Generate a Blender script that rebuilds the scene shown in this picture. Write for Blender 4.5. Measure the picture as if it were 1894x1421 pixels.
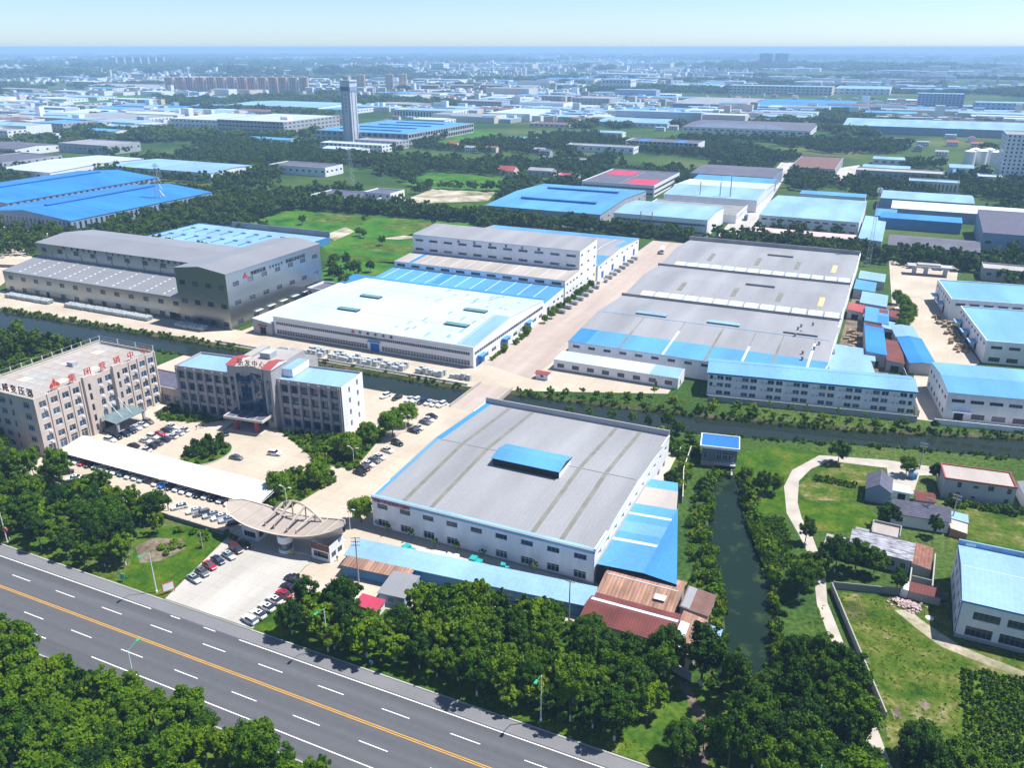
import bpy, bmesh, math, random
import numpy as np
from mathutils import Vector, Matrix

R = math.radians
rng = random.Random(7)
for o_ in list(bpy.data.objects):
    bpy.data.objects.remove(o_)
sc = bpy.context.scene
col = sc.collection

# ------------------------------------------------------------------ camera
# World axes follow the industrial estate's street grid: x along the highway, y away from it.
cam_d = bpy.data.cameras.new('camera')
cam = bpy.data.objects.new('camera', cam_d)
col.objects.link(cam)
cam.location = (0, 0, 120)
cam.rotation_euler = (R(90 - 22.106), 0, R(24.6))
cam_d.sensor_width = 36
cam_d.lens = 1535 / 1894 * 36
cam_d.clip_start = 1
cam_d.clip_end = 120000
sc.camera = cam
sc.render.resolution_x, sc.render.resolution_y = 1024, 769

# ------------------------------------------------------------------ sky, sun, exposure
SUN_EL, SUN_AZ = 61.0, 55.0            # degrees; azimuth clockwise from +y
w_ = bpy.data.worlds.new('World')
sc.world = w_
w_.use_nodes = True
nt = w_.node_tree
sky = nt.nodes.new('ShaderNodeTexSky')
sky.sky_type = 'NISHITA'
sky.sun_disc = False
sky.sun_elevation = R(SUN_EL)
sky.sun_rotation = R(SUN_AZ)
sky.altitude = 0
sky.air_density = 0.62
sky.dust_density = 0.4
sky.ozone_density = 4.5
bg = nt.nodes['Background']
nt.links.new(sky.outputs[0], bg.inputs[0])
bg.inputs[1].default_value = 0.108

sun_d = bpy.data.lights.new('sun', 'SUN')
sun_d.energy = 5.0
sun_d.angle = R(0.5)
sun_d.color = (1, 0.97, 0.92)
sun = bpy.data.objects.new('sun', sun_d)
col.objects.link(sun)
sv = Vector((math.sin(R(SUN_AZ)) * math.cos(R(SUN_EL)), math.cos(R(SUN_AZ)) * math.cos(R(SUN_EL)), math.sin(R(SUN_EL))))
sun.rotation_euler = (-sv).to_track_quat('-Z', 'Y').to_euler()
sun.location = sv * 400

vs = sc.view_settings
vs.view_transform = 'Standard'
vs.look = 'None'
vs.exposure = 0.7
vs.gamma = 1
vs.use_curve_mapping = False
sc.cycles.use_denoising = True
sc.cycles.max_bounces = 6
sc.cycles.diffuse_bounces = 3
sc.cycles.glossy_bounces = 3
sc.cycles.transparent_max_bounces = 8
sc.cycles.volume_bounces = 3
sc.cycles.caustics_reflective = False
sc.cycles.caustics_refractive = False
sc.cycles.sample_clamp_indirect = 4

# ------------------------------------------------------------------ materials
MATS = {}


def M(name, c, rough=.75, metal=0, var=.12, scale=.12, streak=None, seam=None, spec=.35, world=False, fine=.5, bump=0):
    """procedural surface: base colour broken up by two noises, optional streaks and seam relief"""
    if name in MATS:
        return MATS[name]
    m = bpy.data.materials.new(name)
    m.use_nodes = True
    n, l = m.node_tree.nodes, m.node_tree.links
    b = n['Principled BSDF']
    b.inputs['Roughness'].default_value = rough
    b.inputs['Metallic'].default_value = metal
    b.inputs['Specular IOR Level'].default_value = spec
    if world:
        src = n.new('ShaderNodeNewGeometry').outputs['Position']
    else:
        src = n.new('ShaderNodeTexCoord').outputs['Object']
    if streak:
        mp = n.new('ShaderNodeMapping')
        mp.inputs['Scale'].default_value = streak if len(streak) == 3 else (*streak, 1)
        l.new(src, mp.inputs[0])
        s2 = mp.outputs[0]
    else:
        s2 = src
    n1 = n.new('ShaderNodeTexNoise')
    n1.inputs['Scale'].default_value = scale
    n1.inputs['Detail'].default_value = 5
    l.new(s2, n1.inputs['Vector'])
    n2 = n.new('ShaderNodeTexNoise')
    n2.inputs['Scale'].default_value = scale * 14
    n2.inputs['Detail'].default_value = 3
    l.new(src, n2.inputs['Vector'])
    mx = n.new('ShaderNodeMix')
    mx.data_type = 'FLOAT'
    mx.inputs[0].default_value = fine * .5
    l.new(n1.outputs[0], mx.inputs[2])
    l.new(n2.outputs[0], mx.inputs[3])
    rp = n.new('ShaderNodeValToRGB')
    rp.color_ramp.elements[0].position = .32
    rp.color_ramp.elements[1].position = .68
    lo = [max(0, k * (1 - var)) for k in c]
    hi = [min(.95, k * (1 + var)) for k in c]
    rp.color_ramp.elements[0].color = (*lo, 1)
    rp.color_ramp.elements[1].color = (*hi, 1)
    l.new(mx.outputs[0], rp.inputs[0])
    l.new(rp.outputs[0], b.inputs['Base Color'])
    if name.startswith('yard'):
        bk = n.new('ShaderNodeTexBrick')
        bk.offset = 0
        bk.inputs['Scale'].default_value = 1
        bk.inputs['Brick Width'].default_value = 5.0
        bk.inputs['Row Height'].default_value = 4.5
        bk.inputs['Mortar Size'].default_value = .05
        bk.inputs['Mortar Smooth'].default_value = .3
        bk.inputs['Color1'].default_value = (1, 1, 1, 1)
        bk.inputs['Color2'].default_value = (.93, .93, .93, 1)
        bk.inputs['Mortar'].default_value = (.72, .70, .66, 1)
        l.new(src, bk.inputs['Vector'])
        ml = n.new('ShaderNodeMix')
        ml.data_type = 'RGBA'
        ml.blend_type = 'MULTIPLY'
        ml.inputs[0].default_value = 1
        l.new(rp.outputs[0], ml.inputs[6])
        l.new(bk.outputs[0], ml.inputs[7])
        l.new(ml.outputs[2], b.inputs['Base Color'])
    if seam:
        wv = n.new('ShaderNodeTexWave')
        wv.bands_direction = seam[0]
        wv.inputs['Scale'].default_value = .314 / seam[1]
        l.new(src, wv.inputs['Vector'])
        bp = n.new('ShaderNodeBump')
        bp.inputs['Strength'].default_value = seam[2] if len(seam) > 2 else .25
        bp.inputs['Distance'].default_value = .1
        l.new(wv.outputs[1], bp.inputs['Height'])
        l.new(bp.outputs[0], b.inputs['Normal'])
    elif bump:
        bp = n.new('ShaderNodeBump')
        bp.inputs['Strength'].default_value = bump
        bp.inputs['Distance'].default_value = .3
        l.new(n2.outputs[0], bp.inputs['Height'])
        l.new(bp.outputs[0], b.inputs['Normal'])
    if name.startswith('glass'):             # per-window base colour stands in for varied reflections and curtains
        oi = n.new('ShaderNodeObjectInfo')
        r2 = n.new('ShaderNodeValToRGB')
        e = r2.color_ramp.elements
        e[0].color = (*[k * .6 for k in c], 1)
        e[1].color = (.16, .19, .22, 1)
        e[1].position = 1
        q = e.new(.55)
        q.color = (*c, 1)
        q = e.new(.8)
        q.color = (c[0] * 2.2, c[1] * 2.4, c[2] * 2.4, 1)
        l.new(oi.outputs['Random'], r2.inputs[0])
        mm = n.new('ShaderNodeMix')
        mm.data_type = 'RGBA'
        mm.inputs[0].default_value = .7
        l.new(rp.outputs[0], mm.inputs[6])
        l.new(r2.outputs[0], mm.inputs[7])
        l.new(mm.outputs[2], b.inputs['Base Color'])
    MATS[name] = m
    return m


def patchwork(name, cols, scale=.02, world=True, rough=.9, fine=.25, bump=.4, warp=6):
    """ground cover: several colours through layered noise"""
    m = bpy.data.materials.new(name)
    m.use_nodes = True
    n, l = m.node_tree.nodes, m.node_tree.links
    b = n['Principled BSDF']
    b.inputs['Roughness'].default_value = rough
    b.inputs['Specular IOR Level'].default_value = .1
    src = n.new('ShaderNodeNewGeometry').outputs['Position']
    a = n.new('ShaderNodeTexNoise')
    a.inputs['Scale'].default_value = scale
    a.inputs['Detail'].default_value = 8
    a.inputs['Roughness'].default_value = .62
    l.new(src, a.inputs['Vector'])
    rp = n.new('ShaderNodeValToRGB')
    cr = rp.color_ramp
    k = len(cols)
    while len(cr.elements) < k:
        cr.elements.new(.5)
    for i, c in enumerate(cols):
        cr.elements[i].position = .34 + .34 * i / (k - 1)
        cr.elements[i].color = (*c, 1)
    l.new(a.outputs[0], rp.inputs[0])
    f = n.new('ShaderNodeTexNoise')
    f.inputs['Scale'].default_value = .9
    f.inputs['Detail'].default_value = 4
    l.new(src, f.inputs['Vector'])
    mr = n.new('ShaderNodeMapRange')
    mr.inputs[1].default_value = .3
    mr.inputs[2].default_value = .7
    mr.inputs[3].default_value = 1 - fine
    mr.inputs[4].default_value = 1 + fine
    l.new(f.outputs[0], mr.inputs[0])
    mu = n.new('ShaderNodeVectorMath')
    mu.operation = 'SCALE'
    l.new(rp.outputs[0], mu.inputs[0])
    l.new(mr.outputs[0], mu.inputs['Scale'])
    l.new(mu.outputs[0], b.inputs['Base Color'])
    if bump:
        bp = n.new('ShaderNodeBump')
        bp.inputs['Strength'].default_value = bump
        bp.inputs['Distance'].default_value = .25
        l.new(f.outputs[0], bp.inputs['Height'])
        l.new(bp.outputs[0], b.inputs['Normal'])
    MATS[name] = m
    return m


def leafmat(name, dark, mid, light):
    m = bpy.data.materials.new(name)
    m.use_nodes = True
    n, l = m.node_tree.nodes, m.node_tree.links
    b = n['Principled BSDF']
    b.inputs['Roughness'].default_value = .65
    b.inputs['Specular IOR Level'].default_value = .08
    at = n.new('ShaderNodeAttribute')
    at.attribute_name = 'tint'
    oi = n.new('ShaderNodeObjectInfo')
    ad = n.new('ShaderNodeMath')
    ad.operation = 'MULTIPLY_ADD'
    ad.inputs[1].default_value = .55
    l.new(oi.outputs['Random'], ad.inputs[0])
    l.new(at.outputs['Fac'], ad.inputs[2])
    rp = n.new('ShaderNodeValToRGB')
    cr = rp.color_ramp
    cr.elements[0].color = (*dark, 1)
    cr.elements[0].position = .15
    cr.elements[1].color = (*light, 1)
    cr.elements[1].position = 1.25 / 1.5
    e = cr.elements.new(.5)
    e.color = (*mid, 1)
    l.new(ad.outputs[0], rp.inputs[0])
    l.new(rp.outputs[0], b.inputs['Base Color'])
    tr = n.new('ShaderNodeBsdfTranslucent')
    l.new(rp.outputs[0], tr.inputs[0])
    ms = n.new('ShaderNodeMixShader')
    ms.inputs[0].default_value = .22
    l.new(b.outputs[0], ms.inputs[1])
    l.new(tr.outputs[0], ms.inputs[2])
    l.new(ms.outputs[0], n['Material Output'].inputs[0])
    MATS[name] = m
    return m


# painted walls, cladding, roofs
M('white', (.73, .74, .76), .7, var=.09, scale=.5, streak=(1, 1, .14))
M('whiteclad', (.77, .78, .80), .5, var=.05, scale=.1, seam=('X', 1.0, .15))
M('greywall', (.36, .37, .40), .7, var=.1)
M('bluewall', (.24, .31, .42), .6, var=.1)
M('deepbluewall', (.05, .20, .42), .55, var=.12)
M('metalclad', (.37, .39, .40), .30, metal=.92, var=.06, scale=.05, seam=('Z', .9, .08))
M('towergrey', (.52, .54, .58), .7, var=.08)
M('slateblue', (.11, .15, .19), .5, var=.15)
M('stone', (.50, .43, .385), .8, var=.08, scale=.3)
M('greystone', (.33, .315, .325), .8, var=.1, scale=.3)
M('cream', (.60, .55, .46), .8, var=.08)
M('brickred', (.36, .17, .12), .85, var=.15)
M('concrete', (.34, .33, .315), .85, var=.14)
M('darkconc', (.22, .22, .22), .85, var=.2)
M('parapet', (.27, .27, .28), .85, var=.15)
M('roofgrey', (.257, .26, .274), .6, var=.19, scale=.09, streak=(1, .16), seam=('X', 1.1, .14))
M('rooftan', (.36, .32, .29), .65, var=.2, scale=.09, streak=(1, .3))
M('roofsteel', (.32, .32, .33), .42, metal=.35, var=.09, scale=.05, seam=('X', 1.1, .10))
M('roofsteely', (.32, .32, .33), .42, metal=.35, var=.09, scale=.05, seam=('Y', 1.1, .10))
M('roofwhite', (.44, .52, .58), .45, var=.12, scale=.05, streak=(1, .3), seam=('X', 1.3, .06))
M('roofpale', (.215, .365, .52), .5, var=.22, scale=.06, streak=(1, .3), seam=('X', 1.1, .1))
M('roofblue', (.040, .20, .46), .5, var=.22, scale=.06, streak=(1, .3), seam=('X', 1.1, .1))
M('roofbluey', (.026, .185, .47), .5, var=.22, scale=.06, streak=(.3, 1), seam=('Y', 1.1, .1))
M('roofdeep', (.022, .15, .42), .5, var=.22, scale=.06, streak=(1, .3), seam=('X', 1.1, .1))
M('roofsky', (.082, .265, .50), .5, var=.22, scale=.06, streak=(1, .3), seam=('X', 1.1, .1))
M('roofmid', (.135, .315, .50), .5, var=.22, scale=.06, streak=(1, .3), seam=('X', 1.1, .1))
M('roofdark', (.10, .10, .13), .75, var=.2, scale=.1)
M('roofslate', (.09, .09, .13), .8, var=.3, scale=.6, seam=('Y', .45, .5))
M('roofsilver', (.34, .34, .38), .6, var=.75, scale=.5, streak=(1, 4), seam=('Y', .5, .4))
M('roofbrown', (.16, .085, .07), .8, var=.25, scale=.3)
M('roofclay', (.22, .10, .07), .85, var=.35, scale=.8, seam=('X', .8, .8))
M('roofred', (.30, .06, .06), .7, var=.15)
M('roofcrimson', (.42, .04, .09), .7, var=.15)
M('rust', (.30, .17, .12), .85, var=.55, scale=.5, streak=(1, .12), seam=('X', .9, .9))
M('rustdark', (.13, .035, .03), .8, var=.3, scale=.2, seam=('X', .7, .3))
M('skylight', (.19, .185, .155), .5, var=.2, scale=.3)
M('skylightwhite', (.55, .66, .72), .4, var=.08)
M('skylightyellow', (.55, .45, .22), .5, var=.15)
M('tealroof', (.10, .22, .24), .5, var=.15)
M('canopyglass', (.13, .19, .21), .15, var=.2, spec=.6)
M('frame', (.62, .63, .65), .5, var=.05)
M('darkframe', (.16, .17, .19), .5, var=.05)
M('blueframe', (.03, .16, .45), .5, var=.08)
M('glass', (.018, .030, .048), .07, var=.5, scale=.6, spec=.6)
M('glassblue', (.015, .05, .10), .05, var=.6, scale=.4, spec=.8)
M('bluedoor', (.015, .14, .48), .5, var=.1)
M('dark', (.015, .015, .018), .8, var=.2)
M('shutter', (.45, .46, .47), .5, var=.1)
M('steel', (.45, .46, .47), .4, metal=.6, var=.1)
M('whitepost', (.72, .72, .72), .4, var=.04)
M('galv', (.38, .42, .44), .5, metal=.2, var=.15, scale=.8)
M('galvlight', (.50, .55, .57), .5, metal=.2, var=.15, scale=.8)
M('redsign', (.48, .055, .045), .5, var=.08)
M('darksign', (.06, .01, .015), .5, var=.08)
M('blacksign', (.02, .02, .03), .5, var=.08)
M('canvas', (.70, .68, .64), .7, var=.03)
M('canopytan', (.33, .285, .25), .75, var=.12, scale=.3)
M('canopylight', (.44, .38, .32), .7, var=.08, scale=.3)
M('wood', (.30, .22, .14), .8, var=.3, scale=1)
M('bark', (.10, .075, .055), .9, var=.3, scale=2)
M('lime', (.62, .62, .58), .9, var=.1, scale=2)
M('lampgreen', (.04, .35, .16), .4, var=.05)
M('bannerred', (.50, .02, .05), .6, var=.1)
M('tealbox', (.02, .33, .34), .5, var=.08)
M('yellow', (.60, .40, .01), .5, var=.05)
M('redbrickpile', (.45, .33, .32), .9, var=.4, scale=2)
M('rail', (.55, .52, .48), .6, var=.1)
M('skin', (.45, .28, .2), .6, var=.03)
# ground covers
M('asphalt', (.085, .088, .098), .85, var=.22, scale=.05, streak=(.05, 8), world=True, fine=.4)
M('shoulder', (.165, .165, .175), .9, var=.12, scale=.08, world=True, fine=.6)
M('yard', (.45, .385, .305), .88, var=.16, scale=.05, world=True, fine=.45)
M('yardpink', (.39, .32, .28), .88, var=.16, scale=.09, streak=(1.6, .12), world=True, fine=.35)
M('yardwhite', (.42, .395, .36), .85, var=.20, scale=.09, streak=(1.2, .25), world=True, fine=.3)
M('track', (.40, .36, .31), .9, var=.2, scale=.2, world=True)
M('paintwhite', (.80, .80, .78), .7, var=.12, scale=.4, world=True)
M('paintyellow', (.62, .31, .01), .7, var=.15, scale=.4, world=True)
patchwork('land', [(.016, .044, .010), (.026, .064, .012), (.044, .086, .014), (.075, .108, .024), (.13, .125, .055)], .006, fine=.45)
patchwork('grass', [(.020, .060, .006), (.042, .095, .008), (.075, .125, .012), (.13, .15, .035)], .12, fine=.35)
patchwork('lawn', [(.020, .060, .003), (.036, .090, .003), (.062, .112, .004), (.11, .12, .02)], .15, fine=.25)
patchwork('crops', [(.016, .075, .006), (.034, .125, .006), (.055, .15, .008), (.11, .16, .03)], .05, fine=.3)
patchwork('drygrass', [(.020, .058, .004), (.050, .094, .007), (.100, .118, .022), (.25, .21, .12)], .14, fine=.35)
patchwork('mud', [(.07, .055, .04), (.13, .10, .075), (.20, .16, .12), (.10, .10, .05)], .2, fine=.3)
patchwork('bankgrass', [(.03, .05, .012), (.055, .075, .018), (.10, .09, .04), (.15, .12, .075)], .15, fine=.35)
patchwork('sandlot', [(.10, .12, .04), (.28, .25, .17), (.45, .40, .33), (.52, .47, .40)], .04, fine=.2)
leafmat('leaf', (.010, .040, .004), (.037, .108, .004), (.105, .190, .006))
leafmat('leafbright', (.022, .076, .003), (.066, .162, .003), (.145, .235, .006))
leafmat('leafdark', (.008, .028, .005), (.020, .066, .006), (.054, .122, .008))
leafmat('leafyellow', (.038, .085, .004), (.105, .180, .005), (.220, .280, .008))
leafmat('leaffar', (.010, .034, .006), (.032, .082, .007), (.085, .148, .009))


# ------------------------------------------------------------------ mesh helpers
class MB:
    """collects faces; build() links them as ONE mesh object"""

    def __init__(s):
        s.v, s.f, s.m, s.names = [], [], [], []

    def mi(s, mat):
        if mat not in s.names:
            s.names.append(mat)
        return s.names.index(mat)

    def poly(s, pts, mat):
        k = len(s.v)
        s.v += [tuple(p) for p in pts]
        s.f.append(tuple(range(k, k + len(pts))))
        s.m.append(s.mi(mat))

    def box(s, x0, y0, z0, x1, y1, z1, mat, top=None):
        k = len(s.v)
        s.v += [(x0, y0, z0), (x1, y0, z0), (x1, y1, z0), (x0, y1, z0), (x0, y0, z1), (x1, y0, z1), (x1, y1, z1), (x0, y1, z1)]
        i, t = s.mi(mat), s.mi(top or mat)
        for f, q in (((0, 3, 2, 1), i), ((4, 5, 6, 7), t), ((0, 1, 5, 4), i), ((1, 2, 6, 5), i), ((2, 3, 7, 6), i), ((3, 0, 4, 7), i)):
            s.f.append(tuple(k + a for a in f))
            s.m.append(q)

    def tube(s, a, b, r0, r1, mat, n=7, caps=True):
        a, b = Vector(a), Vector(b)
        d = (b - a).normalized()
        u = d.orthogonal().normalized()
        w = d.cross(u)
        k = len(s.v)
        i = s.mi(mat)
        for c, r in ((a, r0), (b, r1)):
            for j in range(n):
                t = 2 * math.pi * j / n
                s.v.append(tuple(c + (u * math.cos(t) + w * math.sin(t)) * r))
        for j in range(n):
            s.f.append((k + j, k + (j + 1) % n, k + n + (j + 1) % n, k + n + j))
            s.m.append(i)
        if caps:
            s.f.append(tuple(k + n + j for j in range(n)))
            s.m.append(i)
            s.f.append(tuple(k + n - 1 - j for j in range(n)))
            s.m.append(i)

    def prism(s, pts, z0, z1, mat, top=None):
        """vertical prism over a counter-clockwise outline; z1 may be a list"""
        n = len(pts)
        zt = z1 if isinstance(z1, (list, tuple)) else [z1] * n
        k = len(s.v)
        s.v += [(p[0], p[1], z0) for p in pts] + [(p[0], p[1], zt[i]) for i, p in enumerate(pts)]
        i, t = s.mi(mat), s.mi(top or mat)
        s.f.append(tuple(k + n - 1 - j for j in range(n)))
        s.m.append(i)
        s.f.append(tuple(k + n + j for j in range(n)))
        s.m.append(t)
        for j in range(n):
            s.f.append((k + j, k + (j + 1) % n, k + n + (j + 1) % n, k + n + j))
            s.m.append(i)

    def ball(s, c, r, mat, seg=8, rings=5, sq=1.0):
        k = len(s.v)
        i = s.mi(mat)
        for a in range(rings + 1):
            ph = math.pi * a / rings
            for b_ in range(seg):
                t = 2 * math.pi * b_ / seg
                s.v.append((c[0] + r * math.sin(ph) * math.cos(t), c[1] + r * math.sin(ph) * math.sin(t), c[2] + r * sq * math.cos(ph)))
        for a in range(rings):
            for b_ in range(seg):
                s.f.append((k + a * seg + b_, k + (a + 1) * seg + b_, k + (a + 1) * seg + (b_ + 1) % seg, k + a * seg + (b_ + 1) % seg))
                s.m.append(i)

    def mesh(s, name):
        me = bpy.data.meshes.new(name)
        me.from_pydata(s.v, [], s.f)
        for nme in s.names:
            me.materials.append(MATS[nme])
        me.polygons.foreach_set('material_index', s.m)
        me.update()
        return me

    def build(s, name, parent=None, loc=(0, 0, 0), rz=0):
        return ob(name, s.mesh(name), parent, loc, rz)


def ob(name, me, parent=None, loc=(0, 0, 0), rz=0):
    o = bpy.data.objects.new(name, me)
    col.objects.link(o)
    o.location = loc
    o.rotation_euler = (0, 0, rz)
    if parent:
        o.parent = parent
    return o


def tag(o, label=None, cat=None, group=None, kind=None):
    if label:
        o['label'] = label
    if cat:
        o['category'] = cat
    if group:
        o['group'] = group
    if kind:
        o['kind'] = kind
    return o


def thing(name, label, cat, loc=(0, 0, 0), rz=0, group=None):
    return tag(ob(name, None, None, loc, rz), label, cat, group)


def copy_tree(o, parent=None):
    c = o.copy()
    col.objects.link(c)
    c.parent = parent
    for ch in o.children:
        copy_tree(ch, c)
    return c


def box_part(name, parent, x0, y0, z0, x1, y1, z1, mat, top=None):
    b = MB()
    b.box(x0, y0, z0, x1, y1, z1, mat, top)
    return b.build(name, parent)


def tri_fill(outer, holes=()):
    bm = bmesh.new()
    for ring in (outer, *holes):
        vs_ = [bm.verts.new((p[0], p[1], 0)) for p in ring]
        for i in range(len(vs_)):
            bm.edges.new((vs_[i], vs_[(i + 1) % len(vs_)]))
    bmesh.ops.triangle_fill(bm, edges=bm.edges[:], use_beauty=True, normal=(0, 0, 1))
    return bm


def sheet(name, pts, z, mat, holes=(), kind='structure', label=None, cat=None):
    bm = tri_fill(pts, holes)
    for v in bm.verts:
        v.co.z = z
    bmesh.ops.recalc_face_normals(bm, faces=bm.faces[:])
    for f in bm.faces:
        if f.normal.z < 0:
            f.normal_flip()
    me = bpy.data.meshes.new(name)
    bm.to_mesh(me)
    bm.free()
    me.materials.append(MATS[mat])
    return tag(ob(name, me), label, cat, kind=kind)


def rect(x0, y0, x1, y1):
    return [(x0, y0), (x1, y0), (x1, y1), (x0, y1)]


def inside(p, poly):
    x, y = p
    r = False
    j = len(poly) - 1
    for i in range(len(poly)):
        xi, yi = poly[i]
        xj, yj = poly[j]
        if (yi > y) != (yj > y) and x < (xj - xi) * (y - yi) / (yj - yi) + xi:
            r = not r
        j = i
    return r


KEEP_OUT = []          # outlines where no tree may grow


def footprint(x, y, w, d, rz, m=2.5):
    c, s = math.cos(rz), math.sin(rz)
    KEEP_OUT.append([(x + c * u - s * v, y + s * u + c * v) for u, v in ((-m, -m), (w + m, -m), (w + m, d + m), (-m, d + m))])


# ------------------------------------------------------------------ windows and buildings
WIN = {}
ROOF = {}             # last roof built for a thing; sheets, seams and vents are its sub-parts


def win_mesh(w, h, style):
    key = (round(w, 2), round(h, 2), style)
    if key in WIN:
        return WIN[key]
    b = MB()
    fr = {'d': 'darkframe', 'b': 'blueframe'}.get(style[0], 'frame')
    gl = 'glassblue' if 'g' in style else 'glass'
    t = min(.09, w * .06)
    if 's' in style:                       # far away: pane with a thin surround
        b.box(-w / 2, .0, 0, w / 2, .06, h, gl)
        b.box(-w / 2, -.03, 0, w / 2, 0, .12, fr)
    else:
        b.box(-w / 2, .05, 0, w / 2, .08, h, gl)
        b.box(-w / 2, 0, 0, -w / 2 + t, .1, h, fr)
        b.box(w / 2 - t, 0, 0, w / 2, .1, h, fr)
        b.box(-w / 2 + t, 0, 0, w / 2 - t, .1, t, fr)
        b.box(-w / 2 + t, 0, h - t, w / 2 - t, .1, h, fr)
        n = max(1, round(w / 1.0))
        for i in range(1, n):
            x = -w / 2 + w * i / n
            b.box(x - t * .45, .01, t, x + t * .45, .09, h - t, fr)
        if h > 1.7:
            b.box(-w / 2 + t, .012, h * .68, w / 2 - t, .088, h * .68 + t * .8, fr)
    WIN[key] = b.mesh('window')
    return WIN[key]


DOOR = {}


def door_mesh(w, h, mat):
    key = (w, h, mat)
    if key not in DOOR:
        b = MB()
        n = 2 if w > 1.6 else 1
        for i in range(n):
            b.box(-w / 2 + w * i / n + .03, .0, 0, -w / 2 + w * (i + 1) / n - .03, .12, h - .04, mat)
        b.box(-w / 2, .02, h - .04, w / 2, .1, h, mat)
        DOOR[key] = b.mesh('door')
    return DOOR[key]


def row(n, w, h, z, m0=2., m1=2., style='w', skip=()):
    """n windows of w x h with sill z, spread between margins"""
    return ('row', n, w, h, z, m0, m1, style, skip)


def at(u, w, h, z, style='w'):
    return ('at', u, w, h, z, style)


def openings(spec, W):
    out = []
    for s in spec:
        if s[0] == 'row':
            _, n, w, h, z, m0, m1, st, skip = s
            for i in range(n):
                if i in skip:
                    continue
                u = m0 + w / 2 + (W - m0 - m1 - w) * (i / (n - 1) if n > 1 else .5)
                out.append((u, w, h, z, st))
        else:
            out.append(s[1:])
    return out


def facade(b, o, u, nrm, W, H, holes, mat, dep, z00=0):
    """wall rectangle with real openings and reveals; o origin, u along, nrm outward"""
    def P(a, z, d=0):
        return (o[0] + u[0] * a - nrm[0] * d, o[1] + u[1] * a - nrm[1] * d, z)
    zs = sorted({z00, H, *[h[3] for h in holes], *[h[3] + h[2] for h in holes]})
    for z0, z1 in zip(zs, zs[1:]):
        zm = (z0 + z1) / 2
        cut = sorted((h[0] - h[1] / 2, h[0] + h[1] / 2) for h in holes if h[3] < zm < h[3] + h[2])
        a = 0
        for c0, c1 in cut:
            if c0 > a + 1e-4:
                b.poly([P(a, z0), P(c0, z0), P(c0, z1), P(a, z1)], mat)
            a = c1
        if a < W - 1e-4:
            b.poly([P(a, z0), P(W, z0), P(W, z1), P(a, z1)], mat)
    for (c, w, h, z, st) in holes:
        a0, a1 = c - w / 2, c + w / 2
        b.poly([P(a0, z), P(a1, z), P(a1, z, dep), P(a0, z, dep)], mat)
        b.poly([P(a0, z + h, dep), P(a1, z + h, dep), P(a1, z + h), P(a0, z + h)], mat)
        b.poly([P(a0, z), P(a0, z, dep), P(a0, z + h, dep), P(a0, z + h)], mat)
        b.poly([P(a1, z, dep), P(a1, z), P(a1, z + h), P(a1, z + h, dep)], mat)


def fill_openings(root, o, u, nrm, holes, dep, z_off=0):
    ang = math.atan2(u[1], u[0])
    for (c, w, h, z, st) in holes:
        p = (o[0] + u[0] * c - nrm[0] * (dep - .02), o[1] + u[1] * c - nrm[1] * (dep - .02), z + z_off)
        if st.startswith('door'):
            ob('door', door_mesh(w, h, st.split(':')[1]), root, p, ang)
        else:
            ob('window', win_mesh(w, h, st), root, p, ang)


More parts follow.
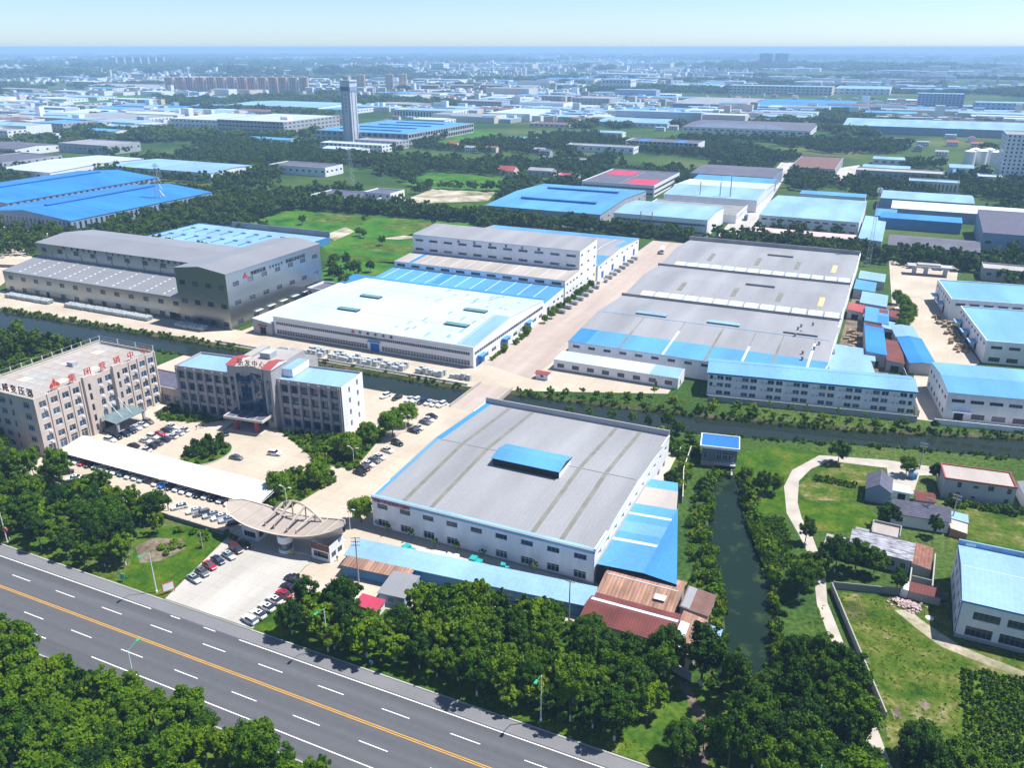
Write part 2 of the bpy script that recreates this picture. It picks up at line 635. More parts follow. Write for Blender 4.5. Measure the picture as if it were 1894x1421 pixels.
def building(name, label, cat, x, y, w, d, h, wall='white', rz=0, f=(), r=(), l=(), roof='gx', roofmat='roofgrey', rise=2.0,
             over=.35, para=1.0, dep=.22, group=None, fascia=None, trim=None, m=2.5, root=None, z0=0, rwall=None):
    """four walls with openings + roof.  Returns (root, height-of-roof function in local coords)."""
    rz = R(rz)
    if root is None:
        root = thing(name, label, cat, (x, y, 0), rz, group)
        footprint(x, y, w, d, rz, m)
        ox = oy = 0
    else:
        ox, oy = x, y
    b = MB()
    X0, Y0, X1, Y1 = ox, oy, ox + w, oy + d
    FF = openings(f, w)
    RR = openings(r, d)
    LL = openings(l, d)
    facade(b, (X0, Y0), (1, 0), (0, -1), w, h, FF, wall, dep, z0)
    facade(b, (X1, Y0), (0, 1), (1, 0), d, h, RR, rwall or wall, dep, z0)
    facade(b, (X0, Y1), (0, -1), (-1, 0), d, h, LL, wall, dep, z0)
    facade(b, (X1, Y1), (-1, 0), (0, 1), w, h, [], wall, dep, z0)
    xm, ym = (X0 + X1) / 2, (Y0 + Y1) / 2
    rb = MB()
    t = .18
    if roof == 'gx':                                   # ridge along x
        def zf(px, py):
            return h + rise * (1 - abs(py - ym) / (d / 2)) + t
        for sx, xx in ((1, X1), (-1, X0)):
            p = [(xx, Y0, h), (xx, Y1, h), (xx, ym, h + rise)]
            b.poly(p if sx > 0 else p[::-1], wall)
        k = rise / (d / 2)
        ya, yb = Y0 - over, Y1 + over
        za = h - k * over
        xa, xb = X0 - over, X1 + over
        for s, ye in ((1, ya), (-1, yb)):
            q = [(xa, ye, za + t), (xb, ye, za + t), (xb, ym, h + rise + t), (xa, ym, h + rise + t)]
            rb.poly(q if s > 0 else q[::-1], roofmat)
            q2 = [(a_, b_, c_ - t + .02) for a_, b_, c_ in q]
            rb.poly(q2[::-1] if s > 0 else q2, fascia or roofmat)
            e = [(xa, ye, za + .02), (xb, ye, za + .02), (xb, ye, za + t), (xa, ye, za + t)]
            rb.poly(e if s > 0 else e[::-1], fascia or roofmat)
            for xx, sg in ((xa, -1), (xb, 1)):
                g = [(xx, ye, za + .02), (xx, ym, h + rise + .02), (xx, ym, h + rise + t), (xx, ye, za + t)]
                rb.poly(g if s * sg > 0 else g[::-1], fascia or roofmat)
    elif roof == 'gy':                                 # ridge along y
        def zf(px, py):
            return h + rise * (1 - abs(px - xm) / (w / 2)) + t
        for sy, yy in ((-1, Y0), (1, Y1)):
            p = [(X0, yy, h), (X1, yy, h), (xm, yy, h + rise)]
            b.poly(p if sy < 0 else p[::-1], wall)
        k = rise / (w / 2)
        xa, xb = X0 - over, X1 + over
        za = h - k * over
        ya, yb = Y0 - over, Y1 + over
        for s, xe in ((1, xb), (-1, xa)):
            q = [(xe, ya, za + t), (xe, yb, za + t), (xm, yb, h + rise + t), (xm, ya, h + rise + t)]
            rb.poly(q if s > 0 else q[::-1], roofmat)
            q2 = [(a_, b_, c_ - t + .02) for a_, b_, c_ in q]
            rb.poly(q2[::-1] if s > 0 else q2, fascia or roofmat)
            e = [(xe, ya, za + .02), (xe, yb, za + .02), (xe, yb, za + t), (xe, ya, za + t)]
            rb.poly(e if s > 0 else e[::-1], fascia or roofmat)
            for yy, sg in ((ya, 1), (yb, -1)):
                g = [(xm, yy, h + rise + .02), (xe, yy, za + .02), (xe, yy, za + t), (xm, yy, h + rise + t)]
                rb.poly(g if s * sg > 0 else g[::-1], fascia or roofmat)
    elif roof in ('sx', 'sf'):                         # single pitch, low at the front ('sf') or at the right ('sx')
        def zf(px, py):
            return h + t + (rise * (py - Y0) / d if roof == 'sf' else rise * (X1 - px) / w)
        c = [(X0 - over, Y0 - over), (X1 + over, Y0 - over), (X1 + over, Y1 + .0), (X0 - over, Y1 + .0)]
        zz = [zf(*p) - t for p in c]
        rb.poly([(p[0], p[1], z + t) for p, z in zip(c, zz)], roofmat)
        rb.poly([(p[0], p[1], z + .02) for p, z in zip(c, zz)][::-1], fascia or roofmat)
        for i in range(4):
            j = (i + 1) % 4
            rb.poly([(*c[i], zz[i] + .02), (*c[j], zz[j] + .02), (*c[j], zz[j] + t), (*c[i], zz[i] + t)], fascia or roofmat)
        if roof == 'sf':
            b.poly([(X1, Y0, h), (X1, Y1, h), (X1, Y1, h + rise)], wall)
            b.poly([(X0, Y1, h), (X0, Y0, h), (X0, Y1, h + rise)], wall)
            b.poly([(X1, Y1, h), (X0, Y1, h), (X0, Y1, h + rise), (X1, Y1, h + rise)], wall)
        else:
            b.poly([(X0, Y0, h), (X1, Y0, h), (X0, Y0, h + rise)], wall)
            b.poly([(X1, Y1, h), (X0, Y1, h), (X0, Y1, h + rise)], wall)
            b.poly([(X0, Y1, h), (X0, Y0, h), (X0, Y0, h + rise), (X0, Y1, h + rise)], wall)
    else:                                              # flat deck behind a parapet
        def zf(px, py):
            return h - para
        q = .28
        rb.poly([(X0 + q, Y0 + q, h - para), (X1 - q, Y0 + q, h - para), (X1 - q, Y1 - q, h - para), (X0 + q, Y1 - q, h - para)], roofmat)
        o4 = rect(X0, Y0, X1, Y1)
        i4 = rect(X0 + q, Y0 + q, X1 - q, Y1 - q)
        for i in range(4):
            j = (i + 1) % 4
            b.poly([(*o4[i], h), (*o4[j], h), (*i4[j], h), (*i4[i], h)], trim or wall)
            b.poly([(*i4[i], h), (*i4[j], h), (*i4[j], h - para), (*i4[i], h - para)], trim or wall)
    b.build('wall', root)
    zf.roof = rb.build('roof', root)
    ROOF[root.name] = zf.roof
    fill_openings(root, (X0, Y0), (1, 0), (0, -1), FF, dep)
    fill_openings(root, (X1, Y0), (0, 1), (1, 0), RR, dep)
    fill_openings(root, (X0, Y1), (0, -1), (-1, 0), LL, dep)
    return root, zf


def patch(root, zf, x0, y0, x1, y1, mat='skylight', name='skylight', lift=.06):
    """thin sheet lying on a roof slope (roof function zf); does not cross a ridge"""
    b = MB()
    c = rect(x0, y0, x1, y1)
    e = 1e-3
    zs = [zf(min(max(p[0], x0 + e), x1 - e), min(max(p[1], y0 + e), y1 - e)) for p in c]
    b.poly([(*p, z + lift) for p, z in zip(c, zs)], mat)
    for i in range(4):
        j = (i + 1) % 4
        b.poly([(*c[i], zs[i] - .02), (*c[j], zs[j] - .02), (*c[j], zs[j] + lift), (*c[i], zs[i] + lift)], mat)
    return b.build(name, getattr(zf, 'roof', root))


def monitor(root, x0, y0, x1, y1, z, h, mat, wall='white', rise=.5, over=.4, name='roof_vent', axis='x'):
    """raised ventilator: low walls under a small roof"""
    b = MB()
    b.box(x0 + over, y0 + over, z, x1 - over, y1 - over, z + h, wall)
    if axis == 'x':
        ym = (y0 + y1) / 2
        for s, ye in ((1, y0), (-1, y1)):
            q = [(x0, ye, z + h), (x1, ye, z + h), (x1, ym, z + h + rise), (x0, ym, z + h + rise)]
            b.poly(q if s > 0 else q[::-1], mat)
            b.poly([(p[0], p[1], p[2] - .12) for p in (q[::-1] if s > 0 else q)], mat)
            e = [(x0, ye, z + h - .12), (x1, ye, z + h - .12), (x1, ye, z + h), (x0, ye, z + h)]
            b.poly(e if s > 0 else e[::-1], mat)
        for xx, s in ((x0, -1), (x1, 1)):
            q = [(xx, y0, z + h - .12), (xx, y1, z + h - .12), (xx, y1, z + h), (xx, ym, z + h + rise), (xx, y0, z + h)]
            b.poly(q if s > 0 else q[::-1], wall)
    else:
        xm = (x0 + x1) / 2
        for s, xe in ((1, x1), (-1, x0)):
            q = [(xe, y0, z + h), (xe, y1, z + h), (xm, y1, z + h + rise), (xm, y0, z + h + rise)]
            b.poly(q if s > 0 else q[::-1], mat)
            b.poly([(p[0], p[1], p[2] - .12) for p in (q[::-1] if s > 0 else q)], mat)
            e = [(xe, y0, z + h - .12), (xe, y1, z + h - .12), (xe, y1, z + h), (xe, y0, z + h)]
            b.poly(e if s > 0 else e[::-1], mat)
        for yy, s in ((y0, -1), (y1, 1)):
            q = [(x1, yy, z + h - .12), (x0, yy, z + h - .12), (x0, yy, z + h), (xm, yy, z + h + rise), (x1, yy, z + h)]
            b.poly(q if s > 0 else q[::-1], wall)
    return b.build(name, ROOF.get(root.name, root))


TEXT = {}


def text_mesh(s, size, mat, extrude=.06):
    cu = bpy.data.curves.new('lettering', 'FONT')
    cu.body = s
    cu.size = size
    cu.extrude = extrude
    cu.offset = size * .004
    cu.align_x = 'CENTER'
    cu.resolution_u = 2
    t_ = bpy.data.objects.new('lettering', cu)
    col.objects.link(t_)
    bpy.context.view_layer.update()
    me = bpy.data.meshes.new_from_object(t_.evaluated_get(bpy.context.evaluated_depsgraph_get()))
    bpy.data.objects.remove(t_)
    me.materials.clear()
    me.materials.append(MATS[mat])
    return me


def lettering(root, chars, size, p0, p1, z, nrm_ang, mat, name='letter', extrude=.06):
    """one mesh per character, spread from p0 to p1 in local xy, standing upright and facing nrm_ang"""
    n = len(chars)
    for i, ch in enumerate(chars):
        if ch == ' ':
            continue
        k = i / (n - 1) if n > 1 else .5
        if (ch, size, mat) not in TEXT:
            TEXT[(ch, size, mat)] = text_mesh(ch, size, mat, extrude)
        o = ob(name, TEXT[(ch, size, mat)], root, (p0[0] + (p1[0] - p0[0]) * k, p0[1] + (p1[1] - p0[1]) * k, z))
        o.rotation_euler = (R(90), 0, nrm_ang)


def emblem(root, size, p, ang, mat='redsign'):
    """red three-lobed crest: three leaf blades over a bar"""
    b = MB()
    s = size

    def leaf(pts):
        k = len(b.v)
        n = len(pts)
        b.v += [(x * s, -.06, z * s) for x, z in pts] + [(x * s, .06, z * s) for x, z in pts]
        i = b.mi(mat)
        b.f.append(tuple(range(k, k + n)))
        b.f.append(tuple(range(k + 2 * n - 1, k + n - 1, -1)))
        b.m += [i, i]
        for j in range(n):
            b.f.append((k + (j + 1) % n, k + j, k + n + j, k + n + (j + 1) % n))
            b.m.append(i)
    leaf([(-.07, .22), (.07, .22), (.16, .62), (0, 1.0), (-.16, .62)])
    leaf([(.10, .20), (.50, .12), (.46, .42), (.20, .62), (.16, .38)])
    leaf([(-.50, .12), (-.10, .20), (-.16, .38), (-.20, .62), (-.46, .42)])
    leaf([(-.46, 0), (.46, 0), (.40, .09), (-.40, .09)])
    o = b.build('emblem', root, p)
    o.rotation_euler = (0, 0, ang)
    return o

# ================================================================== the ground
CANAL = [(-1200, 200), (-420, 214), (-345, 219), (-300, 236), (-262, 240.5), (-137, 242), (-118, 243.5), (-62, 251.5), (-44, 254.5), (20, 272), (140, 297), (260, 325),
         (260, 350), (140, 318), (51, 298.5), (18, 287.5), (-14, 278.5), (-56, 271), (-90, 266), (-119, 262.5), (-137, 258.5), (-280, 257.5), (-400, 253), (-1200, 245)]
POND = [(-19.5, 138), (-9.5, 138), (-8.2, 152), (-10.6, 174), (-17.2, 194), (-25.4, 216), (-29.9, 231.4), (-36.2, 230.6), (-36.8, 220), (-31.9, 192), (-25.6, 176), (-20.6, 158)]
B = 46000
sheet('ground', rect(-B, -B, B, B), 0, 'land', holes=[CANAL, POND])


def bank(ring, drop, inset, mat):
    """sloping bank inside a hole of the ground; ring is counter-clockwise"""
    n = len(ring)
    inner = []
    for i in range(n):
        a, b_, c = Vector(ring[i - 1]), Vector(ring[i]), Vector(ring[(i + 1) % n])
        d1, d2 = (b_ - a).normalized(), (c - b_).normalized()
        nn = (Vector((-d1.y, d1.x)) + Vector((-d2.y, d2.x)))
        nn = nn.normalized() * inset / max(.5, nn.length / 2)
        inner.append(b_ + nn)
    m = MB()
    for i in range(n):
        j = (i + 1) % n
        # several strips with uneven edges
        a0, a1, b0, b1 = Vector(ring[i]), Vector(ring[j]), inner[i], inner[j]
        k = max(1, int((a1 - a0).length / 4))
        if (a1 - a0).length > 200:
            k = int((a1 - a0).length / 30)
        prev = None
        for s in range(k + 1):
            t = s / k
            q = a0.lerp(a1, t)
            p = b0.lerp(b1, t)
            jit = 0 if s in (0, k) else (math.sin(q.x * .7 + q.y * .45) + math.sin(q.x * .23)) * .28
            pp = p + (p - q) * jit * .5
            cur = ((q.x, q.y, 0), (pp.x, pp.y, drop))
            if prev:
                m.poly([prev[0], cur[0], cur[1], prev[1]], mat)
            prev = cur
    return tag(m.build('bank'), kind='structure')


bank(CANAL, -2.6, 3.6, 'bankgrass')
bank(POND, -2.4, 2.2, 'bankgrass')


def watermat(name, c, rough, green=.0):
    m = bpy.data.materials.new(name)
    m.use_nodes = True
    n, l = m.node_tree.nodes, m.node_tree.links
    b = n['Principled BSDF']
    b.inputs['Roughness'].default_value = rough
    b.inputs['IOR'].default_value = 1.33
    b.inputs['Specular IOR Level'].default_value = .3
    pos = n.new('ShaderNodeNewGeometry').outputs['Position']
    a = n.new('ShaderNodeTexNoise')
    a.inputs['Scale'].default_value = .6
    a.inputs['Detail'].default_value = 3
    l.new(pos, a.inputs['Vector'])
    bp = n.new('ShaderNodeBump')
    bp.inputs['Strength'].default_value = .05
    bp.inputs['Distance'].default_value = .2
    l.new(a.outputs[0], bp.inputs['Height'])
    l.new(bp.outputs[0], b.inputs['Normal'])
    s = n.new('ShaderNodeTexNoise')
    s.inputs['Scale'].default_value = .16
    s.inputs['Detail'].default_value = 9
    s.inputs['Roughness'].default_value = .7
    l.new(pos, s.inputs['Vector'])
    rp = n.new('ShaderNodeValToRGB')
    rp.color_ramp.elements[0].position = .62 - green
    rp.color_ramp.elements[1].position = .72 - green
    rp.color_ramp.elements[0].color = (*c, 1)
    rp.color_ramp.elements[1].color = (.030, .052, .020, 1)
    l.new(s.outputs[0], rp.inputs[0])
    l.new(rp.outputs[0], b.inputs['Base Color'])
    MATS[name] = m


watermat('canalwater', (.016, .024, .018), .06)
watermat('pondwater', (.010, .022, .014), .10, .07)
sheet('canal_water', rect(-1200, 190, 260, 352), -.95, 'canalwater')
sheet('pond_water', rect(-40, 136, -6, 233), -.9, 'pondwater')

# ------------------------------------------------------------------ highway
sheet('highway', rect(-1500, 87.4, 700, 112.2), .02, 'asphalt')
sheet('hard_shoulder', rect(-1500, 109.1, 700, 112.15), .026, 'shoulder')
sheet('verge', rect(-1500, 60, 700, 87.3), .012, 'grass')


def paint(name, rects, z, mat):
    m = MB()
    for (x0, y0, x1, y1) in rects:
        m.poly([(x0, y0, z), (x1, y0, z), (x1, y1, z), (x0, y1, z)], mat)
    return tag(m.build(name), kind='structure')


paint('centre_line', [(-1400, 99.75, 600, 99.93), (-1400, 100.2, 600, 100.38)], .034, 'paintyellow')
paint('edge_line', [(-1400, 108.6, -141.2, 108.8), (-135.2, 108.6, -132.4, 108.8), (-125.4, 108.6, -122, 108.8), (-115.3, 108.6, 600, 108.8)], .036, 'paintwhite')
paint('edge_line', [(-1400, 91.3, -205, 91.5), (-165, 91.3, -154, 91.5), (-140, 91.3, 600, 91.5)], .036, 'paintwhite')
for yy, st in ((104.4, -182.5), (95.75, -166.7)):
    for k in range(-18, 26):
        x0 = st + 15.24 * k
        if -420 < x0 < 120:
            m = MB()
            m.poly([(x0, yy - .09, .034), (x0 + 6.3, yy - .09, .034), (x0 + 6.3, yy + .09, .034), (x0, yy + .09, .034)], 'paintwhite')
            tag(m.build('lane_marking'), kind='structure')


def kerb(x0, x1, y0, y1, h=.13):
    m = MB()
    m.box(x0, y0, .0, x1, y1, h, 'concrete')
    tag(m.build('kerb'), kind='structure')


kerb(-1400, -141.2, 112.2, 112.55)
kerb(-115.2, 600, 112.2, 112.55)
kerb(-1400, 600, 87.05, 87.38)
m = MB()
m.box(-141.2, 112.3, 0, -115.2, 112.75, .034, 'darkconc')
tag(m.build('drain_channel'), kind='structure')

# ------------------------------------------------------------------ yards, paths, lawns, fields
Z = .03
sheet('entrance_apron', [(-141.2, 112.9), (-115.2, 112.9), (-117, 122), (-119.5, 137), (-117, 152), (-146, 152), (-147, 142), (-143, 122)], Z, 'yardwhite')
sheet('entrance_yard', [(-116.9, 121), (-100, 129), (-76, 135.5), (-48, 145), (-48, 160), (-50.5, 242), (-117, 242), (-117.2, 152.1), (-119.3, 137)], Z + .004, 'yard')
sheet('campus_yard', [(-231, 141.5), (-147.2, 141), (-146.2, 152.1), (-117.1, 152.1), (-117.1, 242.2), (-137.5, 241.8), (-262, 240.2), (-262, 141.5)], Z + .008, 'yard')
sheet('factory_yard', [(-440, 254.5), (-400, 254.2), (-280, 258.2), (-137.5, 259.2), (-119, 263), (-66, 284), (-66, 303), (-113, 303), (-118, 310), (-118, 540), (-143, 540), (-143, 352), (-260, 352), (-262, 276), (-430, 276), (-470, 330), (-620, 410), (-640, 380), (-470, 285)], Z, 'yard')
sheet('factory_road', [(-143.5, 284), (-118, 276), (-118, 540), (-143.5, 540)], Z + .006, 'yardpink')
sheet('lawn', [(-156, 112.9), (-141.6, 112.9), (-143.2, 122), (-147.2, 141.4), (-158, 141.2), (-170, 132), (-160, 120)], Z, 'lawn')
sheet('lawn', [(-114.8, 112.9), (-60, 112.9), (-60, 131), (-76, 135), (-100, 128.6), (-116.5, 121)], Z, 'lawn')
sheet('soil', [(-165, 126), (-158, 121), (-154, 124), (-152.5, 131), (-157, 134), (-164, 131)], Z + .006, 'mud')
sheet('grove_floor', rect(-330, 113, -170, 140.5), Z - .008, 'grass')
sheet('verge_strip', rect(-60, 112.9, 300, 117), Z, 'grass')
sheet('grove_floor', [(-60, 117.2), (20, 117.2), (20, 136), (-28, 137), (-48, 143), (-60, 140)], Z - .006, 'grass')
sheet('dirt_path', [(-27.9, 141), (-24.6, 138.1), (-17.2, 128.4), (-14.5, 116.2), (-20.5, 114.2), (-18.8, 126.2)], Z + .004, 'mud')
sheet('riverside_lawn', [(-36, 236), (-31, 247), (-22.1, 256.1), (-7.2, 256.5), (-15.1, 240.9), (-17, 230.7), (-13.9, 213.5), (-24.1, 208.8), (-29, 231)], Z, 'lawn')
sheet('vegetable_plot', [(-23.4, 204.5), (-14.5, 211), (-11.5, 200.3), (-8.5, 188.1), (-14.5, 182)], Z, 'crops')
sheet('vacant_plot', [(1.2, 181), (26, 187.6), (29, 174), (90, 176), (90, 130), (15.2, 128), (13.8, 142.5)], Z, 'drygrass')
sheet('dirt_track', [(14.5, 179.5), (17.5, 181), (21, 177.4), (28, 171.8), (46, 167), (46, 164.2), (30, 168.3), (24, 170), (19, 174.6)], Z + .005, 'sandlot')
sheet('crop_plot', [(27.5, 164), (60, 170), (60, 139), (26.5, 136)], Z + .004, 'grass')
sheet('bare_patch', [(3, 178), (7, 179.6), (9, 176), (8, 171), (5.4, 172)], Z + .004, 'bankgrass')
sheet('bare_patch', [(19, 150), (20.6, 151.4), (22, 150.2), (21, 148)], Z + .004, 'mud')
sheet('bare_patch', [(14.6, 146), (16, 147), (17, 144), (15.6, 142.6)], Z + .004, 'mud')
sheet('meadow', [(-13.1, 230.7), (-5.9, 251), (9.5, 253), (9, 243.2), (5, 240), (4.5, 229), (-11.4, 222.8)], Z, 'drygrass')
sheet('garden_plot', [(-12.1, 222.3), (5.6, 228), (11.6, 216), (3.6, 211), (-5.6, 207), (-9.6, 212.1)], Z, 'lawn')
sheet('orchard_plot', [(27, 239), (75, 245), (75, 217), (27, 214)], Z, 'drygrass')
sheet('lane', [(-9.4, 254.3), (-4.6, 254.4), (-10.7, 243.7), (-13.1, 234.3), (-11.9, 220.9), (-9.7, 212.3), (-6.7, 206.2), (-1.5, 189), (.2, 176.1), (10, 147.1), (15.4, 130.4), (17, 112.7), (14.4, 112.7), (12.7, 129.1), (6.9, 147.4), (-1.9, 174.2), (-4.7, 191.4), (-9.4, 203.5), (-13.9, 213.5), (-16.7, 229), (-15.9, 240.5)], Z + .012, 'track')
sheet('lane', [(-9.4, 254.5), (10.2, 259.8), (25.5, 261), (25.4, 256), (19.5, 252.9), (18, 240), (12, 236), (11.5, 243.7), (10.4, 254.1), (-4.3, 251.9)], Z + .016, 'track')
sheet('works_yard', [(2, 545), (40, 548), (36, 480), (33, 420), (42, 370), (26, 333), (27, 303), (60, 306), (60, 300), (18, 297.5), (17.3, 345), (8, 411)], Z, 'yard')
sheet('works_yard', [(-12.5, 330), (8, 340), (8, 440), (-12.5, 470)], Z + .004, 'mud')
sheet('works_road', [(-107, 570), (-88, 575), (-110, 1002), (-124, 997)], Z, 'yardwhite')
sheet('works_yard', [(-69.6, 880), (-36.9, 881), (-42.1, 1010), (-59.2, 978)], Z, 'yardwhite')
sheet('field', [(-430, 462), (-436, 528), (-318, 538), (-270, 540), (-262, 430), (-305, 404), (-340, 440)], Z, 'crops')
for k in range(9):                              # strips of different crops
    xa = -424 + k * 17.5
    sheet('crop_strip', [(xa, 500 - (k > 6) * 20), (xa + 15.5, 500 - (k > 6) * 20), (xa + 15.5, 533), (xa, 531)], Z + .004, ('crops', 'lawn', 'drygrass', 'grass')[(k * 3) % 4])
for k in range(7):
    ya = 412 + k * 12
    sheet('crop_strip', [(-318 + k * 2, ya), (-264, ya), (-264, ya + 10.4), (-326 + k * 2, ya + 10.4)], Z + .004, ('lawn', 'crops', 'grass', 'drygrass', 'crops')[k % 5])
sheet('bare_soil', [(-354, 463), (-357, 492), (-342, 482), (-337, 451)], Z + .01, 'sandlot')
sheet('field', [(-300, 404), (-262, 420), (-260, 360), (-290, 350)], Z + .004, 'crops')
sheet('bare_soil', [(-312, 470), (-300, 472), (-290, 486), (-304, 484)], Z + .012, 'sandlot')
sheet('bare_lot', [(-378, 602), (-386, 668), (-326, 676), (-312, 633), (-350, 606), (-349, 578)], Z, 'sandlot')
sheet('field', [(-344, 590), (-312, 628), (-285, 569), (-322, 556)], Z + .004, 'lawn')
sheet('field', [(-429, 683), (-441, 766), (-341, 762), (-324, 689), (-388, 673)], Z, 'crops')
sheet('field', [(-569, 976), (-615, 1207), (-561, 1183), (-522, 1056), (-528, 960)], Z, 'crops')
sheet('field', [(-790, 889), (-786, 991), (-724, 964), (-722, 871)], Z, 'crops')
sheet('field', [(-709, 590), (-647, 600), (-560, 612), (-600, 575)], Z, 'drygrass')
sheet('field', [(-1590, 1307), (-1773, 1728), (-1994, 1715), (-1838, 1396)], Z, 'crops')
sheet('riverside_field', [(-379, 213), (-310, 236), (-300, 226), (-300, 190), (-336, 190)], Z, 'lawn')
sheet('works_yard', [(-780, 430), (-640, 378), (-600, 395), (-520, 372), (-560, 460), (-760, 560)], Z - .006, 'yardwhite')
OPEN_LAND = [
    rect(-1500, 86, 700, 114.5), [(-147, 110), (-112, 110), (-117, 152), (-148, 152)], [(-117, 120), (-100, 128), (-76, 134.5), (-46, 143), (-46, 246), (-117, 246)],
    [(-262, 140), (-117, 140), (-117, 262), (-262, 262)], CANAL, POND,
    [(-470, 262), (-280, 256), (-119, 262), (-64, 282), (-64, 540), (-146, 545), (-146, 350), (-262, 352), (-262, 276), (-430, 276), (-640, 420), (-640, 380)],
    [(-120, 300), (-10, 300), (-10, 525), (-120, 525)], [(-14, 296), (90, 304), (70, 470), (44, 550), (2, 548), (-14, 540)],
    [(-110, 568), (-86, 575), (-108, 1002), (-126, 997)], [(-72, 870), (-34, 870), (-38, 1010), (-60, 990)],
    [(-430, 460), (-436, 530), (-318, 540), (-268, 542), (-258, 350), (-300, 350), (-340, 440)],
    [(-378, 596), (-386, 668), (-320, 680), (-284, 569), (-322, 556)], [(-429, 683), (-441, 766), (-341, 762), (-324, 689), (-388, 673)],
    [(-569, 976), (-615, 1207), (-561, 1183), (-522, 1056), (-528, 960)], [(-790, 889), (-786, 991), (-724, 964), (-722, 871)],
    [(-709, 585), (-647, 600), (-560, 612), (-600, 572)], [(-1590, 1307), (-1773, 1728), (-1994, 1715), (-1838, 1396)],
    [(-780, 430), (-640, 378), (-600, 395), (-520, 372), (-540, 400), (-560, 430)],
    [(0, 545), (60, 560), (60, 600), (-10, 590)], [(-560, 250), (-262, 250), (-262, 290), (-560, 300)],
]
KEEP_OUT += OPEN_LAND + [rect(-264, 350, -140, 505), rect(-428, 274, -262, 346), rect(-1110, 975, -830, 1180), rect(-765, 925, -590, 1180), rect(-690, 855, -565, 960), rect(40, 985, 120, 1100)]

# haze: the summer air between here and the horizon
hz = MB()
hz.box(-B - 600, -B - 600, -3.6, B + 600, B + 600, 126, 'dark')
hme = hz.mesh('haze')
hm = bpy.data.materials.new('haze_air')
hm.use_nodes = True
hn = hm.node_tree
hn.nodes.remove(hn.nodes['Principled BSDF'])
pv = hn.nodes.new('ShaderNodeVolumePrincipled')
pv.inputs['Color'].default_value = (.42, .66, 1.0, 1)
pv.inputs['Density'].default_value = 1.5e-4
pv.inputs['Anisotropy'].default_value = 0.0
hn.links.new(pv.outputs[0], hn.nodes['Material Output'].inputs['Volume'])
hme.materials.clear()
hme.materials.append(hm)
tag(ob('haze', hme), 'pale blue summer haze over the far plain', 'haze', kind='stuff')

# ================================================================== buildings of the estate, near to far
# ------------------------------------------------------------------ hall with grey roof (front centre)
hall, zf = building('industrial_hall', 'big white hall with grey sheet roof and blue roof monitor behind the entrance', 'industrial hall', -114.3, 160, 62.6, 69, 9.2, 'white',
                    f=[row(9, 3.2, 1.45, 6.2, 1.6, 2.0, 'd'), row(9, 3.2, 2.2, .7, 1.6, 2.0, 'w', (4,))],
                    r=[row(11, 2.4, 1.3, 6.2, 2.5, 3, 'w'), at(5, 2.6, 2.2, .7), at(58, 2.6, 2.2, .7), at(64, 2.6, 2.2, .7)],
                    roof='gx', roofmat='roofgrey', rise=2.0, over=.15, fascia='roofpale')
for k in (9.2, 17.4, 46, 53.6):
    patch(hall, zf, k - .6, 1.5, k + .6, 34.3)
    patch(hall, zf, k - .6, 34.7, k + .6, 67.5)
patch(hall, zf, .3, .3, 62.3, 1.25, 'roofpale', 'gutter')
patch(hall, zf, .2, 1.3, 1.2, 34.3, 'roofsky', 'gutter')
patch(hall, zf, .2, 34.6, 2.0, 68.6, 'roofblue', 'gutter')
patch(hall, zf, 2.1, 34.35, 62.2, 34.65, 'parapet', 'ridge_cap', .12)
box_part('parapet', hall, 0, 68.7, 9.0, 62.6, 69.2, 11.3, 'greywall', 'parapet')
box_part('parapet', hall, 62.35, .2, 9.0, 62.75, 68.6, 9.9, 'white')
box_part('parapet', hall, -.15, .2, 9.0, .12, 68.6, 9.9, 'white')
b = MB()
b.box(-.1, -.12, 8.55, 62.7, -.02, 9.35, 'roofpale')
b.build('fascia', hall)
monitor(hall, 22.5, 26.5, 43, 36.6, 10.7, 2.5, 'roofsky', 'dark', rise=.9, over=.35)  # black walls stand in for the shaded open gap under the roof
b = MB()
b.box(42.3, 27.2, 10.9, 42.72, 36, 13.15, 'white')
b.build('end_panel', hall)
lettering(hall, '河海大学成果转化基地', 1.25, (.9, -.16), (11.2, -.16), 8.05, 0, 'redsign')
b = MB()
b.box(-.12, -.12, 0, 62.7, -.02, .5, 'concrete')
b.build('plinth', hall)

# blue lean-to sheds beside the hall (outer edge follows the property line)
sh = thing('lean_to_shed', 'bright blue lean-to roof with patched sheets along the white hall', 'shed', (-51.5, 160, 0))
footprint(-51.5, 160, 18, 47, 0)
RX = 11.6
OUT = [(19.6, 0.6), (RX, 33.2), (8.2, 47)]


def edge_x(y):
    for (xa, ya), (xb, yb) in zip(OUT, OUT[1:]):
        if ya - .01 <= y <= yb + .01:
            return xa + (xb - xa) * (y - ya) / (yb - ya)
    return OUT[-1][0]


def lean_z(px, py=0):
    return 5.6 + (.7 * px / RX if px <= RX else .7 - (px - RX) * .16)


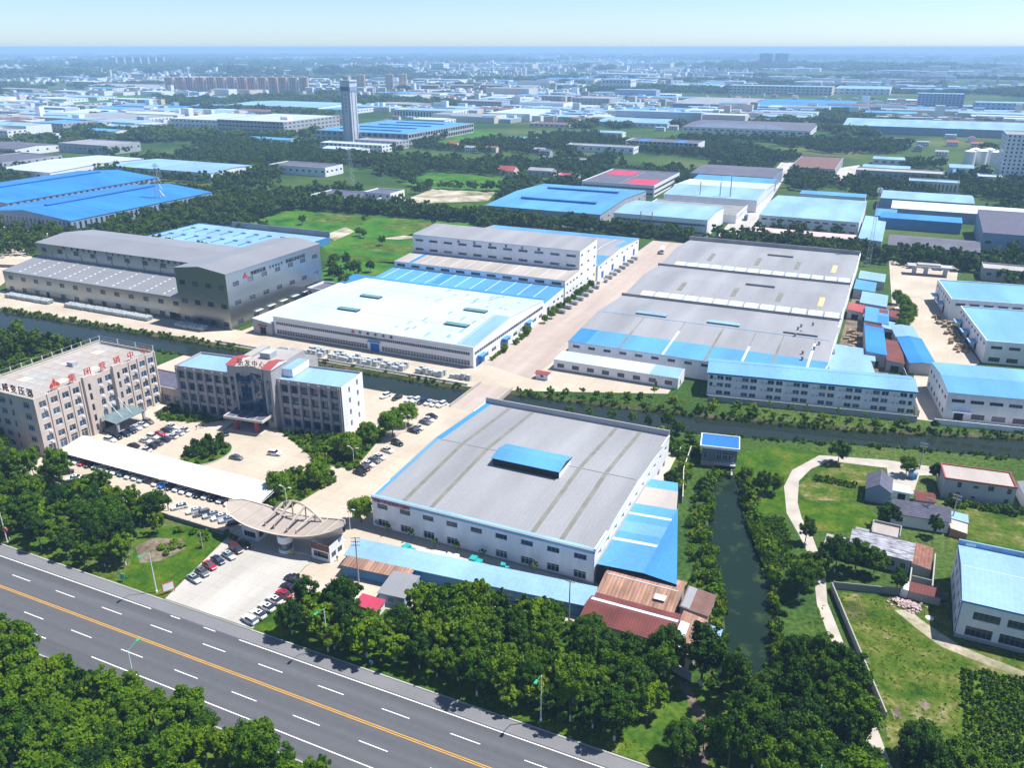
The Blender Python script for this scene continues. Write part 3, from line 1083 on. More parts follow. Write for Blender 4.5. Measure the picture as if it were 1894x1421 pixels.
bands = [(.6, 12.5, 'roofsky'), (12.5, 13.6, 'skylightwhite'), (13.6, 17, 'roofsky'), (17, 22.5, 'roofmid'), (22.5, 26, 'roofsky'), (26, 27, 'skylightwhite'), (27, 32, 'roofsky'), (32, 42, 'rooftan'), (42, 47, 'roofsky')]
for (ya, yb, mt) in bands:
    b = MB()
    xr0, xr1 = min(RX, edge_x(ya)), min(RX, edge_x(yb))
    b.poly([(.25, ya, lean_z(.25)), (xr0, ya, lean_z(xr0)), (xr1, yb, lean_z(xr1)), (.25, yb, lean_z(.25))], mt)
    b.poly([(.25, yb, lean_z(.25) - .1), (xr1, yb, lean_z(xr1) - .1), (xr0, ya, lean_z(xr0) - .1), (.25, ya, lean_z(.25) - .1)], mt)
    b.build('roof_panel', sh)
b = MB()
for q in ([(RX, .6, 6.32), (19.6, .6, 5.5), (RX, 33.2, 6.32)],):
    b.poly(q, 'roofblue')  # outer slope's shading is put into a darker blue
    b.poly([(px, py, pz - .12) for px, py, pz in q][::-1], 'roofblue')
b.build('roof_panel', sh)
b = MB()
for (xa, ya, za), (xb, yb, zb_) in (((19.6, .6, 5.4), (RX, 33.2, 6.2)), ((RX, 33.2, 6.2), (8.2, 47, 6.0))):
    b.poly([(xa, ya, 0), (xb, yb, 0), (xb, yb, zb_), (xa, ya, za)], 'white')
b.poly([(.3, .9, 0), (8, .9, 0), (8, .9, 4.8), (.3, .9, 4.8)], 'dark')
b.poly([(8, .9, 0), (19.4, .9, 0), (19.4, .9, 4.3), (8, .9, 4.8)], 'greywall')
b.poly([(8.1, 46.9, 0), (.3, 46.9, 0), (.3, 46.9, 5), (8.1, 46.9, 5.5)], 'white')
b.build('wall', sh)

# rusty workshop roofs at the corner
t1, z1 = building('workshop_shed', 'corrugated shed with streaked rusty roof beside the bright blue lean-to', 'shed', -48, 152.8, 17.2, 11.6, 3.8, 'concrete',
                  f=(), r=[at(4, 1.2, 1.2, 1.4)], roof='gx', roofmat='rust', rise=1.3, over=.5)
patch(t1, z1, .2, 5.55, 17, 5.78, 'galvlight', 'ridge_cap', .1)
monitor(t1, 12.4, 1.4, 15, 3.4, 4.2, .7, 'skylightwhite', 'darkconc', .15, .3)
t2, z2 = building('workshop_shed', 'dark red roofed shed with a white stripe behind the roadside trees', 'shed', -48.4, 142.2, 19.8, 10.0, 3.7, 'white', rz=0,
                  f=[at(14, 1.8, 1.5, 1), at(17, 1.2, 2, .02, 'door:dark')], roof='gx', roofmat='rustdark', rise=1.0, over=.5)
patch(t2, z2, .0, 6.2, 19.8, 7.3, 'skylightwhite', 'roof_panel', .07)
t3, z3 = building('lean_to_shed', 'narrow rusty lean-to with ribbed roof at the end of the red shed', 'shed', -28.2, 140.2, 5.0, 13.2, 3.4, 'concrete', f=[at(3, 1, 2, .02, 'door:dark')], roof='sx', roofmat='rust', rise=.8, over=.2)
patch(t3, z3, .1, .1, 2.0, 9.5, 'skylightwhite', 'roof_panel')
t4, z4 = building('lean_to_shed', 'grey brown ribbed lean-to roof by the pond bank', 'shed', -29.5, 154.6, 6.2, 8.4, 3.5, 'concrete', f=(), roof='sx', roofmat='roofbrown', rise=.7, over=.2)
patch(t4, z4, .1, .2, 2.0, 8.2, 'roofsteel', 'roof_panel')
t5, z5 = building('small_shed', 'little pale blue shed roof above the pond bank', 'shed', -22.9, 146.2, 3.2, 6.4, 2.6, 'white', f=(), roof='sx', roofmat='roofpale', rise=.4, over=.2)

# long light blue shed in front of the hall
t6, z6 = building('long_shed', 'long pale blue roofed shed running in front of the white hall', 'shed', -110, 141.4, 62, 7.2, 3.5, 'deepbluewall', rz=5.4, f=[row(3, 1.4, 1.2, 1.2, 30, 6)], roof='gx', roofmat='roofpale', rise=.7, over=.35)
t7, z7 = building('lean_to_shed', 'blue walled lean-to with rusty roof beside the entrance', 'shed', -108.6, 137.9, 17.5, 3.7, 3.0, 'deepbluewall', rz=5.4, f=(), roof='sf', roofmat='rust', rise=.5, over=.25)
t8, z8 = building('site_hut', 'grey white flat roofed hut among the roadside trees', 'hut', -94.6, 132.5, 6.5, 8.2, 2.9, 'bluewall', rz=5.4, f=[at(3, 1.4, 1.1, 1)], roof='sf', roofmat='roofsteel', rise=.5, over=.3)
t9, z9 = building('kiosk', 'small kiosk with red roof under the roadside trees', 'kiosk', -97.4, 127.4, 5.4, 3.4, 2.3, 'white', f=[at(2.6, 2.2, 1.2, .9)], roof='sf', roofmat='roofcrimson', rise=.4, over=.5)

# ------------------------------------------------------------------ office block with roof lettering (far left)
OX, OY, OW, OD, OH = -257.6, 151.6, 26.4, 48.0, 19.8
sty = [(.5, 3.0), (4.5, 2.1), (8.35, 2.1), (12.2, 2.1), (16.0, 2.1)]
cols_r = [2.9, 7.0, 11.1, 15.0, 34.4, 38.2, 42.0, 45.7]
holes = []
for k, (z0, hh) in enumerate(sty):
    for u in cols_r:
        holes.append(at(u, 2.35, hh, z0, 'wg'))
    if k:
        holes += [at(24.2, 1.7, hh, z0, 'wg'), at(27.6, 2.5, hh, z0, 'wg')]
holes.append(at(25.7, 5.6, 3.0, .02, 'door:dark'))
fh = []
for k, (z0, hh) in enumerate(sty):
    for u in (2.5, 7.0, 11.5, 15.5, 22.6):
        fh.append(at(u, 3.0 if u != 15.5 else 1.3, min(hh, 2.1), z0 + (.6 if k == 0 else 0), 'wg'))
off, zo = building('office_block', 'beige office block with rooftop red lettering and railing', 'office building', OX, OY, OW, OD, OH, 'stone', f=fh, r=holes, roof='flat', roofmat='concrete', para=.8, dep=.3)
rt_col = ['concrete', 'rooftan', 'canopytan', 'stone']
tile = {}
for mt in rt_col:
    b = MB()
    b.box(-1.93, -1.93, 0, 1.93, 1.93, .05, mt)
    tile[mt] = b.mesh('roof_tile')
for i in range(6):
    for j in range(11):
        mt = rng.choices(rt_col, (4, 3, 2, 2))[0]
        ob('roof_tile', tile[mt], off, (.95 + 2.05 + i * 4.08, 1.6 + 2.05 + j * 4.08, OH - .8 + .002))
for u0 in (17.6, 29.2):                     # projecting stair bays
    b = MB()
    hs = [(1.75, 1.0, 2.4, z, 'd') for z in (1.2, 4.6, 8.4, 12.2, 15.6)]
    facade(b, (OW + .9, u0), (0, 1), (1, 0), 3.5, OH + .9, hs, 'stone', .25)
    b.poly([(OW + .01, u0, 0), (OW + .9, u0, 0), (OW + .9, u0, OH + .9), (OW + .01, u0, OH + .9)], 'stone')
    b.poly([(OW + .9, u0 + 3.5, 0), (OW + .01, u0 + 3.5, 0), (OW + .01, u0 + 3.5, OH + .9), (OW + .9, u0 + 3.5, OH + .9)], 'stone')
    b.poly([(OW + .01, u0, OH + .9), (OW + .9, u0, OH + .9), (OW + .9, u0 + 3.5, OH + .9), (OW + .01, u0 + 3.5, OH + .9)], 'stone')
    b.poly([(OW - .02, u0 + 3.5, OH), (OW - .02, u0, OH), (OW - .02, u0, OH + .9), (OW - .02, u0 + 3.5, OH + .9)], 'stone')
    p_ = b.build('stair_bay', off)
    for (c, w, h, z, st) in hs:
        ob('window', win_mesh(w, h, st), p_, (OW + .68, u0 + c, z), R(90))
for u in (0.25, 4.95, 9.05, 13.05, 16.9, 32.95, 36.4, 40.1, 43.85, 47.6):       # pilasters
    box_part('pilaster', off, OW + .01, u - .22, 0, OW + .28, u + .22, OH - .02, 'stone')
acm = MB()
acm.box(-.45, -.35, 0, .45, 0, .62, 'frame')
acm.tube((-.12, -.36, .31), (-.12, -.345, .31), .22, .22, 'darkframe', 10)
AC = acm.mesh('air_conditioner')
for k, (z0, hh) in enumerate(sty[1:]):
    for u in cols_r[3:] + cols_r[:1]:
        if rng.random() < .72:
            ob('air_conditioner', AC, off, (OW + .02, u + .6, z0 - 1.05), R(90))
    for u in (24.4, 27.6):
        ob('air_conditioner', AC, off, (OW + .02, u, z0 - 1.05), R(90))
# roof railing, posts and glass on the far long side and ends
for j in range(13):
    y = .5 + j * 3.9
    box_part('rail_post', off, .05, y - .13, OH, .32, y + .13, OH + 2.4, 'rail')
    if j < 12:
        b = MB()
        b.box(.15, y + .2, OH + 2.15, .22, y + 3.7, OH + 2.25, 'steel')
        b.box(.12, y + .2, OH + .55, .26, y + 3.7, OH + .8, 'rail')
        b.box(.12, y + .2, OH + .0, .26, y + 3.7, OH + .22, 'rail')
        b.build('railing', off)
for xx in (8.8, 17.6, 26.1):
    box_part('rail_post', off, xx - .12, OD - .35, OH, xx + .12, OD - .1, OH + 2.2, 'rail')
b = MB()
for zz in (.6, 1.3, 2.1):
    b.tube((.3, OD - .22, OH + zz), (26.1, OD - .22, OH + zz), .06, .06, 'steel', 5)
b.build('railing', off)
for j in range(17):
    y = .2 + j * 2.95
    box_part('rail_post', off, OW - .2, y - .07, OH + .002, OW - .08, y + .07, OH + (.85 if j % 2 else .6), 'frame')
b = MB()
b.tube((OW - .14, .2, OH + .55), (OW - .14, OD - .2, OH + .55), .04, .04, 'steel', 4)
b.tube((.2, .14, OH + .55), (OW - .2, .14, OH + .55), .04, .04, 'steel', 4)
b.build('railing', off)
box_part('roof_hatch', off, 9.2, 26, OH - .79, 12, 28.2, OH + .7, 'greywall')
emblem(off, 3.6, (OW - 1.6, 9.2, OH - .1), R(90))
lettering(off, '集团营销中心', 2.9, (OW - 1.6, 15.6), (OW - 1.6, 45), OH + .2, R(90), 'redsign', extrude=.1)
lettering(off, '亚威变压器', 3.0, (9, 1.2), (24.0, 1.2), OH + .2, 0, 'darksign', extrude=.1)
# glass entrance canopy
b = MB()
b.poly([(OW + .95, 20.8, 5.2), (OW + 8.4, 20.8, 4.4), (OW + 8.4, 33, 4.4), (OW + .95, 33, 5.2)], 'canopyglass')
b.poly([(OW + .95, 33, 5.05), (OW + 8.4, 33, 4.25), (OW + 8.4, 20.8, 4.25), (OW + .95, 20.8, 5.05)], 'canopyglass')
for yy in (20.8, 24.9, 28.9, 33):
    b.tube((OW + .95, yy, 5.12), (OW + 8.4, yy, 4.32), .12, .12, 'steel', 6)
cp = b.build('canopy', off)
b = MB()
for yy in (21.5, 32.3):
    b.box(OW + 7.4, yy - .4, 0, OW + 8.1, yy + .4, 4.3, 'greywall')
b.build('canopy_pier', off)
b = MB()
for yy in (24.9, 28.9):
    b.tube((OW + .9, yy, 9.5), (OW + 6.4, yy, 4.6), .07, .07, 'steel', 5)
b.build('canopy_stay', off)
b = MB()
for k in range(4):
    b.box(OW + .95, 20.8, .002, OW + 9.6 - k * .4, 33.2, .16 * (k + 1), 'greystone')
b.build('entrance_steps', off)

# low wing between the two offices
t, zt = building('link_wing', 'low blue roofed wing between the two office buildings', 'building', -247, 199.9, 26, 13, 6.2, 'stone', rz=0, f=[row(5, 3.2, 2.6, .6, 1.5, 1.5, 'wg')], r=[row(3, 2.6, 2.4, .6, 1, 1, 'wg')], roof='flat', roofmat='roofslate', para=.5)

# ------------------------------------------------------------------ central office with curved glass front
CXW, CD, CH = 65.0, 14.5, 17.6
fh = []
for z0 in (.7, 4.9, 9.0, 13.1):
    for k in range(6):
        fh.append(at(2.5 + k * 3.72, 2.6, 2.75 if z0 > 1 else 2.9, z0, 'dg'))
        fh.append(at(43.6 + k * 3.72, 2.6, 2.75 if z0 > 1 else 2.9, z0, 'dg'))
cen, zc = building('office_building', 'four storey office with pale blue roof and dark curved glass front', 'office building', -218.8, 196.2, CXW, CD, CH, 'greystone', rz=6.5, f=fh,
                   r=[at(5, 1.2, 2.1, z) for z in (1.5, 5.6, 9.8, 13.6)] + [at(10.5, 1.2, 2.1, z) for z in (2.2, 6.3, 10.4, 14.2)], roof='flat', roofmat='roofpale', para=.7, dep=.5, rwall='white')
b = MB()
b.box(CXW + .01, .02, 0, CXW + .06, CD - .02, 1.4, 'whiteclad')
b.box(CXW + .004, 1.6, 1.4, CXW + .02, 3.0, CH - .02, 'white')
b.build('plinth', cen)
for k in range(7):
    for o0 in (.68, 41.8):
        x = o0 + k * 3.72
        box_part('pier', cen, x - .45, -.42, 0, x + .45, -.01, CH - .5, 'greystone')
# raised centre with concave curtain wall
c0, c1, ch = 23.6, 40.6, 21.6
b = MB()
b.box(c0, -2.5, 0, c0 + 3.1, CD + 4, ch, 'greystone', 'concrete')
b.box(c1 - 3.1, -2.5, 0, c1, CD + 4, ch, 'greystone', 'concrete')
b.box(c0 + 3.1, 6, CH - .5, c1 - 3.1, CD + 3.98, ch - .9, 'greystone', 'concrete')
b.box(c1 + .01, 4, CH - .5, c1 + 4, CD, CH + 2.2, 'white', 'roofpale')
b.build('centre_tower', cen)
N = 10
for k in range(N):                                  # curtain wall bays, each a pane column with mullions
    xa = c0 + 3.1 + (c1 - c0 - 6.2) * k / N
    xb = c0 + 3.1 + (c1 - c0 - 6.2) * (k + 1) / N

    def cy_(x):
        s_ = (x - (c0 + c1) / 2) / ((c1 - c0 - 6.2) / 2)
        return -2.3 + 1.7 * (1 - s_ * s_)
    b = MB()
    b.poly([(xa, cy_(xa), 4.6), (xb, cy_(xb), 4.6), (xb, cy_(xb), 19.0), (xa, cy_(xa), 19.0)], 'glassblue')
    for zz in (4.6, 8.2, 11.8, 15.4, 18.9):
        b.poly([(xa, cy_(xa) - .06, zz), (xb, cy_(xb) - .06, zz), (xb, cy_(xb) - .06, zz + .1), (xa, cy_(xa) - .06, zz + .1)], 'deepbluewall')
    b.build('glass_bay', cen)
    b = MB()
    b.poly([(xa, cy_(xa) - .5, 19.0), (xb, cy_(xb) - .5, 19.0), (xb, cy_(xb) - .5, 21.3), (xa, cy_(xa) - .5, 21.3)], 'greystone')
    b.poly([(xa, cy_(xa) - .5, 21.3), (xb, cy_(xb) - .5, 21.3), (xb, 6, 21.3), (xa, 6, 21.3)], 'rooftan')
    b.poly([(xa, cy_(xa), 19.0), (xb, cy_(xb), 19.0), (xb, cy_(xb) - .5, 19.0), (xa, cy_(xa) - .5, 19.0)], 'greystone')
    b.build('cornice_block', cen)
for x in (c0 + .9, c1 - 2.2):
    ob('window', win_mesh(1.3, 15, 'dg'), cen, (x + .65, -2.62, 2.5))
for xa in (c0 - .3, c1 - 3.6):                      # red pitched caps on the corner towers
    b = MB()
    b.poly([(xa, -2.8, ch + .05), (xa + 3.9, -2.8, ch + .05), (xa + 3.9, 2.2, ch + 1.1), (xa, 2.2, ch + 1.1)], 'roofred')
    b.poly([(xa + 3.9, 7, ch + .05), (xa, 7, ch + .05), (xa, 2.2, ch + 1.1), (xa + 3.9, 2.2, ch + 1.1)], 'roofred')
    for xe in (xa, xa + 3.9):
        b.poly([(xe, -2.8, ch + .04), (xe, 7, ch + .04), (xe, 2.2, ch + 1.09)], 'white')
    b.box(xa, -2.8, ch - .15, xa + 3.9, 7, ch + .03, 'white')
    b.build('tower_cap', cen)
lettering(cen, '研发中心', 2.3, (c0 + 4.2, -.6), (c1 - 4.4, -.6), 21.4, 0, 'darksign', extrude=.08)
b = MB()
b.box(c0 + 6, 8, ch - .9, c0 + 10, 12, ch + 1.2, 'greywall', 'galvlight')
b.box(c0 + 3.2, CD + 4, 0, c1, CD + 12, CH - 1, 'greystone', 'darkconc')
b.build('plant_room', cen)
for k in range(2):
    ob('air_conditioner', AC, cen, (18.5 + k * 1.6, 11, CH - .7), R(0)).scale = (1.6, 2, 2)
# entrance canopy on two red columns
b = MB()
b.box(c0 + .8, -8.2, 4.9, c1 - 1.4, .2, 5.1, 'roofdark')
b.box(c0 + .6, -8.5, 4.6, c1 - 1.2, -8.2, 5.45, 'rail')
b.box(c0 + .6, -8.2, 4.6, c0 + .9, .2, 5.45, 'rail')
b.box(c1 - 1.5, -8.2, 4.6, c1 - 1.2, .2, 5.45, 'rail')
for k in range(1, 4):
    x = c0 + .8 + (c1 - c0 - 2.2) * k / 4
    b.box(x - .12, -8.2, 5.1, x + .12, .2, 5.25, 'greywall')
b.build('canopy', cen)
for x in (c0 + 4.4, c1 - 4.8):
    b = MB()
    b.box(x - .55, -7.4, 0, x + .55, -6.3, 4.6, 'roofred')
    b.box(x - .75, -7.6, 0, x + .75, -6.1, .5, 'roofred')
    b.build('column', cen)
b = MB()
b.box(c0 + 3.12, -.9, 0, c1 - 3.12, -.06, 4.59, 'dark')  # solid black block, its colour stands in for the shaded entrance
b.build('recess_shade_block', cen)
b = MB()
for k in range(3):
    b.box(c0 + 2 - k * .5, -9.4 + k * .45, .003, c1 - 2.4 + k * .5 - 1, -.45, .05 + .15 * (k), 'stone')
b.poly([(c0 - 5, -9, .06), (c0 + .4, -9.4, .06), (c0 + .4, -3, .9), (c0 - .2, -3, .9)], 'stone')
b.build('entrance_steps', cen)

# ------------------------------------------------------------------ white transformer factory
wh, zw = building('transformer_factory', 'white factory with long window bands, white roof and blue doors', 'factory', -244.3, 277.6, 100.2, 73.2, 8.6, 'whiteclad', f=[at(53.2, 4.6, 4.0, .02, 'door:bluedoor')],
                  r=[at(6, 3.6, 3.8, .02, 'door:bluedoor'), at(29, 3.6, 3.8, .02, 'door:bluedoor'), at(54, 3.6, 3.8, .02, 'door:bluedoor'), row(9, 4.2, 1.9, 1.1, 9.5, 1.5, 'w', (2, 6))], roof='gx', roofmat='roofwhite', rise=2.6, over=.1)


def ribbon(root, x0, x1, y, z, h, n, name='window_band', depth=.1):
    b = MB()
    b.box(x0, y - .02, z, x1, y + .02, z + h, 'glass')
    b.box(x0, y - depth, z - .1, x1, y + .02, z, 'frame')
    b.box(x0, y - depth, z + h, x1, y + .02, z + h + .1, 'frame')
    for k in range(n + 1):
        x = x0 + (x1 - x0) * k / n
        b.box(x - .09, y - depth * .8, z, x + .09, y + .02, z + h, 'frame')
    if h > 1.6:
        b.box(x0, y - depth * .6, z + h * .64, x1, y + .02, z + h * .64 + .1, 'frame')
    return b.build(name, root)


ribbon(wh, 1.5, 98.6, -.03, 5.3, 1.15, 96)
ribbon(wh, 1.5, 49.6, -.03, 1.0, 1.9, 34)
ribbon(wh, 56.8, 98.6, -.03, 1.0, 1.9, 30)
b = MB()
b.box(50.2, -1.8, 4.4, 56.2, -.05, 4.62, 'roofsky')
b.build('awning', wh)
b = MB()
b.box(-.05, -.12, 8.35, 100.3, -.03, 8.95, 'whiteclad')
b.box(-.05, -.1, 7.5, 100.3, -.03, 7.56, 'greywall')
b.box(-.05, -.16, 0, 50.7, -.04, .5, 'concrete')
b.box(55.7, -.16, 0, 100.3, -.04, .5, 'concrete')
b.build('fascia', wh)
b = MB()
b.box(100.24, 1, 5.3, 100.27, 72, 6.5, 'glass')
for k in range(36):
    b.box(100.24, 1 + k * 2 - .1, 5.3, 100.33, 1 + k * 2 + .1, 6.5, 'frame')
b.build('window_band', wh)
for yy in (6, 29, 54):
    box_part('awning', wh, 100.25, yy - 2.6, 4.1, 102.4, yy + 2.6, 4.3, 'roofsky')
    box_part('door_leaf', wh, 100.3, yy - 3.7, .03, 100.5, yy - 1.9, 3.9, 'bluedoor')
    box_part('door_leaf', wh, 100.3, yy + 1.9, .03, 100.5, yy + 3.7, 3.9, 'bluedoor')
emblem(wh, 1.5, (42.6, -.2, 7.0), 0)
lettering(wh, '亚威变压器', 1.3, (46.3, -.2), (61.8, -.2), 7.25, 0, 'blacksign')
for (mx, my) in ((27.7, 36.8), (27.7, 18.8), (82.4, 37.3), (82.6, 19.2)):
    monitor(wh, mx - 5.5, my - 1.6, mx + 5.5, my + 1.6, zw(mx, my) - .4, 1.0, 'tealroof', 'dark', .12, .25, 'roof_skylight')
for xx in range(8):
    patch(wh, zw, 6 + xx * 12.4, 2, 6.18 + xx * 12.4, 36.2, 'skylightwhite', 'roof_panel', .03)
for k in range(16):
    patch(wh, zw, 3 + k * 6.1, 37.2, 3.12 + k * 6.1, 72.4, 'roofpale', 'roof_seam', .02)
patch(wh, zw, 92, 1, 100, 36, 'roofpale', 'roof_panel', .015)
patch(wh, zw, 6, 18.5, 98, 18.72, 'roofpale', 'roof_seam', .03)
patch(wh, zw, 6, 54.5, 98, 54.72, 'roofpale', 'roof_seam', .03)
for k in range(34):
    xx, yy = rng.uniform(48, 98), rng.choice((rng.uniform(3, 30), rng.uniform(40, 70)))
    patch(wh, zw, xx, yy, xx + 1.2, yy + rng.uniform(2, 5.5), 'roofpale', 'roof_panel', .02)
an, za = building('factory_annex', 'low annex with red awning against the white factory', 'annex', -255, 276.2, 10.4, 67, 5.6, 'greywall', f=[at(5.4, 3.4, 3.6, .02, 'door:dark')], roof='sx', roofmat='roofwhite', rise=1.2, over=.15)
b = MB()
b.box(3, -1.2, 3.9, 7.8, -.02, 4.1, 'roofred')
b.build('awning', an)

# stepped white building behind it: blue lean-to, grey step, tall hall
st, zs_ = building('assembly_hall', 'tall stepped white hall with grey roof behind the white factory', 'factory', -243.8, 398.2, 100, 26.8, 22.5, 'white',
                   f=[row(11, 5.2, 1.3, 13.9, 1.6, 2.2, 'd'), row(11, 5.2, 1.3, 19.0, 1.6, 2.2, 'd')],
                   r=[row(3, 2.8, 1.3, 19, 2, 2, 'd'), row(3, 2.8, 1.3, 13.9, 2, 2, 'd'), row(3, 2.8, 1.3, 9, 2, 2, 'd'), row(3, 2.8, 1.3, 4, 2, 2, 'd')], roof='sf', roofmat='roofgrey', rise=1.4, over=.1)
emblem(st, 1.7, (29.3, -.15, 20.6), 0)
lettering(st, '亚威变压器', 1.6, (39, -.15), (77, -.15), 20.7, 0, 'blacksign')
_, zs2 = building('', '', '', 0, -20.2, 100, 20.2, 11.6, 'white', root=st, f=[row(11, 5.2, 1.5, 9.2, 1.6, 2.2, 'd')], r=[row(4, 2.4, 1.2, 8.5, 2, 2, 'd'), row(4, 2.4, 1.2, 4, 2, 2, 'd')], roof='sf', roofmat='rooftan', rise=1.0, over=.1)
for k in range(11):
    patch(st, zs2, 8 + k * 8.6, -19.6, 8.22 + k * 8.6, -.4, 'skylightwhite', 'roof_seam', .08)
patch(st, zs2, 8.5, -19.6, 11, -.4, 'roofblue', 'roof_panel', .05)
_, zs3 = building('', '', '', 0, -46.6, 99.4, 26.2, 6.9, 'white', root=st, f=(), r=[at(6, 3.4, 3.6, .02, 'door:dark'), row(3, 2.4, 1.3, 3.6, 12, 1, 'd')], roof='sf', roofmat='roofsky', rise=1.4, over=.1)
for k in range(11):
    patch(st, zs3, 4 + k * 8.7, -40, 4.35 + k * 8.7, -20.5, 'skylightwhite', 'roof_panel', .08)
patch(st, zs3, 1, -46, 98, -40.4, 'roofblue', 'roof_panel', .05)
patch(st, zs3, 33, -38, 38, -22, 'roofblue', 'roof_panel', .05)
bk, zb = building('rear_workshop', 'low hall with grey and blue roof sheets beyond the tall stepped hall', 'factory', -243.8, 425.4, 101, 78, 8.6, 'white',
                  r=[at(8, 4, 4, .02, 'door:bluedoor'), at(26, 4, 4, .02, 'door:bluedoor'), at(48, 4, 4, .02, 'door:bluedoor'), at(68, 4, 4, .02, 'door:bluedoor'), row(8, 3, 1.2, 6.2, 3, 3, 'd')], roof='gx', roofmat='roofgrey', rise=2.2, over=.2)
for (x0, y0, x1, y1) in ((84, 2, 100.8, 20), (2, 66, 100.8, 77.5), (97, 40, 100.8, 66)):
    patch(bk, zb, x0, y0, x1, y1, 'roofsky', 'roof_panel', .05)
for k in range(6):
    patch(bk, zb, 30 + k * 12, 2, 30.3 + k * 12, 38.5, 'skylightwhite', 'roof_seam', .06)
    patch(bk, zb, 30 + k * 12, 39.5, 30.3 + k * 12, 65.5, 'skylightwhite', 'roof_seam', .06)
building('small_lean_to', 'small blue roofed lean-to against the stepped hall', 'shed', -262, 352.5, 18, 14, 4.2, 'white', roof='sf', roofmat='roofblue', rise=.8)

# ------------------------------------------------------------------ grey metal factory
gb, zg = building('metal_factory', 'tall grey metal clad factory with long lower wing and dark windows', 'factory', -296.4, 274.6, 30.2, 68.6, 26.2, 'metalclad',
                  f=[row(4, 3.4, 2.3, z, 2, 1.4, 'd') for z in (1.2, 9.8, 18.6)],
                  r=[row(7, 3.8, 2.2, 19.4, 4, 3, 'd'), row(7, 3.8, 2.2, 10.6, 4, 3, 'd'), row(6, 3.8, 2.3, 1.4, 4, 6, 'd')], roof='gy', roofmat='roofsteely', rise=1.9, over=.3)
_, zg2 = building('', '', '', -124.8, 1.8, 124.7, 21.8, 11.0, 'metalclad', root=gb, f=[row(13, 3.3, 2.2, 6.9, 4, 2.5, 'd'), row(13, 3.3, 2.3, .9, 3, 2.5, 'd', (3,)), at(32, 2.2, 3.2, .02, 'door:dark'), at(117.5, 4, 3.4, .02, 'door:dark')], roof='sf', roofmat='roofsteel', rise=3.2, over=.15)
_, zg3 = building('', '', '', -124.8, 23.6, 124.7, 37, 21.6, 'metalclad', root=gb, z0=10.5, f=[row(10, 3.6, 2.3, 17.2, 4, 6, 'd')], roof='gx', roofmat='roofsteel', rise=2.0, over=.3)
for k in range(11):
    for j in range(7):
        patch(gb, zg2, -114 + k * 11.2, 3.2 + j * 2.9, -113.2 + k * 11.2, 4.6 + j * 2.9, 'skylightwhite', 'skylight', .05)
    b = MB()
    b.tube((-113.6 + k * 11.2, 23.3, zg2(0, 23.5)), (-113.6 + k * 11.2, 23.45, 18), .16, .16, 'frame', 5)
    b.build('downpipe', gb)
emblem(gb, 2.2, (-103, 23.4, 19.9), 0)
lettering(gb, '亚威变压器 500kV 特高压净化车间', 1.7, (-97, 23.45), (-20, 23.45), 20.1, 0, 'blacksign')
emblem(gb, 2.6, (30.4, 12.6, 21.6), R(90))
lettering(gb, '亚威变压器 500kV 特高压净化车间', 2.0, (30.35, 17.2), (30.35, 55), 22.2, R(90), 'blacksign')
for k in range(5):
    box_part('awning', gb, 30.22, 16 + k * 9, 4.6, 31.4, 21 + k * 9, 4.75, 'skylightwhite')
ga, zga = building('substation_house', 'small white house with dark roof behind the grey metal factory', 'house', -264.5, 328, 12, 14, 7, 'white', f=[row(2, 1.5, 1.5, 4, 1, 1), row(2, 1.5, 1.5, 1, 1, 1)], roof='flat', roofmat='roofdark')
bl, zbl = building('storage_hall', 'low pale blue roofed hall dotted with vents behind the grey metal factory', 'hall', -446, 386, 112, 56, 4.6, 'deepbluewall', rz=0, roof='flat', roofmat='roofpale', para=.4)
for i in range(2):
    for j in range(8):
        b = MB()
        b.box(8 + j * 11, 12 + i * 20, 4.19, 8.7 + j * 11, 22 + i * 20, 4.7, 'roofsky')
        b.box(6.8 + j * 11, 21 + i * 20, 4.19, 10 + j * 11, 22.5 + i * 20, 5.0, 'deepbluewall')
        b.build('roof_vent', bl)
box_part('back_wall', bl, 30, 56.1, 0, 112, 56.5, 8, 'parapet')

# ------------------------------------------------------------------ three grey roofed bays (right of the factory road)
r1, zr = building('grey_bay', 'wide grey roofed factory bay with blue eaves strip', 'factory', -113.4, 303.5, 99.6, 74.5, 7.6, 'white',
                  f=[row(15, 3.0, 1.2, 5.4, 2, 2, 'd'), at(63.5, 3.6, 2.2, .8, 'd')], roof='gx', roofmat='roofgrey', rise=2.6, over=.3, fascia='roofdeep')
patch(r1, zr, .0, .1, 99.6, 15.5, 'roofsky', 'roof_panel', .05)
patch(r1, zr, .0, .1, 7.5, 15.4, 'roofblue', 'roof_panel', .08)
for k, xx in enumerate((21, 39, 55.5, 69, 80, 92.5)):
    patch(r1, zr, xx, .3, xx + .9, 20 + (k % 3) * 6, 'skylight' if k % 2 == 0 else 'skylightwhite', 'skylight', .1)
    patch(r1, zr, xx + .3, 21 + (k % 3) * 6, xx + .6, 36.5, 'skylight', 'skylight', .1)
patch(r1, zr, 2, 37.0, 98, 37.24, 'roofsky', 'ridge_cap', .1)
for k, (xa, xb, mt) in enumerate(((16.4, 30.2, 'roofpale'), (48, 61.8, 'roofpale'), (79.8, 93.4, 'roofgrey'))):
    monitor(r1, xa, 40.2, xb, 43.4, zr(0, 42) - .3, 1.2, mt, 'parapet', .25, .3)
for k in range(9):
    b = MB()
    px, py = 84 + rng.uniform(0, 12), 14 + k * 5.8
    b.tube((px, py, zr(px, py) - .1), (px, py, zr(px, py) + 1.0), .35, .35, 'darkframe', 7)
    b.ball((px, py, zr(px, py) + 1.1), .6, 'darkframe', 7, 4, .7)
    b.build('turbine_vent', zr.roof)


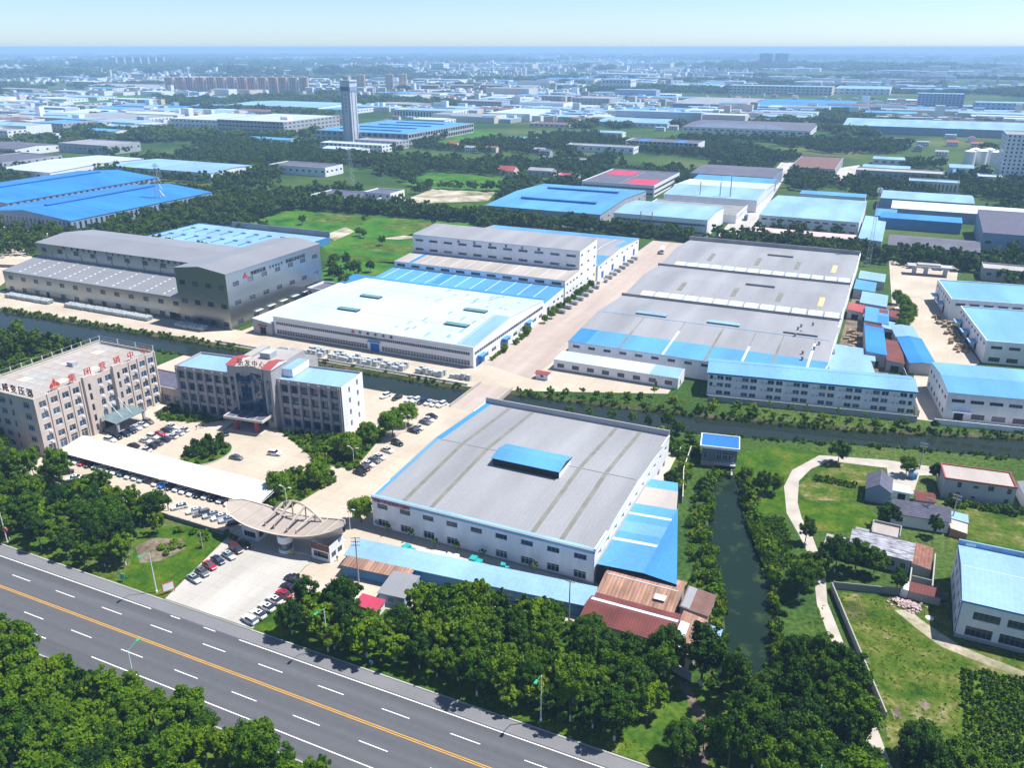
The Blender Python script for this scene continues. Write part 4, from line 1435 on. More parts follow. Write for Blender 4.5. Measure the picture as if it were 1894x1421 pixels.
def north_light(name, label, y0, d, nx):
    root, z = building(name, label, 'factory', -113.4, y0, 99.6, d, 7.6, 'white', f=(), roof='gx', roofmat='roofgrey', rise=2.4, over=.15)
    box_part('parapet', root, -1, -2.2, 5.5, 99.6, -1.8, 9.0, 'parapet')
    for k in range(nx):                           # arched translucent panels along the front eave
        xa = 7.5 + k * (92 / nx)
        xb = xa + 92 / nx - 1.1
        b = MB()
        n = 5
        for s in range(n):
            ta, tb = s / n, (s + 1) / n
            ya, yb = -.2 + 7.4 * ta, -.2 + 7.4 * tb
            za_, zb_ = 8.0 + .55 * ta + .75 * math.sin(math.pi * ta * .9), 8.0 + .55 * tb + .75 * math.sin(math.pi * tb * .9)
            b.poly([(xa, ya, za_), (xb, ya, za_), (xb, yb, zb_), (xa, yb, zb_)], 'skylightwhite')
            b.poly([(xb, ya, 7.6), (xb, yb, 7.6), (xb, yb, zb_), (xb, ya, za_)], 'skylightwhite')
            b.poly([(xa, yb, 7.6), (xa, ya, 7.6), (xa, ya, za_), (xa, yb, zb_)], 'skylightwhite')
        b.poly([(xa, -.2, 7.5), (xb, -.2, 7.5), (xb, -.2, 8.0), (xa, -.2, 8.0)], 'skylightwhite')
        b.build('arched_skylight', z.roof)
    for k, xx in enumerate((22, 48, 69, 88)):
        patch(root, z, xx, d * .22, xx + 2.4, d * .42, 'skylight' if k < 3 else 'skylightyellow', 'skylight', .08)
    patch(root, z, 40, d * .2, 40.25, d * .495, 'parapet', 'roof_seam', .05)
    b = MB()
    xm_ = 52
    b.box(xm_, d * .52, z(0, d * .52) - .3, xm_ + 14, d * .52 + 1.4, z(0, d * .52) + .9, 'darkframe')
    b.build('roof_vent', root)
    box_part('parapet', root, 99.4, -1.7, 7.4, 99.9, d - .3, 9.0, 'white')
    return root, z


r2, zr2 = north_light('north_light_bay', 'grey roofed bay with arched skylights, middle of the three bays', 380.6, 63.6, 13)
box_part('parapet', r1, 99.4, .3, 7.4, 99.9, 74.2, 8.6, 'white')
r3, zr3 = north_light('north_light_bay', 'grey roofed bay with arched skylights, rearmost of the three bays', 446.8, 70, 14)
box_part('parapet', r3, -.4, 69.6, 5.5, 99.6, 70.2, 10.2, 'parapet')
l1, zl1 = building('front_workshop', 'low white workshop with white roof at the foot of the grey bays', 'workshop', -114.2, 289.6, 50.4, 10, 4.3, 'white', f=[row(8, 2.9, 1.7, 1.3, 1.5, 2.2, 'd'), at(42, 1, 2, .02, 'door:roofbrown')], r=[at(4, 1.6, 2.4, .02, 'door:dark')], roof='sf', roofmat='roofwhite', rise=.4, over=.1)
patch(l1, zl1, 39, .1, 50.2, 9.8, 'roofpale', 'roof_panel', .05)
b = MB()
b.box(-.1, -.15, 0, 41.4, -.03, .6, 'concrete')
b.build('plinth', l1)
gh, zgh = building('gatehouse', 'tiny guard hut with red roof beside the factory road', 'hut', -116.8, 277.4, 5, 3, 2.4, 'white', f=[at(2.5, 1.4, 1, 1)], roof='gx', roofmat='roofred', rise=.6)

# dormitory with blue roof
dm, zd = building('dormitory', 'three storey white dormitory with blue roof and rows of air conditioners', 'dormitory', -52.6, 288.4, 70.6, 15.5, 9.0, 'white', rz=9.3,
                  f=[at(2 + (1 if k else 0) * 0 + k * 8.9 + o, 2.3, 1.6, z, 'wg') for z in (.9, 3.9, 6.7) for k in range(8) for o in (2.4, 5.3)] + [at(1.2, 1.2, 1.6, z, 'wg') for z in (3.9, 6.7)] + [at(69.2, 1.2, 1.6, z, 'wg') for z in (3.9, 6.7)],
                  r=[at(7.5, 1.2, 1.6, z) for z in (3.9, 6.7)], roof='gx', roofmat='roofmid', rise=2.0, over=.5, fascia='blueframe')
b = MB()
b.box(-.4, -.5, 8.75, 71, -.42, 9.3, 'blueframe')
b.build('fascia', dm)
patch(dm, zd, .0, 7.3, 70.6, 7.5, 'roofpale', 'ridge_cap', .1)
for z in (3.0, 5.8):
    for k in range(8):
        for o in (-.6, .9):
            ob('air_conditioner', AC, dm, (2 + k * 8.9 + o + (0 if k else 1.2), -.02, z + 1.0 + rng.uniform(-.1, .1)))

# white works with pale blue roofs at the right edge
e3, ze3 = building('white_works', 'white works with blue gabled roof closest to the canal', 'factory', 26.9, 301.8, 74, 31, 9.8, 'white', rz=9.5, f=[row(12, 4.2, 1.25, 6.5, 1.5, 3, 'd'), row(10, 4.2, 1.9, .8, 8.5, 3, 'd'), at(4.6, 3, 3, .02, 'door:dark')],
                   l=[row(6, 2.2, 1.3, 6.5, 2, 2, 'd'), row(6, 2.2, 1.8, 1.2, 2, 2, 'd')], roof='gx', roofmat='roofmid', rise=1.3, over=.1)
patch(e3, ze3, .2, .3, 73, 14, 'roofsky', 'roof_panel', .04)
b = MB()
b.box(2.2, -1.8, 3.4, 8, -.05, 3.6, 'white')
b.build('awning', e3)
e2, ze2 = building('white_works', 'white works with pale blue roof and loading doors, middle one of three', 'factory', 42.6, 370, 62, 51, 9.6, 'white', rz=8.8, f=[row(9, 4.2, 1.3, 6.2, 2, 3, 'd'), row(9, 4.2, 1.9, .8, 2, 3, 'd')],
                   l=[row(9, 2.4, 1.3, 6.8, 2, 2, 'd'), at(8, 4, 4, .02, 'door:dark'), at(22, 4, 4, .02, 'door:dark'), at(36, 4, 4, .02, 'door:dark')], roof='flat', roofmat='roofmid', para=.5)
e1, ze1 = building('white_works', 'white works with pale blue roof beyond the crates, rear one of three', 'factory', 31.2, 427.4, 75, 37, 10.6, 'white', rz=8.5, f=[row(12, 4.2, 1.3, 7.4, 2, 3, 'd')],
                   l=[row(7, 2.4, 1.3, 7.4, 2, 2, 'd'), at(9, 4, 4, .02, 'door:dark'), at(24, 4, 4, .02, 'door:dark')], roof='flat', roofmat='roofmid', para=.5)
for e, dd in ((e2, 51), (e1, 37)):
    for yy in (8, 22, 36):
        if yy < dd - 8:
            box_part('awning', e, -3.2, dd - yy - 3.2, 4.4, -.02, dd - yy + 3.2, 4.6, 'roofpale')
# sheds between the bays and the works yard
SH = [('pale blue shed roof beside the grey bays, nearest the dormitory', -12.6, 318, 16.5, 20, 4.8, 'roofpale', 'sx', 9),
      ('pale blue sloping shed roof in the middle of the shed row', -12.4, 338.5, 15, 14, 4.6, 'roofpale', 'sx', 4),
      ('long bright blue shed roof standing along the yard wall', -1.2, 346, 7.6, 40, 5.4, 'roofbluey', 'sx', 4),
      ('dark red ribbed shed roof beside the bright blue shed', 6.8, 343, 6.5, 28, 3.8, 'rustdark', 'sx', 4),
      ('blue shed roof beyond the long bright blue shed', -4.2, 393, 10, 24, 4.4, 'roofsky', 'sx', 2),
      ('pink roofed shed leaning on the rear grey bay', -12.6, 410, 7, 13, 3.8, 'roofred', 'sx', 0),
      ('pale shed roof at the far end of the shed row', -8, 424, 12, 22, 4.0, 'roofpale', 'sx', 0),
      ('narrow pale blue annex tucked behind the dark red ribbed shed', 3.4, 388, 6, 12, 3.6, 'roofpale', 'sx', 2),
      ('sky blue shed roof past the pale one, against the rear grey bay', -12.4, 449, 10, 20, 4.2, 'roofsky', 'sx', 0),
      ('small rusty shed roof at the yard edge of the shed row', 4.4, 408, 6, 12, 3.4, 'rustdark', 'sx', 0),
      ('last pale blue shed roof before the tree belt', -11.6, 472, 13, 18, 4.2, 'roofpale', 'sx', 0)]
for i, (lb, x, y, w, d, h, mt, rf, rz) in enumerate(SH):
    s, z = building('yard_shed', lb, 'shed', x, y, w, d, h, 'greywall', rz=rz, roof=rf, roofmat=mt, rise=.8, over=.2, f=[at(w / 2, min(3, w - 2), 2.6, .02, 'door:dark')])
    if i == 2:
        patch(s, z, .1, 36.5, 7.4, 39.8, 'rustdark', 'roof_panel', .06)
    if i == 4:
        patch(s, z, 5.5, .3, 9.8, 12, 'roofblue', 'roof_panel', .06)
        patch(s, z, 6, 17, 9.8, 23, 'rustdark', 'roof_panel', .06)
s, z = building('warehouse_shed', 'grey shed with bright blue roof beside the works yard', 'shed', 15.2, 344, 9.4, 33, 4.4, 'greywall', rz=9.5, roof='gy', roofmat='roofbluey', rise=.7)
s, z = building('warehouse_shed', 'small pale blue roofed shed beyond the bright blue one in the works yard', 'shed', 9.6, 377.6, 9, 17, 4.0, 'greywall', rz=9.5, roof='gy', roofmat='roofpale', rise=.6)

# ------------------------------------------------------------------ village by the pond
hA, zz_ = building('village_house', 'small grey gabled house with white lean-to in the hamlet', 'house', 5.3, 230, 6.4, 9.5, 3.9, 'bluewall', f=(), r=[at(5, .9, 1.2, 1.2)], roof='gy', roofmat='roofslate', rise=1.9, over=.3)
b = MB()
b.box(6.5, 4.4, 0, 11.6, 9, 2.7, 'white', 'roofwhite')
b.box(8.4, 4.3, .0, 10.4, 4.4, 2.1, 'dark')
b.build('lean_to', hA)
hB, zz_ = building('village_house', 'white cottage with long dark tiled roof in the hamlet', 'house', 12.4, 219.4, 14, 7.2, 3.6, 'white', rz=5, f=[at(2, 1.7, 1.5, 1.1, 'd'), at(10.5, .9, 1.4, 1.2, 'd'), at(12.6, .9, 1.4, 1.2, 'd')], l=(), roof='gx', roofmat='roofslate', rise=2.2, over=.35)
b = MB()
b.prism([(14.2, 4.2), (19.2, 3.4), (19.6, 8), (14.6, 8.6)], 0, [2.6, 2.3, 2.3, 2.6], 'concrete', 'roofpale')
b.prism([(14.3, -1.2), (18.2, -2), (19, 3.2), (14.3, 4)], 0, [2.4, 2.0, 2.0, 2.4], 'brickred', 'rooftan')
b.build('lean_to', hB)
hC, zz_ = building('village_house', 'cottage with shiny silver grey tiled roof in the hamlet', 'house', 3.2, 196.6, 14, 8.2, 4.2, 'greywall', rz=-3, f=[at(10, 1.2, 1.6, 1.3, 'd'), at(12.4, 1.2, 1.6, 1.3, 'd')], roof='gx', roofmat='roofsilver', rise=2.4, over=.35)
b = MB()
b.box(-6.2, -.5, 0, -.1, 6, 2.6, 'brickred', 'rooftan')
b.box(4.2, 8.3, 0, 10.5, 13.4, 4.9, 'concrete', 'rooftan')
for (x0, y0, x1, y1, h) in ((3.9, 8.3, 4.2, 13.7, 5.5), (10.5, 8.3, 10.8, 13.7, 5.5), (4.2, 13.4, 10.5, 13.7, 5.5), (.2, 8.25, 3.9, 9.4, 4.6)):
    b.box(x0, y0, 0, x1, y1, h, 'darkconc')
b.build('annex', hC)
b = MB()
b.prism([(14.2, .5), (18.6, .5), (18.6, 9), (14.2, 9)], 0, [3.2, 2.6, 3.9, 4.4], 'concrete', 'roofclay')
b.box(14.3, -6.3, 0, 14.6, .4, 2.2, 'concrete')
b.box(19.1, -6.3, 0, 19.4, 8.8, 2.6, 'concrete')
b.box(14.6, -6.3, 0, 19.1, -6.0, 2.0, 'concrete')
b.box(14.7, -3.6, .0, 19.0, -3.4, 2.3, 'concrete')
b.build('courtyard', hC)
b = MB()
b.prism([(14.5, -10.6), (21.2, -10.2), (21.2, -6.9), (14.5, -7.1)], 0, [2.2, 2.2, 2.7, 2.7], 'concrete', 'rustdark')
b.prism([(12.8, -10.4), (14.4, -10.5), (14.4, -6.8), (12.8, -6.6)], 0, 2.3, 'white')
b.build('outhouse', hC)
hD, zz_ = building('village_house', 'two storey house with flat roof edged in red parapet', 'house', 25.2, 241.2, 18.2, 9.6, 6.4, 'greywall', rz=6, f=[at(4, 1.1, 1.7, 3.9, 'd'), at(8.2, 1.3, .8, 4.3, 'd'), at(12, 1.5, 1.5, 4.1, 'd'), at(16.6, 1.1, 1.7, 3.9, 'd'), at(4, 1.1, 1.3, 1.0, 'd'), at(8, 1, .8, .9, 'd'), at(16.4, 1.1, 1.7, .6, 'd')], roof='flat', roofmat='rooftan', para=.35, trim='roofred')
b = MB()
b.box(-.15, -.15, 6.05, 18.35, -.01, 6.5, 'roofred')
b.box(-.15, .0, 6.05, -.01, 9.75, 6.5, 'roofred')
b.box(18.21, .0, 6.05, 18.35, 9.75, 6.5, 'roofred')
b.build('roof_edge', hD)
building('village_house', 'small brown shed with red tiled roof between the cottages', 'shed', 18.6, 232.2, 4.6, 5, 2.3, 'bluewall', rz=8, roof='gx', roofmat='rustdark', rise=.9)
building('village_house', 'grey gabled house at the frame edge by the canal lane', 'house', 46, 243, 12, 9, 4, 'white', rz=8, roof='gy', roofmat='roofsteely', rise=1.8)
t = thing('water_tank', 'blue barrel with a pale green dome by the hamlet lane', 'tank', (17.6, 250.2, 0))
b = MB()
b.tube((0, 0, 0), (0, 0, 1.7), 1.25, 1.25, 'deepbluewall', 12)
b.build('barrel', t)
b = MB()
b.ball((0, 0, 1.7), 1.4, 'roofpale', 12, 8, .8)
b.build('dome', t)

# blue roofed works bottom right
fb, zf_ = building('roadside_works', 'white works with blue trim and pale blue roof beside the vacant plot', 'factory', 26.6, 175, 50, 24, 9.4, 'white', f=[row(7, 5.2, 2.0, 5.4, 2.6, 3, 'd'), row(7, 5.2, 2.5, 1.0, 1.8, 4, 'd')], l=[row(5, 1.9, 1.9, 5.4, 2, 2, 'd'), row(5, 1.9, 2.2, 1.2, 2, 2, 'd')], roof='gx', roofmat='roofpale', rise=1.5, over=.1, fascia='roofblue')
b = MB()
for (x0, y0, x1, y1) in ((-.12, -.12, 50, -.02), (-.12, -.0, -.02, 24)):
    b.box(x0, y0, 9.15, x1, y1, 9.55, 'roofblue')
b.box(-.13, -.13, 0, .05, .05, 9.15, 'roofblue')
b.box(-.13, -.14, 0, 50, -.03, .9, 'concrete')
b.build('blue_trim', fb)
b = MB()
b.box(-.1, 23.8, 9.3, 50, 24.2, 10.9, 'roofpale')
for k in range(9):
    b.box(1.5 + k * 5.4, 23.74, 9.6, 3.6 + k * 5.4, 23.79, 10.5, 'bluewall' if k % 3 else 'white')
b.build('parapet', fb)
patch(fb, zf_, .2, 11.8, 50, 11.96, 'skylightwhite', 'ridge_cap', .06)

# pump house over the sluice
ph = thing('pump_house', 'sluice pump house with flat blue roof at the head of the pond', 'pump house', (-42.2, 232.4, 0), R(10))
footprint(-42.2, 232.4, 11, 10, R(10))
b = MB()
hs = [(1.2, .7, 2.2, 2.4, 'w'), (2.5, .7, 2.2, 2.4, 'w'), (5.3, 1.5, 2.6, 2.4, 'w'), (7.1, 1.5, 2.6, 2.4, 'w'), (8.9, 1.5, 2.6, 2.4, 'w')]
facade(b, (0, 0), (1, 0), (0, -1), 10.6, 6.2, hs, 'slateblue', .2, 1.6)
facade(b, (10.6, 0), (0, 1), (1, 0), 8, 6.2, [], 'slateblue', .2, 0)
facade(b, (0, 8), (0, -1), (-1, 0), 8, 6.2, [], 'slateblue', .2, 0)
facade(b, (10.6, 8), (-1, 0), (0, 1), 10.6, 6.2, [], 'slateblue', .2, 0)
b.build('wall', ph)
fill_openings(ph, (0, 0), (1, 0), (0, -1), hs, .2)
b = MB()
b.box(-.6, -.6, 6.21, 11.2, 8.6, 6.7, 'white')
b.box(-.25, -.25, 6.7, 10.85, 8.25, 6.76, 'roofdeep')
for (x0, y0, x1, y1) in ((-.6, -.6, 11.2, -.3), (-.6, 8.3, 11.2, 8.6), (-.6, -.3, -.3, 8.3), (10.9, -.3, 11.2, 8.3)):
    b.box(x0, y0, 6.7, x1, y1, 7.0, 'white')
b.build('roof', ph)
b = MB()
b.box(.0, -.02, -2.4, 4.2, 7.9, 1.59, 'concrete')
b.box(9.2, -.02, -2.4, 10.6, 7.9, 1.59, 'concrete')
b.box(3.7, -5.5, -2.4, 4.2, -.05, .5, 'concrete')
b.box(9.2, -5.5, -2.4, 9.7, -.05, .5, 'concrete')
b.box(4.2, 2, -2.4, 9.2, 7.9, 1.58, 'dark')  # black block painted as the shaded mouth of the channel
b.build('sluice', ph)
b = MB()
b.box(4.0, -1.6, 1.3, 10.5, -.05, 1.58, 'concrete')
for k in range(8):
    b.box(4.05 + k * .9, -1.58, 1.58, 4.12 + k * .9, -1.5, 2.5, 'whitepost')
for z in (2.0, 2.5):
    b.box(4.05, -1.57, z, 10.4, -1.51, z + .06, 'whitepost')
b.build('balcony', ph)

# ------------------------------------------------------------------ walls and fences


def wall_run(name, label, pts, h, th, mat, step=None, cat='wall'):
    t = thing(name, label, cat, (pts[0][0], pts[0][1], 0))
    for (a, c) in zip(pts, pts[1:]):
        L = math.dist(a, c)
        n = max(1, int(L / step)) if step else 1
        ang = math.atan2(c[1] - a[1], c[0] - a[0])
        b = MB()
        b.box(0, -th / 2, 0, L / n - .06 if step else L, th / 2, h, mat)
        if step:
            b.box(-.14, -th / 2 - .06, 0, .14, th / 2 + .06, h + .12, mat)
        me = b.mesh('wall_panel')
        for k in range(n):
            ob('wall_panel', me, t, (a[0] - pts[0][0] + (c[0] - a[0]) * k / n, a[1] - pts[0][1] + (c[1] - a[1]) * k / n, 0), ang)
    return t


wall_run('plot_wall', 'long grey block wall edging the vacant plot beside the lane', [(.6, 181.6), (13.8, 142.2)], 1.9, .25, 'concrete', 6)
wall_run('plot_wall', 'grey wall behind the rubble heap at the vacant plot', [(.9, 182.4), (25.6, 188.6)], 1.9, .25, 'darkconc', 6)
wall_run('canal_wall', 'grey boundary wall below the blue roofed dormitory', [(-51, 283.3), (18.5, 294.6)], 2.4, .25, 'greywall', 5)
wall_run('canal_wall', 'pale boundary wall below the white works by the canal', [(24, 295.6), (95, 307)], 2.0, .25, 'white', 6)
wall_run('canal_parapet', 'white parapet along the far canal bank by the stacked radiators', [(-262, 259.4), (-137.6, 260)], .9, .25, 'whitepost', 4)
wall_run('campus_wall', 'low grey wall between the car park and the roadside grove', [(-222, 143), (-205, 141.4), (-180, 140.2), (-148, 139.8)], 1.3, .25, 'darkconc', 4)
wall_run('property_wall', 'white wall along the pond side of the blue lean-to', [(-41.6, 207), (-45.5, 224), (-47, 240)], 2.2, .2, 'rail', 4)
wall_run('yard_wall', 'grey wall between the shed row and the works yard', [(19, 300), (15.4, 330), (8.8, 372)], 2.4, .2, 'concrete', 5)
wall_run('shed_wall', 'grey wall at the end of the rusty sheds above the pond', [(-29.6, 139.6), (-22.6, 137)], 2.2, .25, 'greywall', 3)
wall_run('site_fence', 'dark slatted fence along the yard beside the grey metal factory', [(-505, 300), (-443, 318), (-432, 330)], 1.8, .15, 'darkconc', 5, 'fence')

# bridge over the canal
br = thing('bridge', 'pale concrete bridge carrying the factory road over the canal', 'bridge', (-134.4, 239.5, 0))
b = MB()
b.box(0, 0, -.7, 14, 24.5, .058, 'yardpink')
b.build('deck', br)
for x in (.1, 13.6):
    box_part('parapet', br, x, 0, .058, x + .3, 24.5, 1.0, 'yardwhite')
for y in (2.5, 20.5):
    box_part('abutment', br, .3, y, -2.6, 13.7, y + 1.5, -.71, 'concrete')
t = building('guard_kiosk', 'tiny dark kiosk with red roof at the bridge head', 'kiosk', -119.4, 236.6, 2.2, 2.2, 2.2, 'dark', roof='gx', roofmat='roofcrimson', rise=.4, over=.2)

# ------------------------------------------------------------------ entrance gate with boat shaped canopy
gt = thing('entrance_gate', 'entrance gate with boat shaped beige canopy and arched beams', 'gate', (-131, 144.6, 0))
footprint(-149, 138, 36, 14, 0, 1)
NX = 18


def hull(s):
    """plan outline of the canopy at s in -1..1: (front y, back y, edge height)"""
    k = max(0.0, 1 - abs(s) ** 3.2)
    return -.6 - 5.0 * k ** .6 + 1.4 * s, .8 + 4.4 * k ** .42 + 1.4 * s, 5.5 + 3.0 * s * s


rows_ = []
for i in range(NX + 1):
    s = -1 + 2 * i / NX
    fy, by, ze = hull(s)
    rows_.append((s * 17.6, fy, by, ze))
b = MB()
for (xa, fa, ba, za), (xb, fb_, bb, zb_) in zip(rows_, rows_[1:]):
    b.poly([(xa, fa + .5, za - .35), (xb, fb_ + .5, zb_ - .35), (xb, bb - .4, zb_ - .25), (xa, ba - .4, za - .25)], 'canopytan')
    ma, mb_ = (fa + ba) / 2, (fb_ + bb) / 2
    b.poly([(xb, fb_, zb_), (xa, fa, za), (xa, ma - (ma - fa) * .55, za - 2.1), (xb, mb_ - (mb_ - fb_) * .55, zb_ - 2.1)][::-1], 'canopylight')
    b.poly([(xa, ba, za), (xb, bb, zb_), (xb, mb_ + (bb - mb_) * .55, zb_ - 2.1), (xa, ma + (ba - ma) * .55, za - 2.1)][::-1], 'canopylight')
    b.poly([(xa, ma - (ma - fa) * .55, za - 2.1), (xb, mb_ - (mb_ - fb_) * .55, zb_ - 2.1), (xb, mb_ + (bb - mb_) * .55, zb_ - 2.1), (xa, ma + (ba - ma) * .55, za - 2.1)][::-1], 'canopytan')
b.build('canopy', gt)
b = MB()                                                    # raised rim
for (xa, fa, ba, za), (xb, fb_, bb, zb_) in zip(rows_, rows_[1:]):
    for ya, yb, o in ((fa, fb_, .5), (ba, bb, -.4)):
        b.poly([(xa, ya, za), (xb, yb, zb_), (xb, yb + o, zb_), (xa, ya + o, za)] if o > 0 else [(xb, yb, zb_), (xa, ya, za), (xa, ya + o, za), (xb, yb + o, zb_)], 'canopylight')
        q = [(xa, ya + o, za), (xb, yb + o, zb_), (xb, yb + o, zb_ - .5), (xa, ya + o, za - .5)]
        b.poly(q if o > 0 else q[::-1], 'darkconc')
b.build('rim', gt)
for i in range(2, NX - 1, 2):
    xa, fa, ba, za = rows_[i]
    box_part('rib', gt, xa - .12, fa + .6, za - .34, xa + .12, ba - .5, za - .02, 'canopylight')
AR = [(-7.5 + 17 * k / 12, 3.9, 5.6 + 4.4 * math.sin(math.pi * k / 12)) for k in range(13)]
b = MB()
for p, q in zip(AR, AR[1:]):
    b.tube(p, q, .32, .32, 'canopylight', 6)
b.build('arch', gt)
for k in (3, 5, 8, 10):
    p = AR[k]
    b = MB()
    b.tube(p, (p[0] - .6, -3.2, 6.5), .36, .30, 'canopylight', 4)
    b.build('beam', gt)
    b = MB()
    b.tube((p[0], 3.9, 5.0), p, .2, .2, 'canopylight', 4)
    b.tube((p[0] - .6, -3.0, 5.0), (p[0] - .6, -3.0, 6.4), .2, .2, 'canopylight', 4)
    b.build('strut', gt)
for (bx, bw) in ((-11.6, 5.0), (10.8, 5.6)):
    b = MB()
    hs = [(bw / 2, bw - 1.2, 1.7, .9, 'd')]
    facade(b, (bx, -3.6), (1, 0), (0, -1), bw, 4.9, hs, 'white', .15)
    hs2 = [(1.6, 1.8, 1.6, .9, 'd'), (4.2, 1.8, 1.6, .9, 'd')]
    facade(b, (bx + bw, -3.6), (0, 1), (1, 0), 6, 4.9, hs2, 'white', .15)
    facade(b, (bx, 2.4), (0, -1), (-1, 0), 6, 4.9, [], 'white', .15)
    facade(b, (bx + bw, 2.4), (-1, 0), (0, 1), bw, 4.9, [], 'white', .15)
    bo = b.build('booth', gt)
    fill_openings(bo, (bx, -3.6), (1, 0), (0, -1), hs, .15)
    fill_openings(bo, (bx + bw, -3.6), (0, 1), (1, 0), hs2, .15)
box_part('sign_board', gt, 10.82, -3.75, 3.1, 16.3, -3.62, 4.9, 'roofbrown')
b = MB()
b.tube((2.7, -3.6, 0), (2.7, -3.6, .9), 1.9, 1.9, 'white', 16)
b.tube((2.7, -3.6, .9), (2.7, -3.6, 3.0), 1.5, 1.5, 'glass', 16)
b.tube((2.7, -3.6, 3.0), (2.7, -3.6, 4.9), 1.95, 1.95, 'white', 16)
b.build('round_column', gt)
t = thing('barrier', 'orange boxed barrier with pole beside the round gate column', 'barrier', (-125.9, 140.2, 0))
box_part('box', t, -.3, -.3, 0, .3, .3, 1.1, 'yellow')
b = MB()
b.tube((0, 0, .95), (5.2, .3, 1.0), .05, .05, 'whitepost', 5)
b.build('arm', t)

# ------------------------------------------------------------------ white car port
cpt = thing('carport', 'long white membrane car port over the row of parked cars', 'carport', (-226, 152.6, 0))
footprint(-226, 152.6, 79, 10, 0, .5)
nb = 16
for k in range(nb):
    b = MB()
    xa, xb = 79 * k / nb + .0, 79 * (k + 1) / nb - .05
    n = 5
    for s in range(n):
        ta, tb = s / n, (s + 1) / n
        ya, yb = -.1 + 9.6 * ta, -.1 + 9.6 * tb
        za, zb_ = 2.5 + 1.5 * math.sin(math.pi * .55 * ta), 2.5 + 1.5 * math.sin(math.pi * .55 * tb)
        b.poly([(xa, ya, za), (xb, ya, za), (xb, yb, zb_), (xa, yb, zb_)], 'canvas')
        b.poly([(xa, yb, zb_ - .05), (xb, yb, zb_ - .05), (xb, ya, za - .05), (xa, ya, za - .05)], 'canvas')
    b.build('membrane', cpt)
for k in range(nb + 1):
    x = 79 * k / nb
    b = MB()
    b.tube((x, 8.6, 0), (x, 8.6, 3.9), .1, .1, 'whitepost', 6)
    b.tube((x, 8.6, 3.6), (x, .1, 2.42), .07, .06, 'whitepost', 5)
    b.build('post', cpt)

# round flower bed
sheet('flower_bed', [(-187 + 7.0 * math.cos(t_) , 174.6 + 8.6 * math.sin(t_)) for t_ in [2 * math.pi * k / 28 for k in range(28)]], .16, 'lawn')
m = MB()
for k in range(28):
    t0, t1_ = 2 * math.pi * k / 28, 2 * math.pi * (k + 1) / 28
    p = lambda r_, t_: (-187 + (7 + r_) * math.cos(t_), 174.6 + (8.6 + r_) * math.sin(t_))
    m.prism([p(0, t0), p(.35, t0), p(.35, t1_), p(0, t1_)], 0, .28, 'concrete')
tag(m.build('kerb'), kind='structure')
GARDENS = [[(-224.6, 189.1), (-225, 199), (-199.8, 196.5), (-203.6, 192.8), (-217.5, 187.6)],
           [(-176.9, 198), (-153.5, 202), (-149.5, 213.5), (-143.8, 213), (-137.9, 184.8), (-150, 183.6)],
           [(-155.4, 162.3), (-154.3, 177), (-142.1, 178.9), (-138.9, 176.7), (-141.3, 157.6), (-151.9, 157.5)]]
for g in GARDENS:
    sheet('garden', g, .06, 'lawn')

# ------------------------------------------------------------------ cars


def loft(b, secs, mat_of):
    """secs: list of rings with equal point counts; mat_of(i, j) -> material"""
    n = len(secs[0])
    for i in range(len(secs) - 1):
        for j in range(n):
            k = (j + 1) % n
            b.poly([secs[i][j], secs[i][k], secs[i + 1][k], secs[i + 1][j]], mat_of(i, j))
    b.poly(secs[0][::-1], mat_of(0, 0))
    b.poly(secs[-1], mat_of(len(secs) - 2, 0))


M('paint', (.8, .8, .8), .25, var=.02, spec=.6)
PAINT = {'white': (.72, .73, .74), 'silver': (.40, .43, .46), 'grey': (.13, .14, .16), 'black': (.012, .012, .015), 'navy': (.015, .025, .06), 'red': (.38, .01, .03), 'maroon': (.06, .015, .02), 'blue': (.01, .12, .5), 'teal': (.03, .12, .18), 'bronze': (.16, .12, .10)}
for k, c in PAINT.items():
    M('paint_' + k, c, .22, var=.03, spec=.6)
M('tyre', (.015, .015, .015), .9)
M('rim', (.4, .4, .42), .35, metal=.7)
M('lampglass', (.6, .62, .65), .15)
M('taillamp', (.35, .01, .01), .3)


